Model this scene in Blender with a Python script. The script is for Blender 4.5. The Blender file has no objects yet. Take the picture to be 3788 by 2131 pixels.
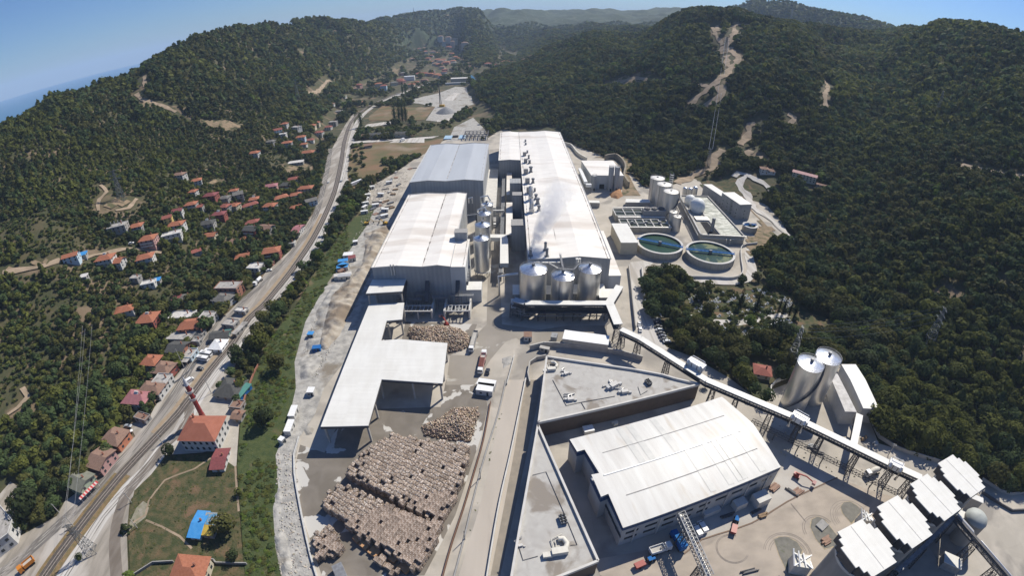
import bpy, bmesh, math, random
import numpy as np
from mathutils import Matrix, Vector, noise as mnoise
SC = bpy.context.scene
COL = SC.collection
random.seed(7)
PI = math.pi
# ---------------------------------------------------------------- camera (a wide drone lens: slightly barrel-shaped, 112 degrees across)
CAMH = 150.0
LF, LK, PITCH, ROLL = 1777.88, .08778, .552088, -.0096510
_up = np.array([math.sin(ROLL) * math.cos(PITCH), math.cos(ROLL) * math.cos(PITCH), math.sin(PITCH)])
_fw = np.array([0, 0, -1.]); _fw = _fw - _up * _fw.dot(_up); _fw /= np.linalg.norm(_fw)
_rt = np.cross(_fw, _up)
cd = bpy.data.cameras.new('camera'); cam = bpy.data.objects.new('camera', cd); COL.objects.link(cam); SC.camera = cam
cd.type = 'PANO'; cd.sensor_fit = 'HORIZONTAL'; cd.sensor_width = 36
cd.panorama_type = 'FISHEYE_LENS_POLYNOMIAL'; cd.fisheye_fov = math.radians(175)
cd.fisheye_polynomial_k0 = 0
cd.fisheye_polynomial_k1, cd.fisheye_polynomial_k2, cd.fisheye_polynomial_k3, cd.fisheye_polynomial_k4 = -0.05918790168685054, -5.033599786817443e-06, 2.0618770780602296e-05, -3.368595024812595e-07
_M = Matrix((tuple(_rt), tuple(_fw), tuple(_up))).to_4x4(); _M.translation = Vector((0, 0, CAMH))
cam.matrix_world = _M
cd.clip_end = 60000
# ---------------------------------------------------------------- sky and sun
SUN_AZ, SUN_EL = math.radians(39), math.radians(45)      # sun stands ahead and to the right, shadows fall to the near left
w = bpy.data.worlds.new('World'); SC.world = w; w.use_nodes = True
nt = w.node_tree; nt.nodes.clear()
sky = nt.nodes.new('ShaderNodeTexSky'); sky.sky_type = 'NISHITA'; sky.sun_disc = False
sky.sun_elevation = SUN_EL; sky.sun_rotation = SUN_AZ
sky.altitude = 100; sky.air_density = 1.0; sky.dust_density = 0.25; sky.ozone_density = 3.0
bg = nt.nodes.new('ShaderNodeBackground'); bg.inputs[1].default_value = 0.060
wo = nt.nodes.new('ShaderNodeOutputWorld'); tn_ = nt.nodes.new('ShaderNodeMix'); tn_.data_type = 'RGBA'; tn_.blend_type = 'MULTIPLY'; tn_.inputs[0].default_value = 1; tn_.inputs[7].default_value = (.74, 1.0, 1.45, 1); nt.links.new(sky.outputs[0], tn_.inputs[6]); nt.links.new(tn_.outputs[2], bg.inputs[0]); nt.links.new(bg.outputs[0], wo.inputs[0])
sl = bpy.data.lights.new('sun', 'SUN'); sl.energy = 5.0; sl.angle = math.radians(0.53); sl.color = (1, .94, .83)
so = bpy.data.objects.new('sun', sl); COL.objects.link(so)
sv = Vector((math.sin(SUN_AZ) * math.cos(SUN_EL), math.cos(SUN_AZ) * math.cos(SUN_EL), math.sin(SUN_EL)))
so.rotation_euler = sv.to_track_quat('Z', 'Y').to_euler()
SC.view_settings.view_transform = 'Standard'; SC.view_settings.look = 'None'; SC.view_settings.exposure = 0.22; SC.view_settings.gamma = 1
SC.render.engine = 'CYCLES'
try:
    SC.cycles.max_bounces = 9; SC.cycles.diffuse_bounces = 2; SC.cycles.glossy_bounces = 3; SC.cycles.volume_bounces = 8
    SC.cycles.transparent_max_bounces = 6; SC.cycles.use_denoising = True; SC.cycles.volume_max_steps = 64
except Exception: pass
# ---------------------------------------------------------------- survey: viewing rays of the reference, used to measure where things stand on the ground
def ray(x, y):
    dx, dy = x - 1894, -(y - 1065.5); r = max(1e-6, math.hypot(dx, dy)); t = r / LF
    for _ in range(12): t -= (LF * (t + LK * t ** 3) - r) / (LF * (1 + 3 * LK * t * t))
    c = np.array([dx / r * math.sin(t), dy / r * math.sin(t), -math.cos(t)])
    return np.array([c @ _rt, c @ _fw, c @ _up])
def tile(ox, oy, s): return lambda x, y: (ox + x / s, oy + y / s)
TL, TM, TR = tile(0, 0, 2), tile(1250, 0, 2), tile(2500, 0, 2)
ML, MM, MR = tile(0, 700, 2), tile(1250, 700, 2), tile(2500, 700, 2)
BL, BM, BR = tile(0, 1406, 2), tile(1250, 1406, 2), tile(2500, 1406, 2)
Q1, Q2, Q3, Q4, Q5, Q6, Q7, Q8, Q9, Q10, Q11, Q12 = [tile(a, b, 4) for a, b in ((1850, 450), (1850, 780), (2250, 550), (1350, 1050), (2500, 1250), (3144, 1650), (1350, 680), (1250, 450), (1094, 1400), (1094, 1769), (450, 1280), (2900, 1769))]
O = tile(0, 0, 2576 / 3788)
def at(p, z=0.0):
    v = ray(*p); s = (z - CAMH) / v[2]
    return Vector((v[0] * s, v[1] * s, z))
def ats(T, pts, z=0.0): return [at(T(*p), z) for p in pts]
# ---------------------------------------------------------------- materials
MATS = {}
def mat(name, c1, c2=None, scale=0.3, detail=4, rough=.8, metal=0., spec=.3, thr=None, bump=0., bscale=None, ribs=None, stretch=None, attr=None, c3=None, c3scale=.05, c3thr=(.55, .7), grid=None, emit=None, noisew=0.):
    """two colours mixed by noise, optional third by a broad noise, ribs=(axis, per metre, depth), grid=(w, h, dark)"""
    if name in MATS: return MATS[name]
    m = bpy.data.materials.new(name); m.use_nodes = True; n = m.node_tree; N = n.nodes; L = n.links
    b = N['Principled BSDF']; b.inputs['Roughness'].default_value = rough; b.inputs['Metallic'].default_value = metal
    b.inputs['Specular IOR Level'].default_value = spec
    tc = N.new('ShaderNodeTexCoord'); co = tc.outputs['Object']
    def mp(sc):
        q = N.new('ShaderNodeMapping'); q.inputs['Scale'].default_value = sc; L.new(co, q.inputs[0]); return q.outputs[0]
    v = mp(stretch) if stretch else co
    c1 = (*c1, 1)
    col = None
    def rgb(c):
        r = N.new('ShaderNodeRGB'); r.outputs[0].default_value = c; return r.outputs[0]
    col = rgb(c1)
    def noise(sc, det, vec, dist=0.):
        t = N.new('ShaderNodeTexNoise'); t.inputs['Scale'].default_value = sc; t.inputs['Detail'].default_value = det
        t.inputs['Distortion'].default_value = dist; L.new(vec, t.inputs['Vector']); return t.outputs['Fac']
    def ramp(f, a, bb):
        r = N.new('ShaderNodeMapRange'); r.inputs[1].default_value = a; r.inputs[2].default_value = bb; L.new(f, r.inputs[0]); return r.outputs[0]
    def mix(f, a, bb, mode='MIX'):
        x = N.new('ShaderNodeMix'); x.data_type = 'RGBA'; x.blend_type = mode
        if isinstance(f, float): x.inputs[0].default_value = f
        else: L.new(f, x.inputs[0])
        L.new(a, x.inputs[6]); L.new(bb, x.inputs[7]); return x.outputs[2]
    if c2 is not None:
        f = noise(scale, detail, v, noisew); lo, hi = thr or (.35, .65)
        col = mix(ramp(f, lo, hi), col, rgb((*c2, 1)))
    if c3 is not None:
        f = noise(c3scale, 5, v, .5); col = mix(ramp(f, *c3thr), col, rgb((*c3, 1)))
    if attr:
        a = N.new('ShaderNodeAttribute'); a.attribute_name = attr; col = mix(1.0, col, a.outputs['Color'], 'MULTIPLY')
    hgt = None
    if grid:
        gw, gh, dk = grid
        t = N.new('ShaderNodeTexBrick'); t.offset = 0; t.inputs['Scale'].default_value = 1; t.inputs['Brick Width'].default_value = gw; t.inputs['Row Height'].default_value = gh
        t.inputs['Mortar Size'].default_value = .06; t.inputs['Color1'].default_value = (1, 1, 1, 1); t.inputs['Color2'].default_value = (.94, .94, .94, 1); t.inputs['Mortar'].default_value = (dk, dk, dk, 1)
        L.new(co, t.inputs['Vector']); col = mix(1.0, col, t.outputs['Color'], 'MULTIPLY')
    if ribs:
        ax, per, dep = ribs
        t = N.new('ShaderNodeTexWave'); t.bands_direction = ax; t.inputs['Scale'].default_value = per; t.inputs['Distortion'].default_value = 0
        L.new(co, t.inputs['Vector']); hgt = t.outputs['Fac']
        q = N.new('ShaderNodeMapRange'); q.inputs[3].default_value = 1 - dep; L.new(hgt, q.inputs[0])
        col = mix(1.0, col, q.outputs[0], 'MULTIPLY')
    L.new(col, b.inputs['Base Color'])
    if bump:
        bp = N.new('ShaderNodeBump'); bp.inputs['Strength'].default_value = bump; bp.inputs['Distance'].default_value = .3
        L.new(noise(bscale or scale * 4, 5, v), bp.inputs['Height']); L.new(bp.outputs[0], b.inputs['Normal'])
    elif hgt:
        bp = N.new('ShaderNodeBump'); bp.inputs['Strength'].default_value = .4; bp.inputs['Distance'].default_value = .1
        L.new(hgt, bp.inputs['Height']); L.new(bp.outputs[0], b.inputs['Normal'])
    if emit: b.inputs['Emission Color'].default_value = (*emit, 1); b.inputs['Emission Strength'].default_value = 1
    MATS[name] = m; return m
M = dict(
 hallroof=lambda: mat('hall_roof', (.82, .785, .72), (.76, .72, .655), .25, 8, .5, stretch=(.25, 1, 1), c3=(.50, .42, .34), c3scale=.07, c3thr=(.54, .80), grid=(11, 9, .87)),
 greyroof=lambda: mat('grey_roof', (.46, .48, .50), (.42, .44, .46), .1, 4, .5, stretch=(1, .1, 1), grid=(5, 30, .94)),
 whiteroof=lambda: mat('white_roof', (.72, .71, .665), (.66, .645, .595), .25, 6, .5, stretch=(1, .3, 1), grid=(9, 1.1, .965)),
 oldroof=lambda: mat('weathered_white_roof', (.66, .65, .61), (.57, .55, .51), .5, 8, .45, stretch=(.6, .06, 1), c3=(.50, .44, .36), c3scale=.3, c3thr=(.56, .75), grid=(1.3, 60, .93)),
 panel=lambda: mat('wall_panel', (.36, .37, .375), (.31, .32, .325), .3, 6, .8, stretch=(1, 1, .15), ribs=('X', .13, .10)),
 panely=lambda: mat('wall_panel_side', (.58, .59, .58), (.50, .51, .50), .25, 5, .75, stretch=(1, 1, .1), ribs=('Y', .13, .1)),
 conc=lambda: mat('concrete', (.46, .44, .40), (.38, .36, .33), .4, 6, .9, c3=(.30, .28, .25), c3scale=.15, c3thr=(.58, .75)),
 conclt=lambda: mat('pale_concrete', (.60, .58, .54), (.52, .50, .46), .3, 6, .9),
 steel=lambda: mat('steel', (.26, .27, .28), (.18, .18, .19), .8, 4, .6, .3),
 dsteel=lambda: mat('dark_steel', (.075, .078, .085), (.12, .11, .11), .8, 4, .6, .2),
 inox=lambda: mat('stainless_steel', (.80, .78, .74), (.68, .66, .61), .35, 5, .36, .75, .5, stretch=(1, 1, .12), bump=.12, bscale=.5),
 inoxroof=lambda: mat('stainless_roof', (.80, .81, .82), (.62, .63, .65), .6, 4, .28, .9, .5, bump=.25, bscale=1.2),
 inoxdull=lambda: mat('dull_stainless', (.66, .64, .60), (.50, .49, .46), .3, 5, .45, .5, .5, stretch=(1, 1, .12)),
 black=lambda: mat('black_rubber', (.02, .02, .02), rough=.8),
 glass=lambda: mat('window_glass', (.03, .04, .05), rough=.12, spec=.6),
 white=lambda: mat('white_paint', (.80, .80, .79), (.72, .72, .70), .8, 3, .4),
 offwhite=lambda: mat('cream_paint', (.66, .63, .55), (.58, .55, .48), .8, 3, .6),
 red=lambda: mat('red_paint', (.30, .05, .04), rough=.4), blue=lambda: mat('blue_paint', (.02, .12, .36), (.03, .15, .38), .8, 3, .75, spec=.1),
 dblue=lambda: mat('dark_blue_cladding', (.02, .055, .14), (.03, .07, .16), .5, 3, .5), orange=lambda: mat('orange_paint', (.55, .20, .03), rough=.5),
 yellow=lambda: mat('yellow_paint', (.55, .33, .04), rough=.5), dark=lambda: mat('dark_void', (.012, .012, .014), rough=.95),
 tile=lambda: mat('orange_tiles', (.42, .165, .095), (.33, .125, .07), 1.2, 5, .85, ribs=('X', 1.1, .2)),
 tile2=lambda: mat('red_tiles', (.33, .11, .085), (.25, .09, .065), 1.2, 5, .85, ribs=('X', 1.1, .2)),
 tile3=lambda: mat('brown_tiles', (.30, .19, .14), (.24, .15, .11), 1.2, 5, .9, ribs=('X', 1.1, .2)),
 tile4=lambda: mat('dark_red_roof', (.26, .075, .075), (.20, .06, .06), 1.2, 5, .7, ribs=('X', 1.1, .15)),
 pink=lambda: mat('pinkish_metal_roof', (.40, .17, .17), (.34, .14, .15), .6, 4, .6, ribs=('X', 1.1, .15)),
 grey=lambda: mat('grey_roof_old', (.20, .19, .17), (.14, .135, .125), .8, 5, .9, ribs=('X', 1.1, .15)),
 dgrey=lambda: mat('dark_grey_roof', (.10, .10, .095), (.075, .075, .07), .8, 5, .9, ribs=('X', 1.1, .2)),
 flat=lambda: mat('flat_roof_screed', (.42, .40, .37), (.30, .28, .26), .5, 6, .9, c3=(.20, .19, .17), c3scale=.3, c3thr=(.55, .7)),
 flatw=lambda: mat('flat_roof_pale', (.60, .58, .55), (.45, .43, .40), .5, 6, .9),
 bluerf=lambda: mat('blue_sheet_roof', (.05, .27, .62), (.08, .32, .66), .6, 4, .4, ribs=('X', 1.2, .15)),
 green=lambda: mat('green_sheet_roof', (.10, .26, .22), (.08, .22, .19), .6, 4, .5),
 olive=lambda: mat('olive_roof', (.20, .20, .155), (.16, .16, .125), .6, 4, .8),
 wwhite=lambda: mat('white_render', (.56, .555, .53), (.46, .45, .43), .8, 4, .85), wgrey=lambda: mat('grey_render', (.34, .33, .31), (.28, .27, .26), .8, 4, .9),
 wred=lambda: mat('red_render', (.30, .09, .07), (.24, .08, .065), .8, 4, .85), wbrick=lambda: mat('brick_wall', (.34, .15, .10), (.26, .12, .085), 2., 5, .9),
 wcream=lambda: mat('cream_render', (.56, .50, .38), (.50, .44, .33), .8, 4, .85), wpink=lambda: mat('pink_render', (.50, .30, .27), (.44, .26, .24), .8, 4, .85),
 worange=lambda: mat('orange_render', (.50, .20, .11), (.42, .17, .1), .8, 4, .85), wgreen=lambda: mat('green_render', (.34, .42, .32), (.3, .38, .28), .8, 4, .85),
 wblue=lambda: mat('pale_blue_render', (.48, .58, .64), (.42, .52, .6), .8, 4, .85), wyellow=lambda: mat('yellow_render', (.62, .48, .16), rough=.85),
 wood=lambda: mat('timber', (.30, .21, .13), (.22, .15, .09), 1., 4, .9),
)
def m_(k): return M[k]() if isinstance(k, str) else k
# ---------------------------------------------------------------- mesh helpers
class MB:
    def __init__(s): s.v = []; s.f = []
    def add(s, vs, fs):
        k = len(s.v); s.v += [tuple(v) for v in vs]; s.f += [tuple(i + k for i in f) for f in fs]; return s
    def box(s, cx, cy, z0, sx, sy, sz, rot=0, taper=1.):
        c, n = math.cos(rot), math.sin(rot); hx, hy = sx / 2, sy / 2; vs = []
        for z, t in ((z0, 1.), (z0 + sz, taper)):
            for a, b in ((-hx, -hy), (hx, -hy), (hx, hy), (-hx, hy)):
                a *= t; b *= t; vs.append((cx + a * c - b * n, cy + a * n + b * c, z))
        return s.add(vs, [(0, 3, 2, 1), (4, 5, 6, 7), (0, 1, 5, 4), (1, 2, 6, 5), (2, 3, 7, 6), (3, 0, 4, 7)])
    def prism(s, poly, z0, z1, bottom=True):
        n = len(poly)
        if sum(poly[i][0] * poly[(i + 1) % n][1] - poly[(i + 1) % n][0] * poly[i][1] for i in range(n)) < 0: poly = poly[::-1]
        vs = [(p[0], p[1], z0) for p in poly] + [(p[0], p[1], z1) for p in poly]
        fs = [(i, (i + 1) % n, n + (i + 1) % n, n + i) for i in range(n)] + [tuple(range(n, 2 * n))]
        if bottom: fs.append(tuple(range(n - 1, -1, -1)))
        return s.add(vs, fs)
    def cyl(s, cx, cy, z0, z1, r, r2=None, n=16, cap=True):
        r2 = r if r2 is None else r2
        vs = [(cx + r * math.cos(2 * PI * i / n), cy + r * math.sin(2 * PI * i / n), z0) for i in range(n)] + [(cx + r2 * math.cos(2 * PI * i / n), cy + r2 * math.sin(2 * PI * i / n), z1) for i in range(n)]
        fs = [(i, (i + 1) % n, n + (i + 1) % n, n + i) for i in range(n)]
        if cap: fs += [tuple(range(n - 1, -1, -1)), tuple(range(n, 2 * n))]
        return s.add(vs, fs)
    def ring(s, cx, cy, z0, z1, r0, r1, n=32):
        vs = []
        for r, z in ((r1, z0), (r1, z1), (r0, z1), (r0, z0)):
            vs += [(cx + r * math.cos(2 * PI * i / n), cy + r * math.sin(2 * PI * i / n), z) for i in range(n)]
        fs = []
        for k in range(4):
            for i in range(n):
                j = (i + 1) % n; a, b = k * n, ((k + 1) % 4) * n; fs.append((a + i, a + j, b + j, b + i))
        return s.add(vs, fs)
    def lathe(s, prof, cx=0, cy=0, n=24):
        vs = []
        for r, z in prof: vs += [(cx + r * math.cos(2 * PI * i / n), cy + r * math.sin(2 * PI * i / n), z) for i in range(n)]
        fs = []
        for k in range(len(prof) - 1):
            for i in range(n):
                j = (i + 1) % n; fs.append((k * n + i, k * n + j, (k + 1) * n + j, (k + 1) * n + i))
        if prof[-1][0] > .01: fs.append(tuple((len(prof) - 1) * n + i for i in range(n)))
        return s.add(vs, fs)
    def bar(s, p, q, w=.15, h=None):
        p, q = Vector(p), Vector(q); d = q - p
        if d.length < 1e-6: return s
        d.normalize(); h = h or w
        a = d.cross(Vector((0, 0, 1)))
        if a.length < .05: a = Vector((1, 0, 0))
        a.normalize(); b = a.cross(d).normalized(); a *= w / 2; b *= h / 2
        vs = [e + x * a + y * b for e in (p, q) for x, y in ((-1, -1), (1, -1), (1, 1), (-1, 1))]
        return s.add(vs, [(0, 1, 2, 3), (7, 6, 5, 4), (0, 4, 5, 1), (1, 5, 6, 2), (2, 6, 7, 3), (3, 7, 4, 0)])
    def tube(s, pts, r=.1, n=8):
        pts = [Vector(p) for p in pts]; k0 = len(s.v); N = len(pts)
        for i, p in enumerate(pts):
            d = (pts[min(i + 1, N - 1)] - pts[max(i - 1, 0)]).normalized(); a = d.cross(Vector((0, 0, 1)))
            if a.length < .05: a = Vector((1, 0, 0))
            a.normalize(); b = a.cross(d)
            for j in range(n):
                t = 2 * PI * j / n; s.v.append(tuple(p + (a * math.cos(t) + b * math.sin(t)) * r))
        for i in range(N - 1):
            for j in range(n):
                j2 = (j + 1) % n; s.f.append((k0 + i * n + j, k0 + i * n + j2, k0 + (i + 1) * n + j2, k0 + (i + 1) * n + j))
        s.f.append(tuple(k0 + j for j in range(n))); s.f.append(tuple(k0 + (N - 1) * n + j for j in range(n)))
        return s
    def build(s, name, material, parent=None, loc=None, rotz=0, smooth=False, fix=True):
        me = bpy.data.meshes.new(name); me.from_pydata(s.v, [], s.f)
        if fix and len(s.v) < 60000:
            bm = bmesh.new(); bm.from_mesh(me); bmesh.ops.recalc_face_normals(bm, faces=bm.faces); bm.to_mesh(me); bm.free()
        if material is not None: me.materials.append(m_(material))
        if smooth:
            me.polygons.foreach_set('use_smooth', [True] * len(me.polygons))
            try: me.set_sharp_from_angle(angle=math.radians(40))
            except Exception: pass
        o = bpy.data.objects.new(name, me); COL.objects.link(o)
        if parent is not None: o.parent = parent
        if loc is not None: o.location = loc
        if rotz: o.rotation_euler = (0, 0, rotz)
        return o
def tag(o, label=None, cat=None, group=None, kind=None):
    if label: o['label'] = label
    if cat: o['category'] = cat
    if group: o['group'] = group
    if kind: o['kind'] = kind
    return o
def thing(name, label, cat, loc=(0, 0, 0), rotz=0, group=None):
    o = bpy.data.objects.new(name, None); COL.objects.link(o); o.location = loc; o.rotation_euler = (0, 0, rotz); o.empty_display_size = .5
    return tag(o, label, cat, group)
def dup(root, loc=None, rotz=None, label=None, group=None, scale=None):
    r = root.copy(); COL.objects.link(r)
    if loc is not None: r.location = loc
    if rotz is not None: r.rotation_euler = (0, 0, rotz)
    if label: r['label'] = label
    if group: r['group'] = group
    if scale: r.scale = (scale,) * 3 if not isinstance(scale, tuple) else scale
    for ch in list(root.children):
        c = ch.copy(); COL.objects.link(c); c.parent = r
        for g in list(ch.children):
            d = g.copy(); COL.objects.link(d); d.parent = c
    return r
def local(pts, o, rot=0):
    c, s = math.cos(-rot), math.sin(-rot)
    return [((p[0] - o[0]) * c - (p[1] - o[1]) * s, (p[0] - o[0]) * s + (p[1] - o[1]) * c) for p in pts]
# ---------------------------------------------------------------- terrain heights, as a function of bearing and distance from the valley's middle
# bearing, foot, (mid slope), (ridge), (dip), (second ridge), (dip), (third ridge), far
T_ = [
 (-180, 300, (500, 20), (800, 40), (1200, 30), (1800, 30), (2500, 30), (4000, 30), (9000, 20)),
 (-100, 230, (420, 50), (640, 90), (1000, -25), (2000, -25), (3000, -25), (5000, -25), (9000, -25)),
 (-75, 236, (420, 55), (620, 105), (1000, -25), (2000, -25), (3000, -25), (5000, -25), (9000, -25)),
 (-54, 248, (430, 60), (620, 117), (1000, -25), (2000, -25), (3000, -25), (5000, -25), (9000, -25)),
 (-47, 275, (460, 55), (700, 127), (1100, -25), (2000, -25), (3000, -25), (5000, -25), (9000, -25)),
 (-41, 300, (500, 50), (800, 126), (1200, -25), (2000, -25), (3000, -25), (5000, -25), (9000, -25)),
 (-38.5, 330, (560, 52), (830, 139), (1250, -25), (2000, -25), (3000, -25), (5000, -25), (9000, -25)),
 (-36, 360, (600, 55), (860, 152), (1300, 30), (2000, -25), (3000, -25), (5000, -25), (9000, -25)),
 (-33.5, 400, (640, 56), (930, 163), (1400, 60), (2200, 20), (3000, 20), (5000, 20), (9000, 20)),
 (-29.6, 470, (760, 70), (1060, 169), (1600, 80), (2500, 60), (3500, 60), (5000, 60), (9000, 40)),
 (-27.6, 520, (850, 75), (1160, 166), (1700, 80), (2500, 60), (3500, 60), (5000, 60), (9000, 40)),
 (-25, 570, (950, 80), (1280, 161), (1800, 80), (2600, 60), (3500, 60), (5000, 60), (9000, 40)),
 (-23.4, 640, (1000, 80), (1400, 174), (1900, 90), (2700, 80), (3500, 60), (5000, 60), (9000, 40)),
 (-20.8, 830, (1150, 70), (1550, 173), (2000, 100), (2800, 90), (3500, 80), (5000, 80), (9000, 40)),
 (-18.3, 1060, (1350, 60), (1700, 161), (2200, 110), (2900, 120), (3600, 90), (5000, 90), (9000, 40)),
 (-16.6, 1240, (1480, 50), (1800, 154), (2300, 110), (3000, 150), (3700, 100), (5000, 100), (9000, 40)),
 (-13.2, 1560, (1700, 40), (2000, 138), (2250, 118), (2650, 174), (3400, 120), (5000, 190), (9000, 40)),
 (-10.5, 1950, (2100, 20), (2250, 90), (2400, 95), (2750, 190), (3500, 150), (5200, 235), (9000, 60)),
 (-7.5, 2200, (2300, 20), (2400, 50), (2500, 70), (2900, 193), (3600, 150), (5200, 200), (9000, 60)),
 (-5.6, 2200, (2350, 25), (2450, 50), (2550, 70), (3000, 212), (4000, 150), (5200, 215), (9000, 60)),
 (-4.6, 950, (1100, 8), (1250, 10), (1500, 6), (3000, 205), (3700, 150), (5200, 215), (9000, 60)),
 (-3.4, 740, (950, 16), (1150, 20), (1400, 2), (3000, 200), (3700, 150), (5000, 215), (9000, 60)),
 (-1.2, 660, (880, 22), (1100, 30), (1350, 2), (2300, 50), (2800, 60), (4000, 218), (9000, 60)),
 (0.8, 630, (860, 26), (1120, 36), (1400, 2), (2100, 52), (2700, 60), (4000, 204), (9000, 60)),
 (5.2, 595, (900, 40), (1400, 70), (1650, 50), (2000, 82), (2700, 70), (4500, 206), (9000, 60)),
 (9.6, 560, (860, 62), (1350, 106), (1650, 70), (2050, 110), (2700, 90), (4500, 228), (9000, 60)),
 (14, 545, (840, 70), (1280, 108), (1650, 80), (2050, 128), (2700, 100), (4500, 232), (9000, 60)),
 (18.2, 515, (800, 82), (1200, 162), (1600, 100), (2200, 130), (2900, 120), (4300, 275), (9000, 60)),
 (19.8, 500, (760, 80), (1130, 175), (1600, 110), (2200, 130), (2900, 150), (4000, 270), (9000, 60)),
 (24.5, 475, (700, 82), (1040, 180), (1500, 120), (2100, 160), (2800, 258), (4000, 200), (9000, 60)),
 (27, 465, (690, 84), (1030, 170), (1500, 120), (2050, 170), (2600, 283), (4000, 200), (9000, 60)),
 (30.8, 450, (690, 86), (1080, 170), (1500, 130), (2000, 180), (2500, 286), (4000, 200), (9000, 60)),
 (35, 430, (720, 80), (1180, 172), (1500, 140), (1900, 190), (2400, 270), (4000, 200), (9000, 60)),
 (39.9, 400, (760, 85), (1300, 190), (1600, 180), (1800, 200), (2200, 258), (4000, 200), (9000, 60)),
 (42.2, 370, (700, 80), (1200, 205), (1600, 190), (1800, 200), (2100, 255), (4000, 200), (9000, 60)),
 (45.5, 320, (620, 75), (1080, 222), (1500, 190), (1800, 200), (2100, 200), (4000, 200), (9000, 60)),
 (49.9, 275, (520, 70), (980, 223), (1500, 190), (1800, 200), (2100, 200), (4000, 200), (9000, 60)),
 (52.7, 258, (460, 68), (920, 218), (1500, 190), (1800, 200), (2100, 200), (4000, 200), (9000, 60)),
 (60, 240, (420, 66), (850, 208), (1400, 190), (1800, 200), (2100, 200), (4000, 200), (9000, 60)),
 (75, 238, (420, 66), (800, 200), (1400, 190), (1800, 200), (2100, 200), (4000, 200), (9000, 60)),
 (100, 250, (430, 60), (800, 180), (1400, 190), (1800, 200), (2100, 200), (4000, 200), (9000, 60)),
 (180, 300, (500, 20), (800, 40), (1200, 30), (1800, 30), (2500, 30), (4000, 30), (9000, 20))]
_az = np.array([t[0] for t in T_], float)
_D = np.array([[t[1]] + [k[0] for k in t[2:]] for t in T_], float)
_Z = np.array([[0.] + [k[1] for k in t[2:]] for t in T_], float)
_ZT = _Z.copy()
def vnoise(x, y, seed=0.):
    """smooth value noise, numpy"""
    xi, yi = np.floor(x), np.floor(y); fx, fy = x - xi, y - yi; fx = fx * fx * (3 - 2 * fx); fy = fy * fy * (3 - 2 * fy)
    def h(a, b):
        q = np.sin(a * 127.1 + b * 311.7 + seed * 74.7) * 43758.5453; return q - np.floor(q)
    return (h(xi, yi) * (1 - fx) + h(xi + 1, yi) * fx) * (1 - fy) + (h(xi, yi + 1) * (1 - fx) + h(xi + 1, yi + 1) * fx) * fy
def height(x, y):
    x = np.atleast_1d(np.asarray(x, float)); y = np.atleast_1d(np.asarray(y, float))
    a = np.degrees(np.arctan2(x, y)); d = np.hypot(x, y)
    i = np.clip(np.searchsorted(_az, a) - 1, 0, len(_az) - 2); t = (a - _az[i]) / (_az[i + 1] - _az[i]); t = t * t * (3 - 2 * t) * .5 + t * .5
    D = _D[i] * (1 - t)[:, None] + _D[i + 1] * t[:, None]; Z = _Z[i] * (1 - t)[:, None] + _Z[i + 1] * t[:, None]
    z = np.zeros_like(d)
    for k in range(D.shape[1] - 1):
        m = (d >= D[:, k]) & (d < D[:, k + 1]); u = np.clip((d - D[:, k]) / np.maximum(1e-6, D[:, k + 1] - D[:, k]), 0, 1)
        us = u * u * (3 - 2 * u); u = u * .45 + us * .55 if k else u * .5 + u * u * .5 * (2 - u)
        z = np.where(m, Z[:, k] * (1 - u) + Z[:, k + 1] * u, z)
    z = np.where(d >= D[:, -1], Z[:, -1], z)
    r = np.clip(z / 60, 0, 1) * .8; amp = np.clip(d / 900, .5, 1.6)
    n = (vnoise(x / 150, y / 150, 1) - .5) * 42 * amp + (vnoise(x / 52, y / 52, 2) - .5) * 11 + (vnoise(x / 420, y / 420, 3) - .5) * 16 * amp
    gully = np.abs(vnoise(x / 150 + y / 300, y / 150 - x / 400, 5) - .5) * 120 * amp - 25 * amp
    return z + r * (n + gully * .8) * .55
for _it in range(6):                      # settle the ridge heights so that each skyline stands where its bearing asks
    for _k in range(1, len(_az) - 1):
        if abs(_az[_k]) > 80: continue
        for _j, _g in ((2, 6.), (4, 15.), (6, 8.)):
            _d0, _z0 = _D[_k, _j], _ZT[_k, _j]
            if _z0 < 0: continue
            _dd = np.linspace(_d0 * .86, _d0 * 1.13, 24); _a = math.radians(_az[_k]); _h = height(np.sin(_a) * _dd, np.cos(_a) * _dd)
            _Z[_k, _j] += (((_z0 + 5 - 150) / _d0) - ((_h + _g - 150) / _dd).max()) * _d0 * .9
def hz(x, y): return float(height(x, y)[0])
def hit(p, zoff=0.):
    """where the viewing ray of reference pixel p meets the ground (plus zoff)"""
    v = ray(*p); t = 120.; step = 4.
    while t < 9000:
        x, y, z = v[0] * t, v[1] * t, CAMH + v[2] * t
        if z < hz(x, y) + zoff: break
        t += step; step = max(4, t * .01)
    lo, hi = t - step, t
    for _ in range(14):
        t = (lo + hi) / 2; x, y, z = v[0] * t, v[1] * t, CAMH + v[2] * t
        if z < hz(x, y) + zoff: hi = t
        else: lo = t
    return Vector((v[0] * t, v[1] * t, hz(v[0] * t, v[1] * t)))
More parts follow.
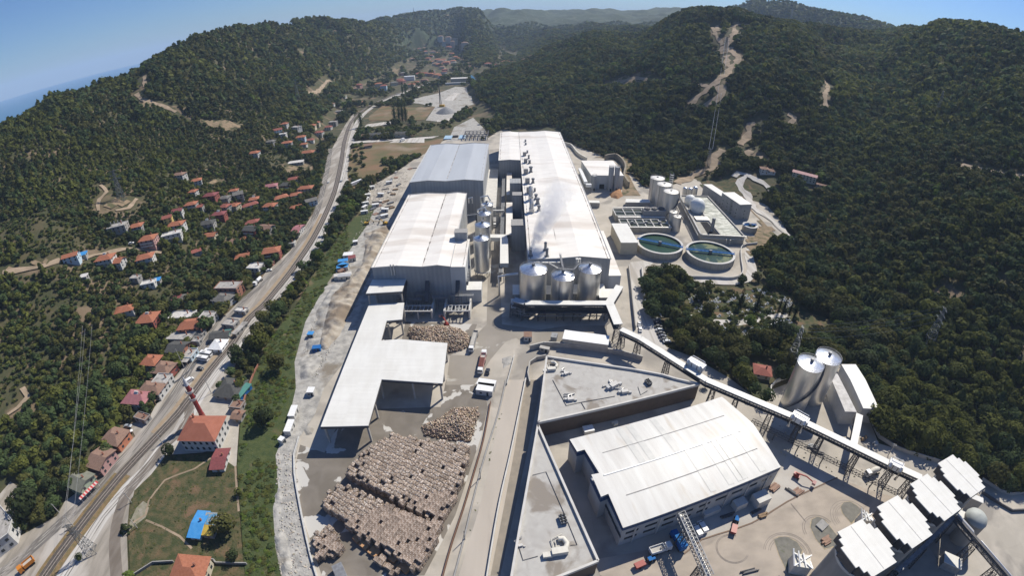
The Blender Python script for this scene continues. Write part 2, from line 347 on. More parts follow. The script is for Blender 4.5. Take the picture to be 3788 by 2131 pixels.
# ---------------------------------------------------------------- ground: one sheet of terrain to the horizon, and the sea
rng = np.random.default_rng(11)
def polar_sheet():
    az = np.radians(np.concatenate([np.arange(-180, -96, 6.), np.arange(-96, 96, .5), np.arange(96, 181, 6.)]))
    ds = [0, 40, 80, 120, 150]; d = 150.
    while d < 9500: d += max(7., d * .0095); ds.append(d)
    ds = np.array(ds); A, D = np.meshgrid(az, ds, indexing='ij'); X, Y = np.sin(A) * D, np.cos(A) * D
    Z = height(X.ravel(), Y.ravel()).reshape(X.shape) - .3
    Z = np.where(D > 2000, Z + (vnoise(X / 24, Y / 24, 8) - .5) * np.clip(Z / 30, 0, 1) * 9, Z)
    na, nd = X.shape; idx = np.arange(na * nd).reshape(na, nd)
    q = np.stack([idx[:-1, :-1], idx[:-1, 1:], idx[1:, 1:], idx[1:, :-1]], -1).reshape(-1, 4)
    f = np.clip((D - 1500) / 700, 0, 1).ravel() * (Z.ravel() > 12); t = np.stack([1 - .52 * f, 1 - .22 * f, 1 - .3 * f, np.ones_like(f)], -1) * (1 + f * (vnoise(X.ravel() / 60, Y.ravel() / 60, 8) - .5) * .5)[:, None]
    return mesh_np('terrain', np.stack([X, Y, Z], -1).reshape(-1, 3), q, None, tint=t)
def mesh_np(name, V, F, material, smooth=True, tint=None, parent=None):
    me = bpy.data.meshes.new(name); V = np.ascontiguousarray(V, np.float32); F = np.ascontiguousarray(F, np.int32); k = F.shape[1]
    me.vertices.add(len(V)); me.vertices.foreach_set('co', V.ravel()); me.loops.add(F.size); me.loops.foreach_set('vertex_index', F.ravel())
    me.polygons.add(len(F)); me.polygons.foreach_set('loop_start', np.arange(0, F.size, k, dtype=np.int32))
    if smooth: me.polygons.foreach_set('use_smooth', np.ones(len(F), bool))
    me.update(calc_edges=True)
    if tint is not None:
        a = me.attributes.new('tint', 'FLOAT_COLOR', 'POINT'); a.data.foreach_set('color', np.ascontiguousarray(tint, np.float32).ravel())
    if material is not None: me.materials.append(material)
    o = bpy.data.objects.new(name, me); COL.objects.link(o)
    if parent: o.parent = parent
    return o
ter = polar_sheet(); tag(ter, kind='structure')
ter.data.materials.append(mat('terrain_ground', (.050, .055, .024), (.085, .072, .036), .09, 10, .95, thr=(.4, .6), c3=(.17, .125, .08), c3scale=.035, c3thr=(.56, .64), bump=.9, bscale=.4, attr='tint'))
sea = MB().prism([(-16000 * math.sin(a) - 300, 16000 * math.cos(a)) for a in [i * PI / 32 for i in range(64)]], -9.0, -8.0).build('sea', mat('sea_water', (.02, .12, .22), rough=.35, spec=.3)); tag(sea, kind='structure')
# ---------------------------------------------------------------- what is not wooded: a 2 m mask on the ground
EX = np.zeros((1600, 1400), bool)      # x from -1600, y from -100, cell 2 m
def _cells(x0, x1, y0, y1):
    i0, i1 = max(0, int((x0 + 1600) / 2)), min(1600, int((x1 + 1600) / 2) + 1); j0, j1 = max(0, int((y0 + 100) / 2)), min(1400, int((y1 + 100) / 2) + 1)
    if i1 <= i0 or j1 <= j0: return None
    X, Y = np.meshgrid(np.arange(i0, i1) * 2 - 1599, np.arange(j0, j1) * 2 - 99, indexing='ij'); return i0, i1, j0, j1, X, Y
def pip(X, Y, poly):
    r = np.zeros(np.shape(X), bool); n = len(poly)
    for i in range(n):
        x1, y1 = poly[i][0], poly[i][1]; x2, y2 = poly[(i + 1) % n][0], poly[(i + 1) % n][1]
        if y1 == y2: continue
        c = ((y1 > Y) != (y2 > Y)) & (X < (x2 - x1) * (Y - y1) / (y2 - y1) + x1); r ^= c
    return r
def clear_poly(poly, to=True):
    xs, ys = [p[0] for p in poly], [p[1] for p in poly]; c = _cells(min(xs), max(xs), min(ys), max(ys))
    if c: EX[c[0]:c[1], c[2]:c[3]] = np.where(pip(c[4], c[5], poly), to, EX[c[0]:c[1], c[2]:c[3]])
def clear_disc(x, y, r):
    c = _cells(x - r, x + r, y - r, y + r)
    if c: EX[c[0]:c[1], c[2]:c[3]] |= (c[4] - x) ** 2 + (c[5] - y) ** 2 < r * r
def is_clear(x, y):
    i = ((np.asarray(x) + 1600) / 2).astype(int); j = ((np.asarray(y) + 100) / 2).astype(int); ok = (i >= 0) & (i < 1600) & (j >= 0) & (j < 1400)
    return np.where(ok, EX[np.clip(i, 0, 1599), np.clip(j, 0, 1399)], False)
_lay = [0]
def sheet(name, pts, z, material, clear=True):
    _lay[0] += 1; z += _lay[0] * .003
    pts = [(p[0], p[1]) for p in pts]
    n = len(pts)
    me = bpy.data.meshes.new(name)
    if sum(pts[i][0] * pts[(i + 1) % n][1] - pts[(i + 1) % n][0] * pts[i][1] for i in range(n)) < 0: pts = pts[::-1]
    me.from_pydata([(x, y, z) for x, y in pts], [], [tuple(range(n))]); me.materials.append(material)
    o = bpy.data.objects.new(name, me); COL.objects.link(o); tag(o, kind='structure')
    if clear: clear_poly(pts)
    return o
def smooth_line(pts, step=6.):
    P = [Vector((p[0], p[1], p[2] if len(p) > 2 else 0)) for p in pts]; out = []
    for i in range(len(P) - 1):
        a, b, c, d = P[max(i - 1, 0)], P[i], P[i + 1], P[min(i + 2, len(P) - 1)]; n = max(1, int((c - b).length / step))
        for k in range(n):
            t = k / n; out.append(.5 * ((2 * b) + (c - a) * t + (2 * a - 5 * b + 4 * c - d) * t * t + (3 * b - a - 3 * c + d) * t ** 3))
    out.append(P[-1]); return out
def ribbon(name, pts, width, z, material, drape=False, clear=True, kind='structure', wend=None, build=True, lift=.5):
    _lay[0] += 1; z += _lay[0] * .003
    P = smooth_line(pts); vs = []; fs = []; N = len(P); nc = 4 if drape else 1
    for i, p in enumerate(P):
        d = P[min(i + 1, N - 1)] - P[max(i - 1, 0)]; d.z = 0; d.normalize(); s = Vector((d.y, -d.x, 0)); wd = width if wend is None else width + (wend - width) * i / (N - 1)
        wv = wd * (1 + (.25 * math.sin(i * 1.7) if drape else 0))
        for k in range(nc + 1):
            q = p + s * wv * (k / nc - .5) * (1 + (1.1 * (vnoise(np.array([p.x / 6 + k]), np.array([p.y / 6]), 7)[0] - .4) if drape else 0)); vs.append((q.x, q.y, (hz(q.x, q.y) + lift) if drape else z))
        if clear: clear_disc(p.x, p.y, wd / 2 + ((1.5 + .0072 * p.xy.length) if drape else 1))
    for i in range(N - 1):
        for k in range(nc): a = i * (nc + 1) + k; fs.append((a, a + 1, a + nc + 2, a + nc + 1))
    m = MB(); m.v = vs; m.f = fs
    if not build: return m
    o = m.build(name, material); return tag(o, kind=kind)
def S_(T, pts): return [at(T(*p)) for p in pts]
def drape_patch(name, pts, material, cell=4., lift=.45, clear=True):
    pl = [(p.x, p.y) for p in pts]; xs, ys = [p[0] for p in pl], [p[1] for p in pl]
    gx, gy = np.arange(min(xs), max(xs) + cell, cell), np.arange(min(ys), max(ys) + cell, cell); X, Y = np.meshgrid(gx, gy, indexing='ij'); Z = height(X.ravel(), Y.ravel()).reshape(X.shape) + lift
    wob = (vnoise(X / 5, Y / 5, 3) - .5) * 7
    ins = pip(X + wob, Y - wob, pl); idx = np.arange(X.size).reshape(X.shape); ok = ins[:-1, :-1] & ins[1:, :-1] & ins[1:, 1:] & ins[:-1, 1:]
    q = np.stack([idx[:-1, :-1], idx[1:, :-1], idx[1:, 1:], idx[:-1, 1:]], -1)[ok]
    if clear: clear_poly(pl)
    if len(q) == 0: return None
    return tag(mesh_np(name, np.stack([X, Y, Z], -1).reshape(-1, 3), q, material), kind='structure')
m_yard = mat('yard_concrete', (.48, .435, .37), (.39, .355, .30), .08, 8, .9, c3=(.29, .265, .23), c3scale=.045, c3thr=(.53, .64), bump=.1, bscale=2, grid=(9, 7, .88), noisew=.5)
m_wet = mat('wet_dirty_concrete', (.155, .135, .11), (.21, .185, .155), .12, 8, .75, c3=(.50, .48, .44), c3scale=.075, c3thr=(.560, .572), noisew=.8)
m_pale = mat('pale_road', (.54, .515, .475), (.45, .42, .38), .4, 9, .9, c3=(.36, .33, .285), c3scale=.2, c3thr=(.52, .66), stretch=(1, .08, 1))
m_grav = mat('gravel', (.33, .295, .25), (.24, .215, .18), .35, 9, .95, c3=(.43, .395, .35), c3scale=.12, c3thr=(.5, .62), bump=.5, bscale=2, stretch=(1, .22, 1))
m_asph = mat('dusty_asphalt', (.18, .165, .15), (.13, .12, .108), .3, 9, .9, c3=(.34, .31, .275), c3scale=.25, c3thr=(.5, .65), stretch=(1, .06, 1))
m_pave = mat('pinkish_pavement', (.47, .42, .36), (.41, .365, .31), .12, 7, .9, stretch=(1, .2, 1), c3=(.34, .30, .26), c3scale=.2, c3thr=(.62, .78))
m_rub = mat('rubble_ground', (.45, .43, .39), (.28, .27, .25), .3, 10, .95, c3=(.22, .19, .15), c3scale=.05, c3thr=(.56, .68), bump=1., bscale=1.5)
m_dry = mat('dry_grass_ground', (.105, .088, .042), (.052, .062, .024), .3, 10, .95, thr=(.4, .58), c3=(.165, .105, .06), c3scale=.12, c3thr=(.56, .68), bump=1., bscale=1.5)
m_grass = mat('green_grass_ground', (.045, .066, .022), (.075, .09, .03), .4, 9, .95, c3=(.14, .115, .06), c3scale=.08, c3thr=(.58, .68), bump=.8, bscale=1.5)
m_brown = mat('brown_field_ground', (.20, .125, .07), (.115, .105, .045), .05, 9, .95, c3=(.24, .19, .13), c3scale=.02, c3thr=(.55, .68), bump=.5, bscale=1)
m_tan = mat('bare_earth', (.27, .195, .125), (.17, .135, .08), .25, 10, .95, c3=(.09, .085, .04), c3scale=.12, c3thr=(.52, .6), bump=.5, bscale=1)
m_trail = mat('gravel_trail', (.36, .275, .195), (.24, .185, .125), .15, 9, .95, bump=.5, bscale=1)
m_ball = mat('rail_ballast', (.12, .10, .085), (.08, .07, .06), .6, 8, .95)
src = lambda x, y: (x, y)
# the industrial yard
sheet('yard', S_(src, [(1015, 1632), (1040, 1900), (1095, 2131), (1200, 2400), (3900, 2300), (3900, 1826), (3740, 1831), (3630, 1776), (3480, 1711), (3250, 1641), (3215, 1551), (3250, 1513), (3100, 1340), (2960, 1400), (2860, 1440), (2830, 1500), (2700, 1400), (2560, 1320), (2430, 1270), (2380, 1200), (2360, 1060), (2350, 1010), (2470, 1010), (2560, 1040), (2740, 1050), (2790, 1020), (2790, 950), (2850, 900), (2930, 900), (2900, 830), (2820, 740), (2740, 690), (2560, 660), (2440, 700), (2380, 690), (2290, 600), (2130, 540), (2050, 480), (1850, 480), (1790, 520), (1700, 500), (1640, 520), (1560, 570), (1460, 640), (1370, 690), (1330, 800), (1300, 870), (1230, 980), (1150, 1180), (1110, 1300), (1085, 1440), (1050, 1560)]), 0, m_yard)
# wet, brown stained concrete of the paper yard and the street up to the silos
sheet('stockyard_floor', S_(BM, [(-280, 480), (-100, 540), (0, 330), (300, 215), (760, 200), (800, 0), (870, 0), (1060, 0), (1110, 200), (1060, 420), (960, 720), (870, 1000), (770, 1200), (640, 1449), (-120, 1449), (-200, 1200), (-300, 900), (-330, 700)]), .02, m_wet)
sheet('street_floor', S_(MM, [(800, 1449), (830, 1230), (960, 1230), (1020, 1080), (1100, 1000), (1110, 600), (1130, 300), (1230, 200), (1200, 700), (1215, 1000), (1500, 1040), (1700, 1010), (1990, 1010), (1990, 1170), (1640, 1150), (1420, 1180), (1320, 1100), (1240, 1130), (1130, 1260), (1010, 1449)]), .02, mat('damp_road', (.24, .215, .18), (.30, .27, .23), .07, 8, .85, c3=(.46, .44, .39), c3scale=.05, c3thr=(.60, .63)))
sheet('machine_floor', S_(MM, [(500, 980), (1030, 1000), (980, 1140), (830, 1230), (470, 1130)]), .015, m_wet)
# street between the stockyard wall and the office roofs
sheet('pavement', S_(BM, [(1255, 0), (1230, 100), (1150, 500), (1060, 900), (880, 1500), (1000, 1500), (1120, 1449), (1290, 700), (1420, 0)]), .02, m_pave)
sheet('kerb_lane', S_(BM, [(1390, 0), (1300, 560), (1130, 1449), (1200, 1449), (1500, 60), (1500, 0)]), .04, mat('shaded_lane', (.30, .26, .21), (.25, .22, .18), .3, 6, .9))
sheet('road', S_(MM, [(2160, 540), (2250, 530), (2340, 540), (2260, 590), (2275, 900), (2330, 960), (2360, 1080), (2440, 1180), (2350, 1230), (2200, 1040), (2170, 850)]), .03, m_pale)
sheet('paving', S_(BR, [(820, 560), (1190, 720), (820, 900), (720, 960), (560, 1060), (180, 1180), (60, 1000), (700, 800), (800, 620)]), .02, mat('repaired_slab', (.46, .43, .385), (.38, .35, .31), .1, 6, .9))
# asphalt court with circular tyre marks
m_court = mat('worn_court', (.42, .36, .295), (.33, .285, .235), .12, 9, .9, stretch=(1, 1.6, 1), c3=(.25, .22, .19), c3scale=.06, c3thr=(.58, .7))
sheet('courtyard', S_(BR, [(-560, 1449), (-600, 1330), (180, 1180), (560, 1060), (820, 905), (1190, 725), (1500, 840), (1640, 870), (2000, 1449), (900, 1700), (0, 1600)]), .03, m_court)
for k, (P, mm) in enumerate((( [(720, 1180), (760, 1160), (830, 1160), (900, 1200), (940, 1260), (900, 1449), (830, 1449), (760, 1300)], 1), ([(990, 1090), (1000, 1030), (1050, 1008), (1100, 1030), (1200, 1160), (1240, 1220), (1100, 1260), (1030, 1180)], 2), ([(1215, 940), (1240, 905), (1290, 900), (1340, 930), (1380, 970), (1300, 1070), (1230, 990)], 3))):
    W = S_(BR, P); sheet('kerb', W, .05, mat('yellowed_kerb', (.45, .36, .22), (.3, .26, .2), 1, 4, .9))
    cx, cy = sum(p.x for p in W) / len(W), sum(p.y for p in W) / len(W)
    sheet('traffic_island', [(cx + (p.x - cx) * .94, cy + (p.y - cy) * .94) for p in W], .08, mat('island_gravel', (.20, .19, .165), (.15, .145, .125), .5, 8, .95, c3=(.10, .12, .05), c3scale=.3, c3thr=(.62, .7)))
# circular tyre marks on the court
tm = mat('tyre_mark', (.23, .20, .175), (.30, .265, .23), .6, 6, .9)
for (c, rs, a0, a1) in (((1290, 1020), (5.6, 6.3, 7.2, 8.3), -20, 200), ((830, 1290), (6.5, 7.2, 8.4, 9.0), -10, 170), ((420, 1250), (5.5, 5.9), 60, 330), ((1060, 1110), (5.8, 6.6), 20, 190)):
    c = at(BR(*c))
    for r in rs:
        pts = [(c.x + r * math.cos(math.radians(a)), c.y + r * .95 * math.sin(math.radians(a))) for a in range(a0, a1, 12)]
        ribbon('tyre_mark', pts, .22, .045, tm, clear=False)
# left corridor: gravel, road, railway, pale road
sheet('corridor', S_(BL, [(-300, 1600), (-300, 1400), (0, 1240), (420, 1010), (480, 900), (700, 740), (900, 500), (1000, 420), (960, 330), (1100, 290), (1150, 190), (1260, 60), (1290, -12), (1400, -150), (1480, -280), (1580, -410), (1700, -510), (1800, -610), (1900, -690), (1960, -790), (2050, -870), (2150, -960), (2270, -1160), (2350, -1280), (2380, -1400), (2450, -1700), (2560, -1900), (2620, -1980), (2600, -1500), (2500, -1280), (2400, -1080), (2270, -850), (2140, -670), (1960, -450), (1900, -330), (1760, -150), (1700, -12), (1640, 60), (1420, 260), (1310, 430), (1200, 560), (1100, 700), (960, 900), (940, 1150), (960, 1600)]), 0, m_grav)
road_w = [at(p) for p in ((165, 2260), (240, 2131), (320, 2006), (380, 1911), (450, 1831), (540, 1746), (600, 1666), (665, 1596), (715, 1500), (770, 1415), (850, 1310), (900, 1240), (990, 1140), (1070, 1040), (1150, 940), (1200, 850), (1250, 740), (1275, 650), (1290, 580), (1305, 500), (1330, 440), (1380, 395), (1450, 358), (1560, 318), (1590, 308))]
ribbon('road', road_w, 7.5, .06, m_pale)
rail_w = [at(p) for p in ((95, 2260), (165, 2131), (280, 1971), (380, 1841), (450, 1756), (500, 1701), (590, 1606), (660, 1531), (720, 1452), (780, 1370), (865, 1265), (920, 1180), (975, 1130), (1050, 1040), (1105, 965), (1160, 880), (1205, 790), (1240, 700), (1262, 600), (1275, 520), (1300, 450), (1345, 405), (1420, 365), (1560, 312), (1650, 285), (1705, 262), (1718, 240), (1700, 225))]
ribbon('railway_bed', rail_w, 5.0, .09, m_ball)
ribbon('embankment', [p + Vector((-4.2, 0, 0)) for p in rail_w[6:17]], 2.4, .12, mat('tan_strip', (.36, .275, .18), (.29, .22, .15), .3, 6, .95))
for s in (-.75, .75):
    mb = MB(); P = smooth_line([(p.x + s, p.y) for p in rail_w], 8)
    for a, b in zip(P[:-1], P[1:]): mb.bar((a.x, a.y, .2), (b.x, b.y, .2), .24, .18)
    tag(mb.build('rail', mat('rusty_rail', (.36, .31, .27), rough=.5)), '%s steel rail of the railway beside the pale road' % ('left' if s < 0 else 'right'), 'rail')
mb = MB(); P = smooth_line([(p.x, p.y) for p in rail_w[:12]], .9)
for a, b in zip(P[::2], P[1::2]):
    d = (b - a).normalized(); n = Vector((d.y, -d.x, 0)) * 1.25; mb.bar((a.x - n.x, a.y - n.y, .12), (a.x + n.x, a.y + n.y, .12), .3, .12)
tag(mb.build('sleepers', mat('sleeper', (.09, .08, .07), rough=.9)), 'row of dark sleepers under the railway rails', 'railway sleepers', kind='stuff')
road_a = [at(p) for p in ((-60, 2160), (30, 2106), (200, 1960), (350, 1821), (425, 1731), (500, 1656), (565, 1571), (625, 1491), (668, 1425), (715, 1340), (765, 1265), (810, 1200), (850, 1165), (895, 1120), (950, 1070), (1000, 1020), (1050, 975), (1110, 900), (1165, 800), (1190, 720), (1205, 650), (1215, 600), (1222, 550))]
ribbon('road', road_a, 5.5, .05, m_asph)
ribbon('road', [at(BL(*p)) for p in ((880, 1600), (850, 1200), (880, 1000), (920, 870), (1000, 760), (1130, 610), (1230, 480), (1330, 390), (1400, 290), (1400, 190), (1330, 150))], 5.0, .075, mat('wet_asphalt', (.15, .125, .10), (.22, .19, .16), .3, 7, .8, stretch=(1, .3, 1)))
sheet('mosque_court', S_(BL, [(1200, 560), (1310, 430), (1420, 260), (1400, 120), (1560, 60), (1700, 130), (1800, 180), (1770, 330), (1750, 640), (1690, 650), (1640, 500), (1500, 540)]), .02, mat('paved_court', (.46, .42, .36), (.40, .365, .31), .3, 6, .9, grid=(3, 2, .86)))
sheet('field', S_(BL, [(980, 1600), (945, 1050), (1000, 800), (1200, 560), (1600, 545), (1745, 650), (1772, 970), (1830, 1600)]), .02, m_dry)
for P in ([(1560, 580), (1440, 660), (1300, 710), (1220, 745), (1150, 830), (1100, 900), (1080, 1000), (980, 1060)], [(1742, 640), (1752, 800), (1768, 975)], [(1080, 1040), (1200, 1090), (1330, 1160), (1420, 1250)]):
    ribbon('footpath', [at(BL(*p)) for p in P], .9, .05, m_trail)
sheet('path', S_(BL, [(960, 1060), (1010, 950), (1060, 900), (1110, 930), (1080, 1020), (1000, 1080), (950, 1130)]), .04, mat('worn_earth', (.30, .27, .22), (.2, .19, .12), .4, 8, .95))
sheet('riverbank_grass', S_(BL, [(1830, 1600), (1780, 970), (1755, 640), (1790, 200), (1870, 0), (1920, -130), (2010, -320), (2200, -560), (2400, -920), (2600, -1170), (2700, -1300), (2780, -1290), (2700, -1050), (2560, -900), (2400, -660), (2250, -400), (2180, -130), (2200, 0), (2150, 300), (2060, 500), (2050, 700), (2080, 1000), (2050, 1250), (2120, 1600)]), .01, m_grass)
sheet('embankment', S_(BL, [(2120, 1600), (2040, 1250), (2020, 950), (2060, 800), (2040, 560), (2130, 330), (2190, 60), (2180, -130), (2260, -430), (2400, -680), (2560, -920), (2720, -1150), (2790, -1300), (2900, -1200), (2870, -900), (2700, -560), (2560, -150), (2400, 60), (2330, 260), (2215, 430), (2185, 600), (2200, 850), (2260, 1200), (2400, 1600)]), .03, m_rub)
for k_, (ln, offs) in enumerate(((road_a, (-1.6, -.4, 1.3)), (road_w, (-1.7, .2, 1.6)))):
    for of in offs: ribbon('wheel_track', [p + Vector((of, 0, 0)) for p in ln], .45, .08, mat('wheel_track_dirt', (.13, .115, .10), (.36, .335, .30), .5, 7, .9, thr=(.40, .56), stretch=(1, .12, 1)), clear=False)
for sg, w_ in ((-3.4, 1.6), (4.0, 2.6)): ribbon('verge', [p + Vector((sg, 0, 0)) for p in rail_w[:5]], w_, .07, mat('dry_verge', (.26, .17, .085), (.16, .13, .06), .6, 9, .95, bump=.8, bscale=2))
ribbon('kerb', S_(BR, [(60, 1290), (190, 1185), (560, 1062), (820, 905), (1010, 810), (1195, 725)]), .5, .07, mat('rusty_joint', (.20, .14, .10), rough=.9)); ribbon('joint', S_(BR, [(850, 915), (960, 1050)]), .2, .07, tm)
sheet('yard', S_(BL, [(-300, 640), (0, 700), (60, 740), (190, 830), (130, 920), (100, 1080), (0, 1230), (-300, 1380)]), .02, m_grav)
# flats up the valley
sheet('field', S_(TM, [(90, 1075), (350, 1045), (560, 1060), (790, 1020), (760, 1060), (620, 1150), (500, 1210), (330, 1290), (200, 1330), (110, 1440), (70, 1300)]), .02, m_brown)
sheet('field', S_(TM, [(230, 860), (330, 780), (560, 795), (725, 785), (640, 885), (540, 890), (230, 890)]), .02, m_brown)
sheet('field', S_(TM, [(120, 960), (200, 930), (560, 930), (860, 900), (1040, 880), (1050, 960), (830, 1010), (540, 1000), (200, 1010)]), .01, m_dry)
sheet('construction_ground', S_(TM, [(410, 715), (560, 730), (740, 690), (870, 640), (985, 645), (1000, 700), (1030, 760), (930, 800), (900, 850), (760, 900), (650, 890), (720, 790), (600, 765), (450, 752)]), .03, m_rub)
sheet('construction_ground', S_(TM, [(830, 1010), (860, 940), (1000, 870), (1090, 960), (1100, 1010), (800, 1050)]), .03, m_rub)
for P in ([(190, 945), (215, 920), (400, 895), (410, 915)], [(380, 1056), (440, 1030), (640, 1020), (640, 1056)], [(100, 1060), (120, 1045), (530, 1022), (750, 1005), (700, 1022), (300, 1050)], [(730, 890), (830, 875), (820, 895), (735, 902)], [(780, 740), (860, 685), (905, 690), (850, 745)], [(400, 715), (600, 640), (640, 632), (450, 708)]):
    sheet('slab', S_(TM, P), .06, m_pale)
# car park and road by the cemetery
ribbon('path', [at(MR(*p)) for p in ((-120, 930), (40, 925), (160, 965), (300, 985), (450, 992), (600, 965), (720, 948), (830, 930))], 5, .04, m_pale)
ribbon('road', [at(MR(*p)) for p in ((-70, 560), (-30, 625), (100, 660), (250, 682), (420, 690), (520, 670), (565, 600), (540, 500), (560, 450), (640, 440))], 6.5, .03, m_pale)
ribbon('road', [at(MR(*p)) for p in ((640, 440), (700, 330), (640, 240), (560, 160), (500, 60), (480, -20))], 1.5, .02, m_tan, clear=True)
ribbon('road', [hit(MR(*p)) for p in ((885, 415), (800, 320), (700, 220), (560, 130), (530, 60), (470, -40), (540, -110))], 6, 0, m_pale, drape=True, lift=.6)
ribbon('road', [hit(TR(*p)) for p in ((750, 1449), (660, 1370), (560, 1310), (460, 1280), (430, 1310))], 5, 0, m_pale, drape=True, lift=.6)
drape_patch('bare_ground', [hit(p) for p in (MR(560, 600), MR(600, 450), MR(780, 400), MR(760, 300), MR(620, 220), MR(500, 330), MR(500, 470))], m_tan)
drape_patch('bare_ground', [hit(p) for p in (TR(180, 1330), TR(350, 1300), TR(480, 1330), TR(620, 1400), TR(600, 1449), TR(200, 1449))], m_dry)
drape_patch('bare_ground', [at(p) for p in (MR(130, 690), MR(420, 720), MR(600, 700), MR(640, 560), MR(680, 740), MR(560, 800), MR(300, 760))], m_dry)
sheet('cemetery_ground', S_(MR, [(20, 780), (250, 730), (640, 720), (880, 780), (900, 900), (1130, 960), (1160, 1040), (860, 1110), (700, 1090), (400, 1110), (260, 1030), (40, 940)]), .02, m_dry)
sheet('bare_ground', S_(TM, [(1900, 1160), (2130, 1160), (2200, 1210), (2150, 1290), (2200, 1390), (2240, 1449), (2100, 1449), (2110, 1320), (2060, 1190)]), .04, m_tan)
# trails and clearings on the hills
TRAILS = [(TR, [(420, 185), (440, 230), (400, 300), (360, 350), (320, 380)], 6), (TR, [(385, 350), (430, 390), (460, 440), (400, 510), (380, 550), (300, 600), (260, 650), (180, 700), (110, 775)], 6), (TR, [(370, 410), (390, 490)], 5), (TR, [(150, 625), (260, 645)], 4), (TR, [(320, 630), (345, 690), (290, 740), (210, 785)], 7), (TR, [(230, 200), (300, 260), (350, 330)], 4), (TR, [(300, 190), (310, 230)], 4), (TR, [(430, 185), (660, 190)], 3), (TR, [(590, 915), (545, 925), (540, 1000), (475, 1070)], 5), (TR, [(560, 1115), (530, 1150), (640, 1170)], 4), (TR, [(350, 1108), (285, 1170), (270, 1250), (150, 1290), (0, 1355)], 6), (TR, [(1080, 570), (1125, 640), (1105, 700), (1112, 790)], 3.5), (TR, [(830, 840), (880, 870), (840, 920)], 4), (TR, [(2110, 1215), (2250, 1250), (2574, 1310)], 4),
 (TM, [(1740, 640), (1850, 645), (2000, 620), (2100, 600), (2250, 582), (2440, 595)], 7), (TL, [(1070, 560), (1070, 640)], 5), (TL, [(1010, 690), (1060, 740), (1190, 780), (1300, 830)], 6), (TL, [(2440, 590), (2380, 650), (2280, 690)], 5), (TL, [(740, 1370), (790, 1420), (735, 1480), (730, 1560)], 2.5), (ML, [(860, 160), (950, 140), (1010, 70)], 2.5), (ML, [(20, 620), (200, 590), (330, 570), (450, 530)], 3.5), (ML, [(1200, 470), (960, 440), (700, 490), (560, 545)], 2.5), (BL, [(170, 60), (200, 130), (130, 210), (60, 260)], 2.5)]
for T, P, wd in TRAILS: ribbon('trail', [hit(T(*p)) for p in P], wd * (1.5 if T is TR else 1), 0, m_trail, drape=True)
for T, P in ((TL, [(1470, 872), (1600, 882), (1835, 925), (1700, 978), (1580, 945), (1480, 915)]), (TL, [(1050, 750), (1110, 742), (1190, 780), (1100, 800), (1040, 790)]), (TL, [(2160, 760), (2200, 735), (2250, 765), (2200, 780)]), (TL, [(1350, 850), (1430, 870), (1400, 920)]), (ML, [(230, 600), (0, 630), (0, 560), (120, 560), (400, 480), (430, 520)]), (ML, [(780, 50), (1010, 65), (930, 150), (740, 170)]), (TM, [(2020, 600), (2120, 545), (2450, 580), (2200, 640), (2120, 650)]), (TM, [(780, 100), (870, 110), (910, 150), (840, 140)]), (TM, [(390, 500), (460, 500), (450, 570), (390, 550)]), (TR, [(310, 370), (390, 290), (400, 380), (350, 410)]), (TL, [(1610, 1330), (1700, 1300), (1600, 1370), (1500, 1360)]), (TL, [(2060, 1240), (2260, 1200), (2360, 1240), (2300, 1280), (2130, 1290)]), (TR, [(2150, 960), (2250, 950), (2200, 1000)])):
    drape_patch('clearing', [hit(T(*p)) for p in P], m_tan)
# ---------------------------------------------------------------- the mill: halls, silos, galleries
def zat(base, top):
    B = at(base); v = ray(*top); k = (B.x * v[0] + B.y * v[1]) / (v[0] ** 2 + v[1] ** 2); return CAMH + v[2] * k
def section(xs, zs, y0, y1, z0=0.):
    """solid with an x-z section (roof line xs, zs) run from y0 to y1"""
    m = MB(); n = len(xs)
    vs = [(x, y0, z) for x, z in zip(xs, zs)] + [(xs[-1], y0, z0), (xs[0], y0, z0)]; k = len(vs); vs += [(v[0], y1, v[2]) for v in vs]
    m.add(vs, [tuple(range(k)), tuple(range(2 * k - 1, k - 1, -1))] + [(i, k + i, k + (i + 1) % k, (i + 1) % k) for i in range(k)]); return m
def rooflines(xs, zs, y0, y1, lift=.12, over=.3):
    m = MB(); X = list(xs); X[0] -= over; X[-1] += over
    for i in range(len(X) - 1): m.add([(X[i], y0 - over, zs[i] + lift), (X[i + 1], y0 - over, zs[i + 1] + lift), (X[i + 1], y1 + over, zs[i + 1] + lift), (X[i], y1 + over, zs[i] + lift)], [(0, 1, 2, 3)])
    return m
def hall(name, label, xs, zs, y0, y1, roofm, wallm='panel', x0=None, cols=True):
    cx, cy = (xs[0] + xs[-1]) / 2, y0
    X = [x - cx for x in xs]; t = thing(name, label, 'factory hall', (cx, cy, 0))
    section(X, zs, 0, y1 - y0).build('wall', wallm, t)
    rooflines(X, zs, 0, y1 - y0).build('roof', roofm, t, fix=False)
    p = MB(); L = y1 - y0                                     # parapet coping along the edges
    for i in range(len(X) - 1):
        for yy in (-.3, L + .3): p.bar((X[i], yy, zs[i] + .25), (X[i + 1], yy, zs[i + 1] + .25), .35, .5)
    for xx, zz in ((X[0] - .3, zs[0]), (X[-1] + .3, zs[-1])): p.bar((xx, -.3, zz + .25), (xx, L + .3, zz + .25), .35, .5)
    p.build('parapet', 'wwhite', t)
    return t, X, L
def dirt(t, x, y0, y1, z, w=.5, nm='gutter', seed=1, gap=.45):
    m = MB(); n = max(2, int((y1 - y0) / 3)); r = random.Random(seed); y = [y0 + (y1 - y0) * i / n for i in range(n + 1)]; q = [w * r.uniform(.3, 1.1) for _ in y]
    m.add([(x + sg * h / 2, v, z + .05) for v, h in zip(y, q) for sg in (-1, 1)], [(2 * i, 2 * i + 1, 2 * i + 3, 2 * i + 2) for i in range(n)])
    return m.build(nm, mat('dark_gutter', (.13, .11, .095), (.62, .58, .53), .35, 6, .9, thr=(.44, .62)), t, fix=False)
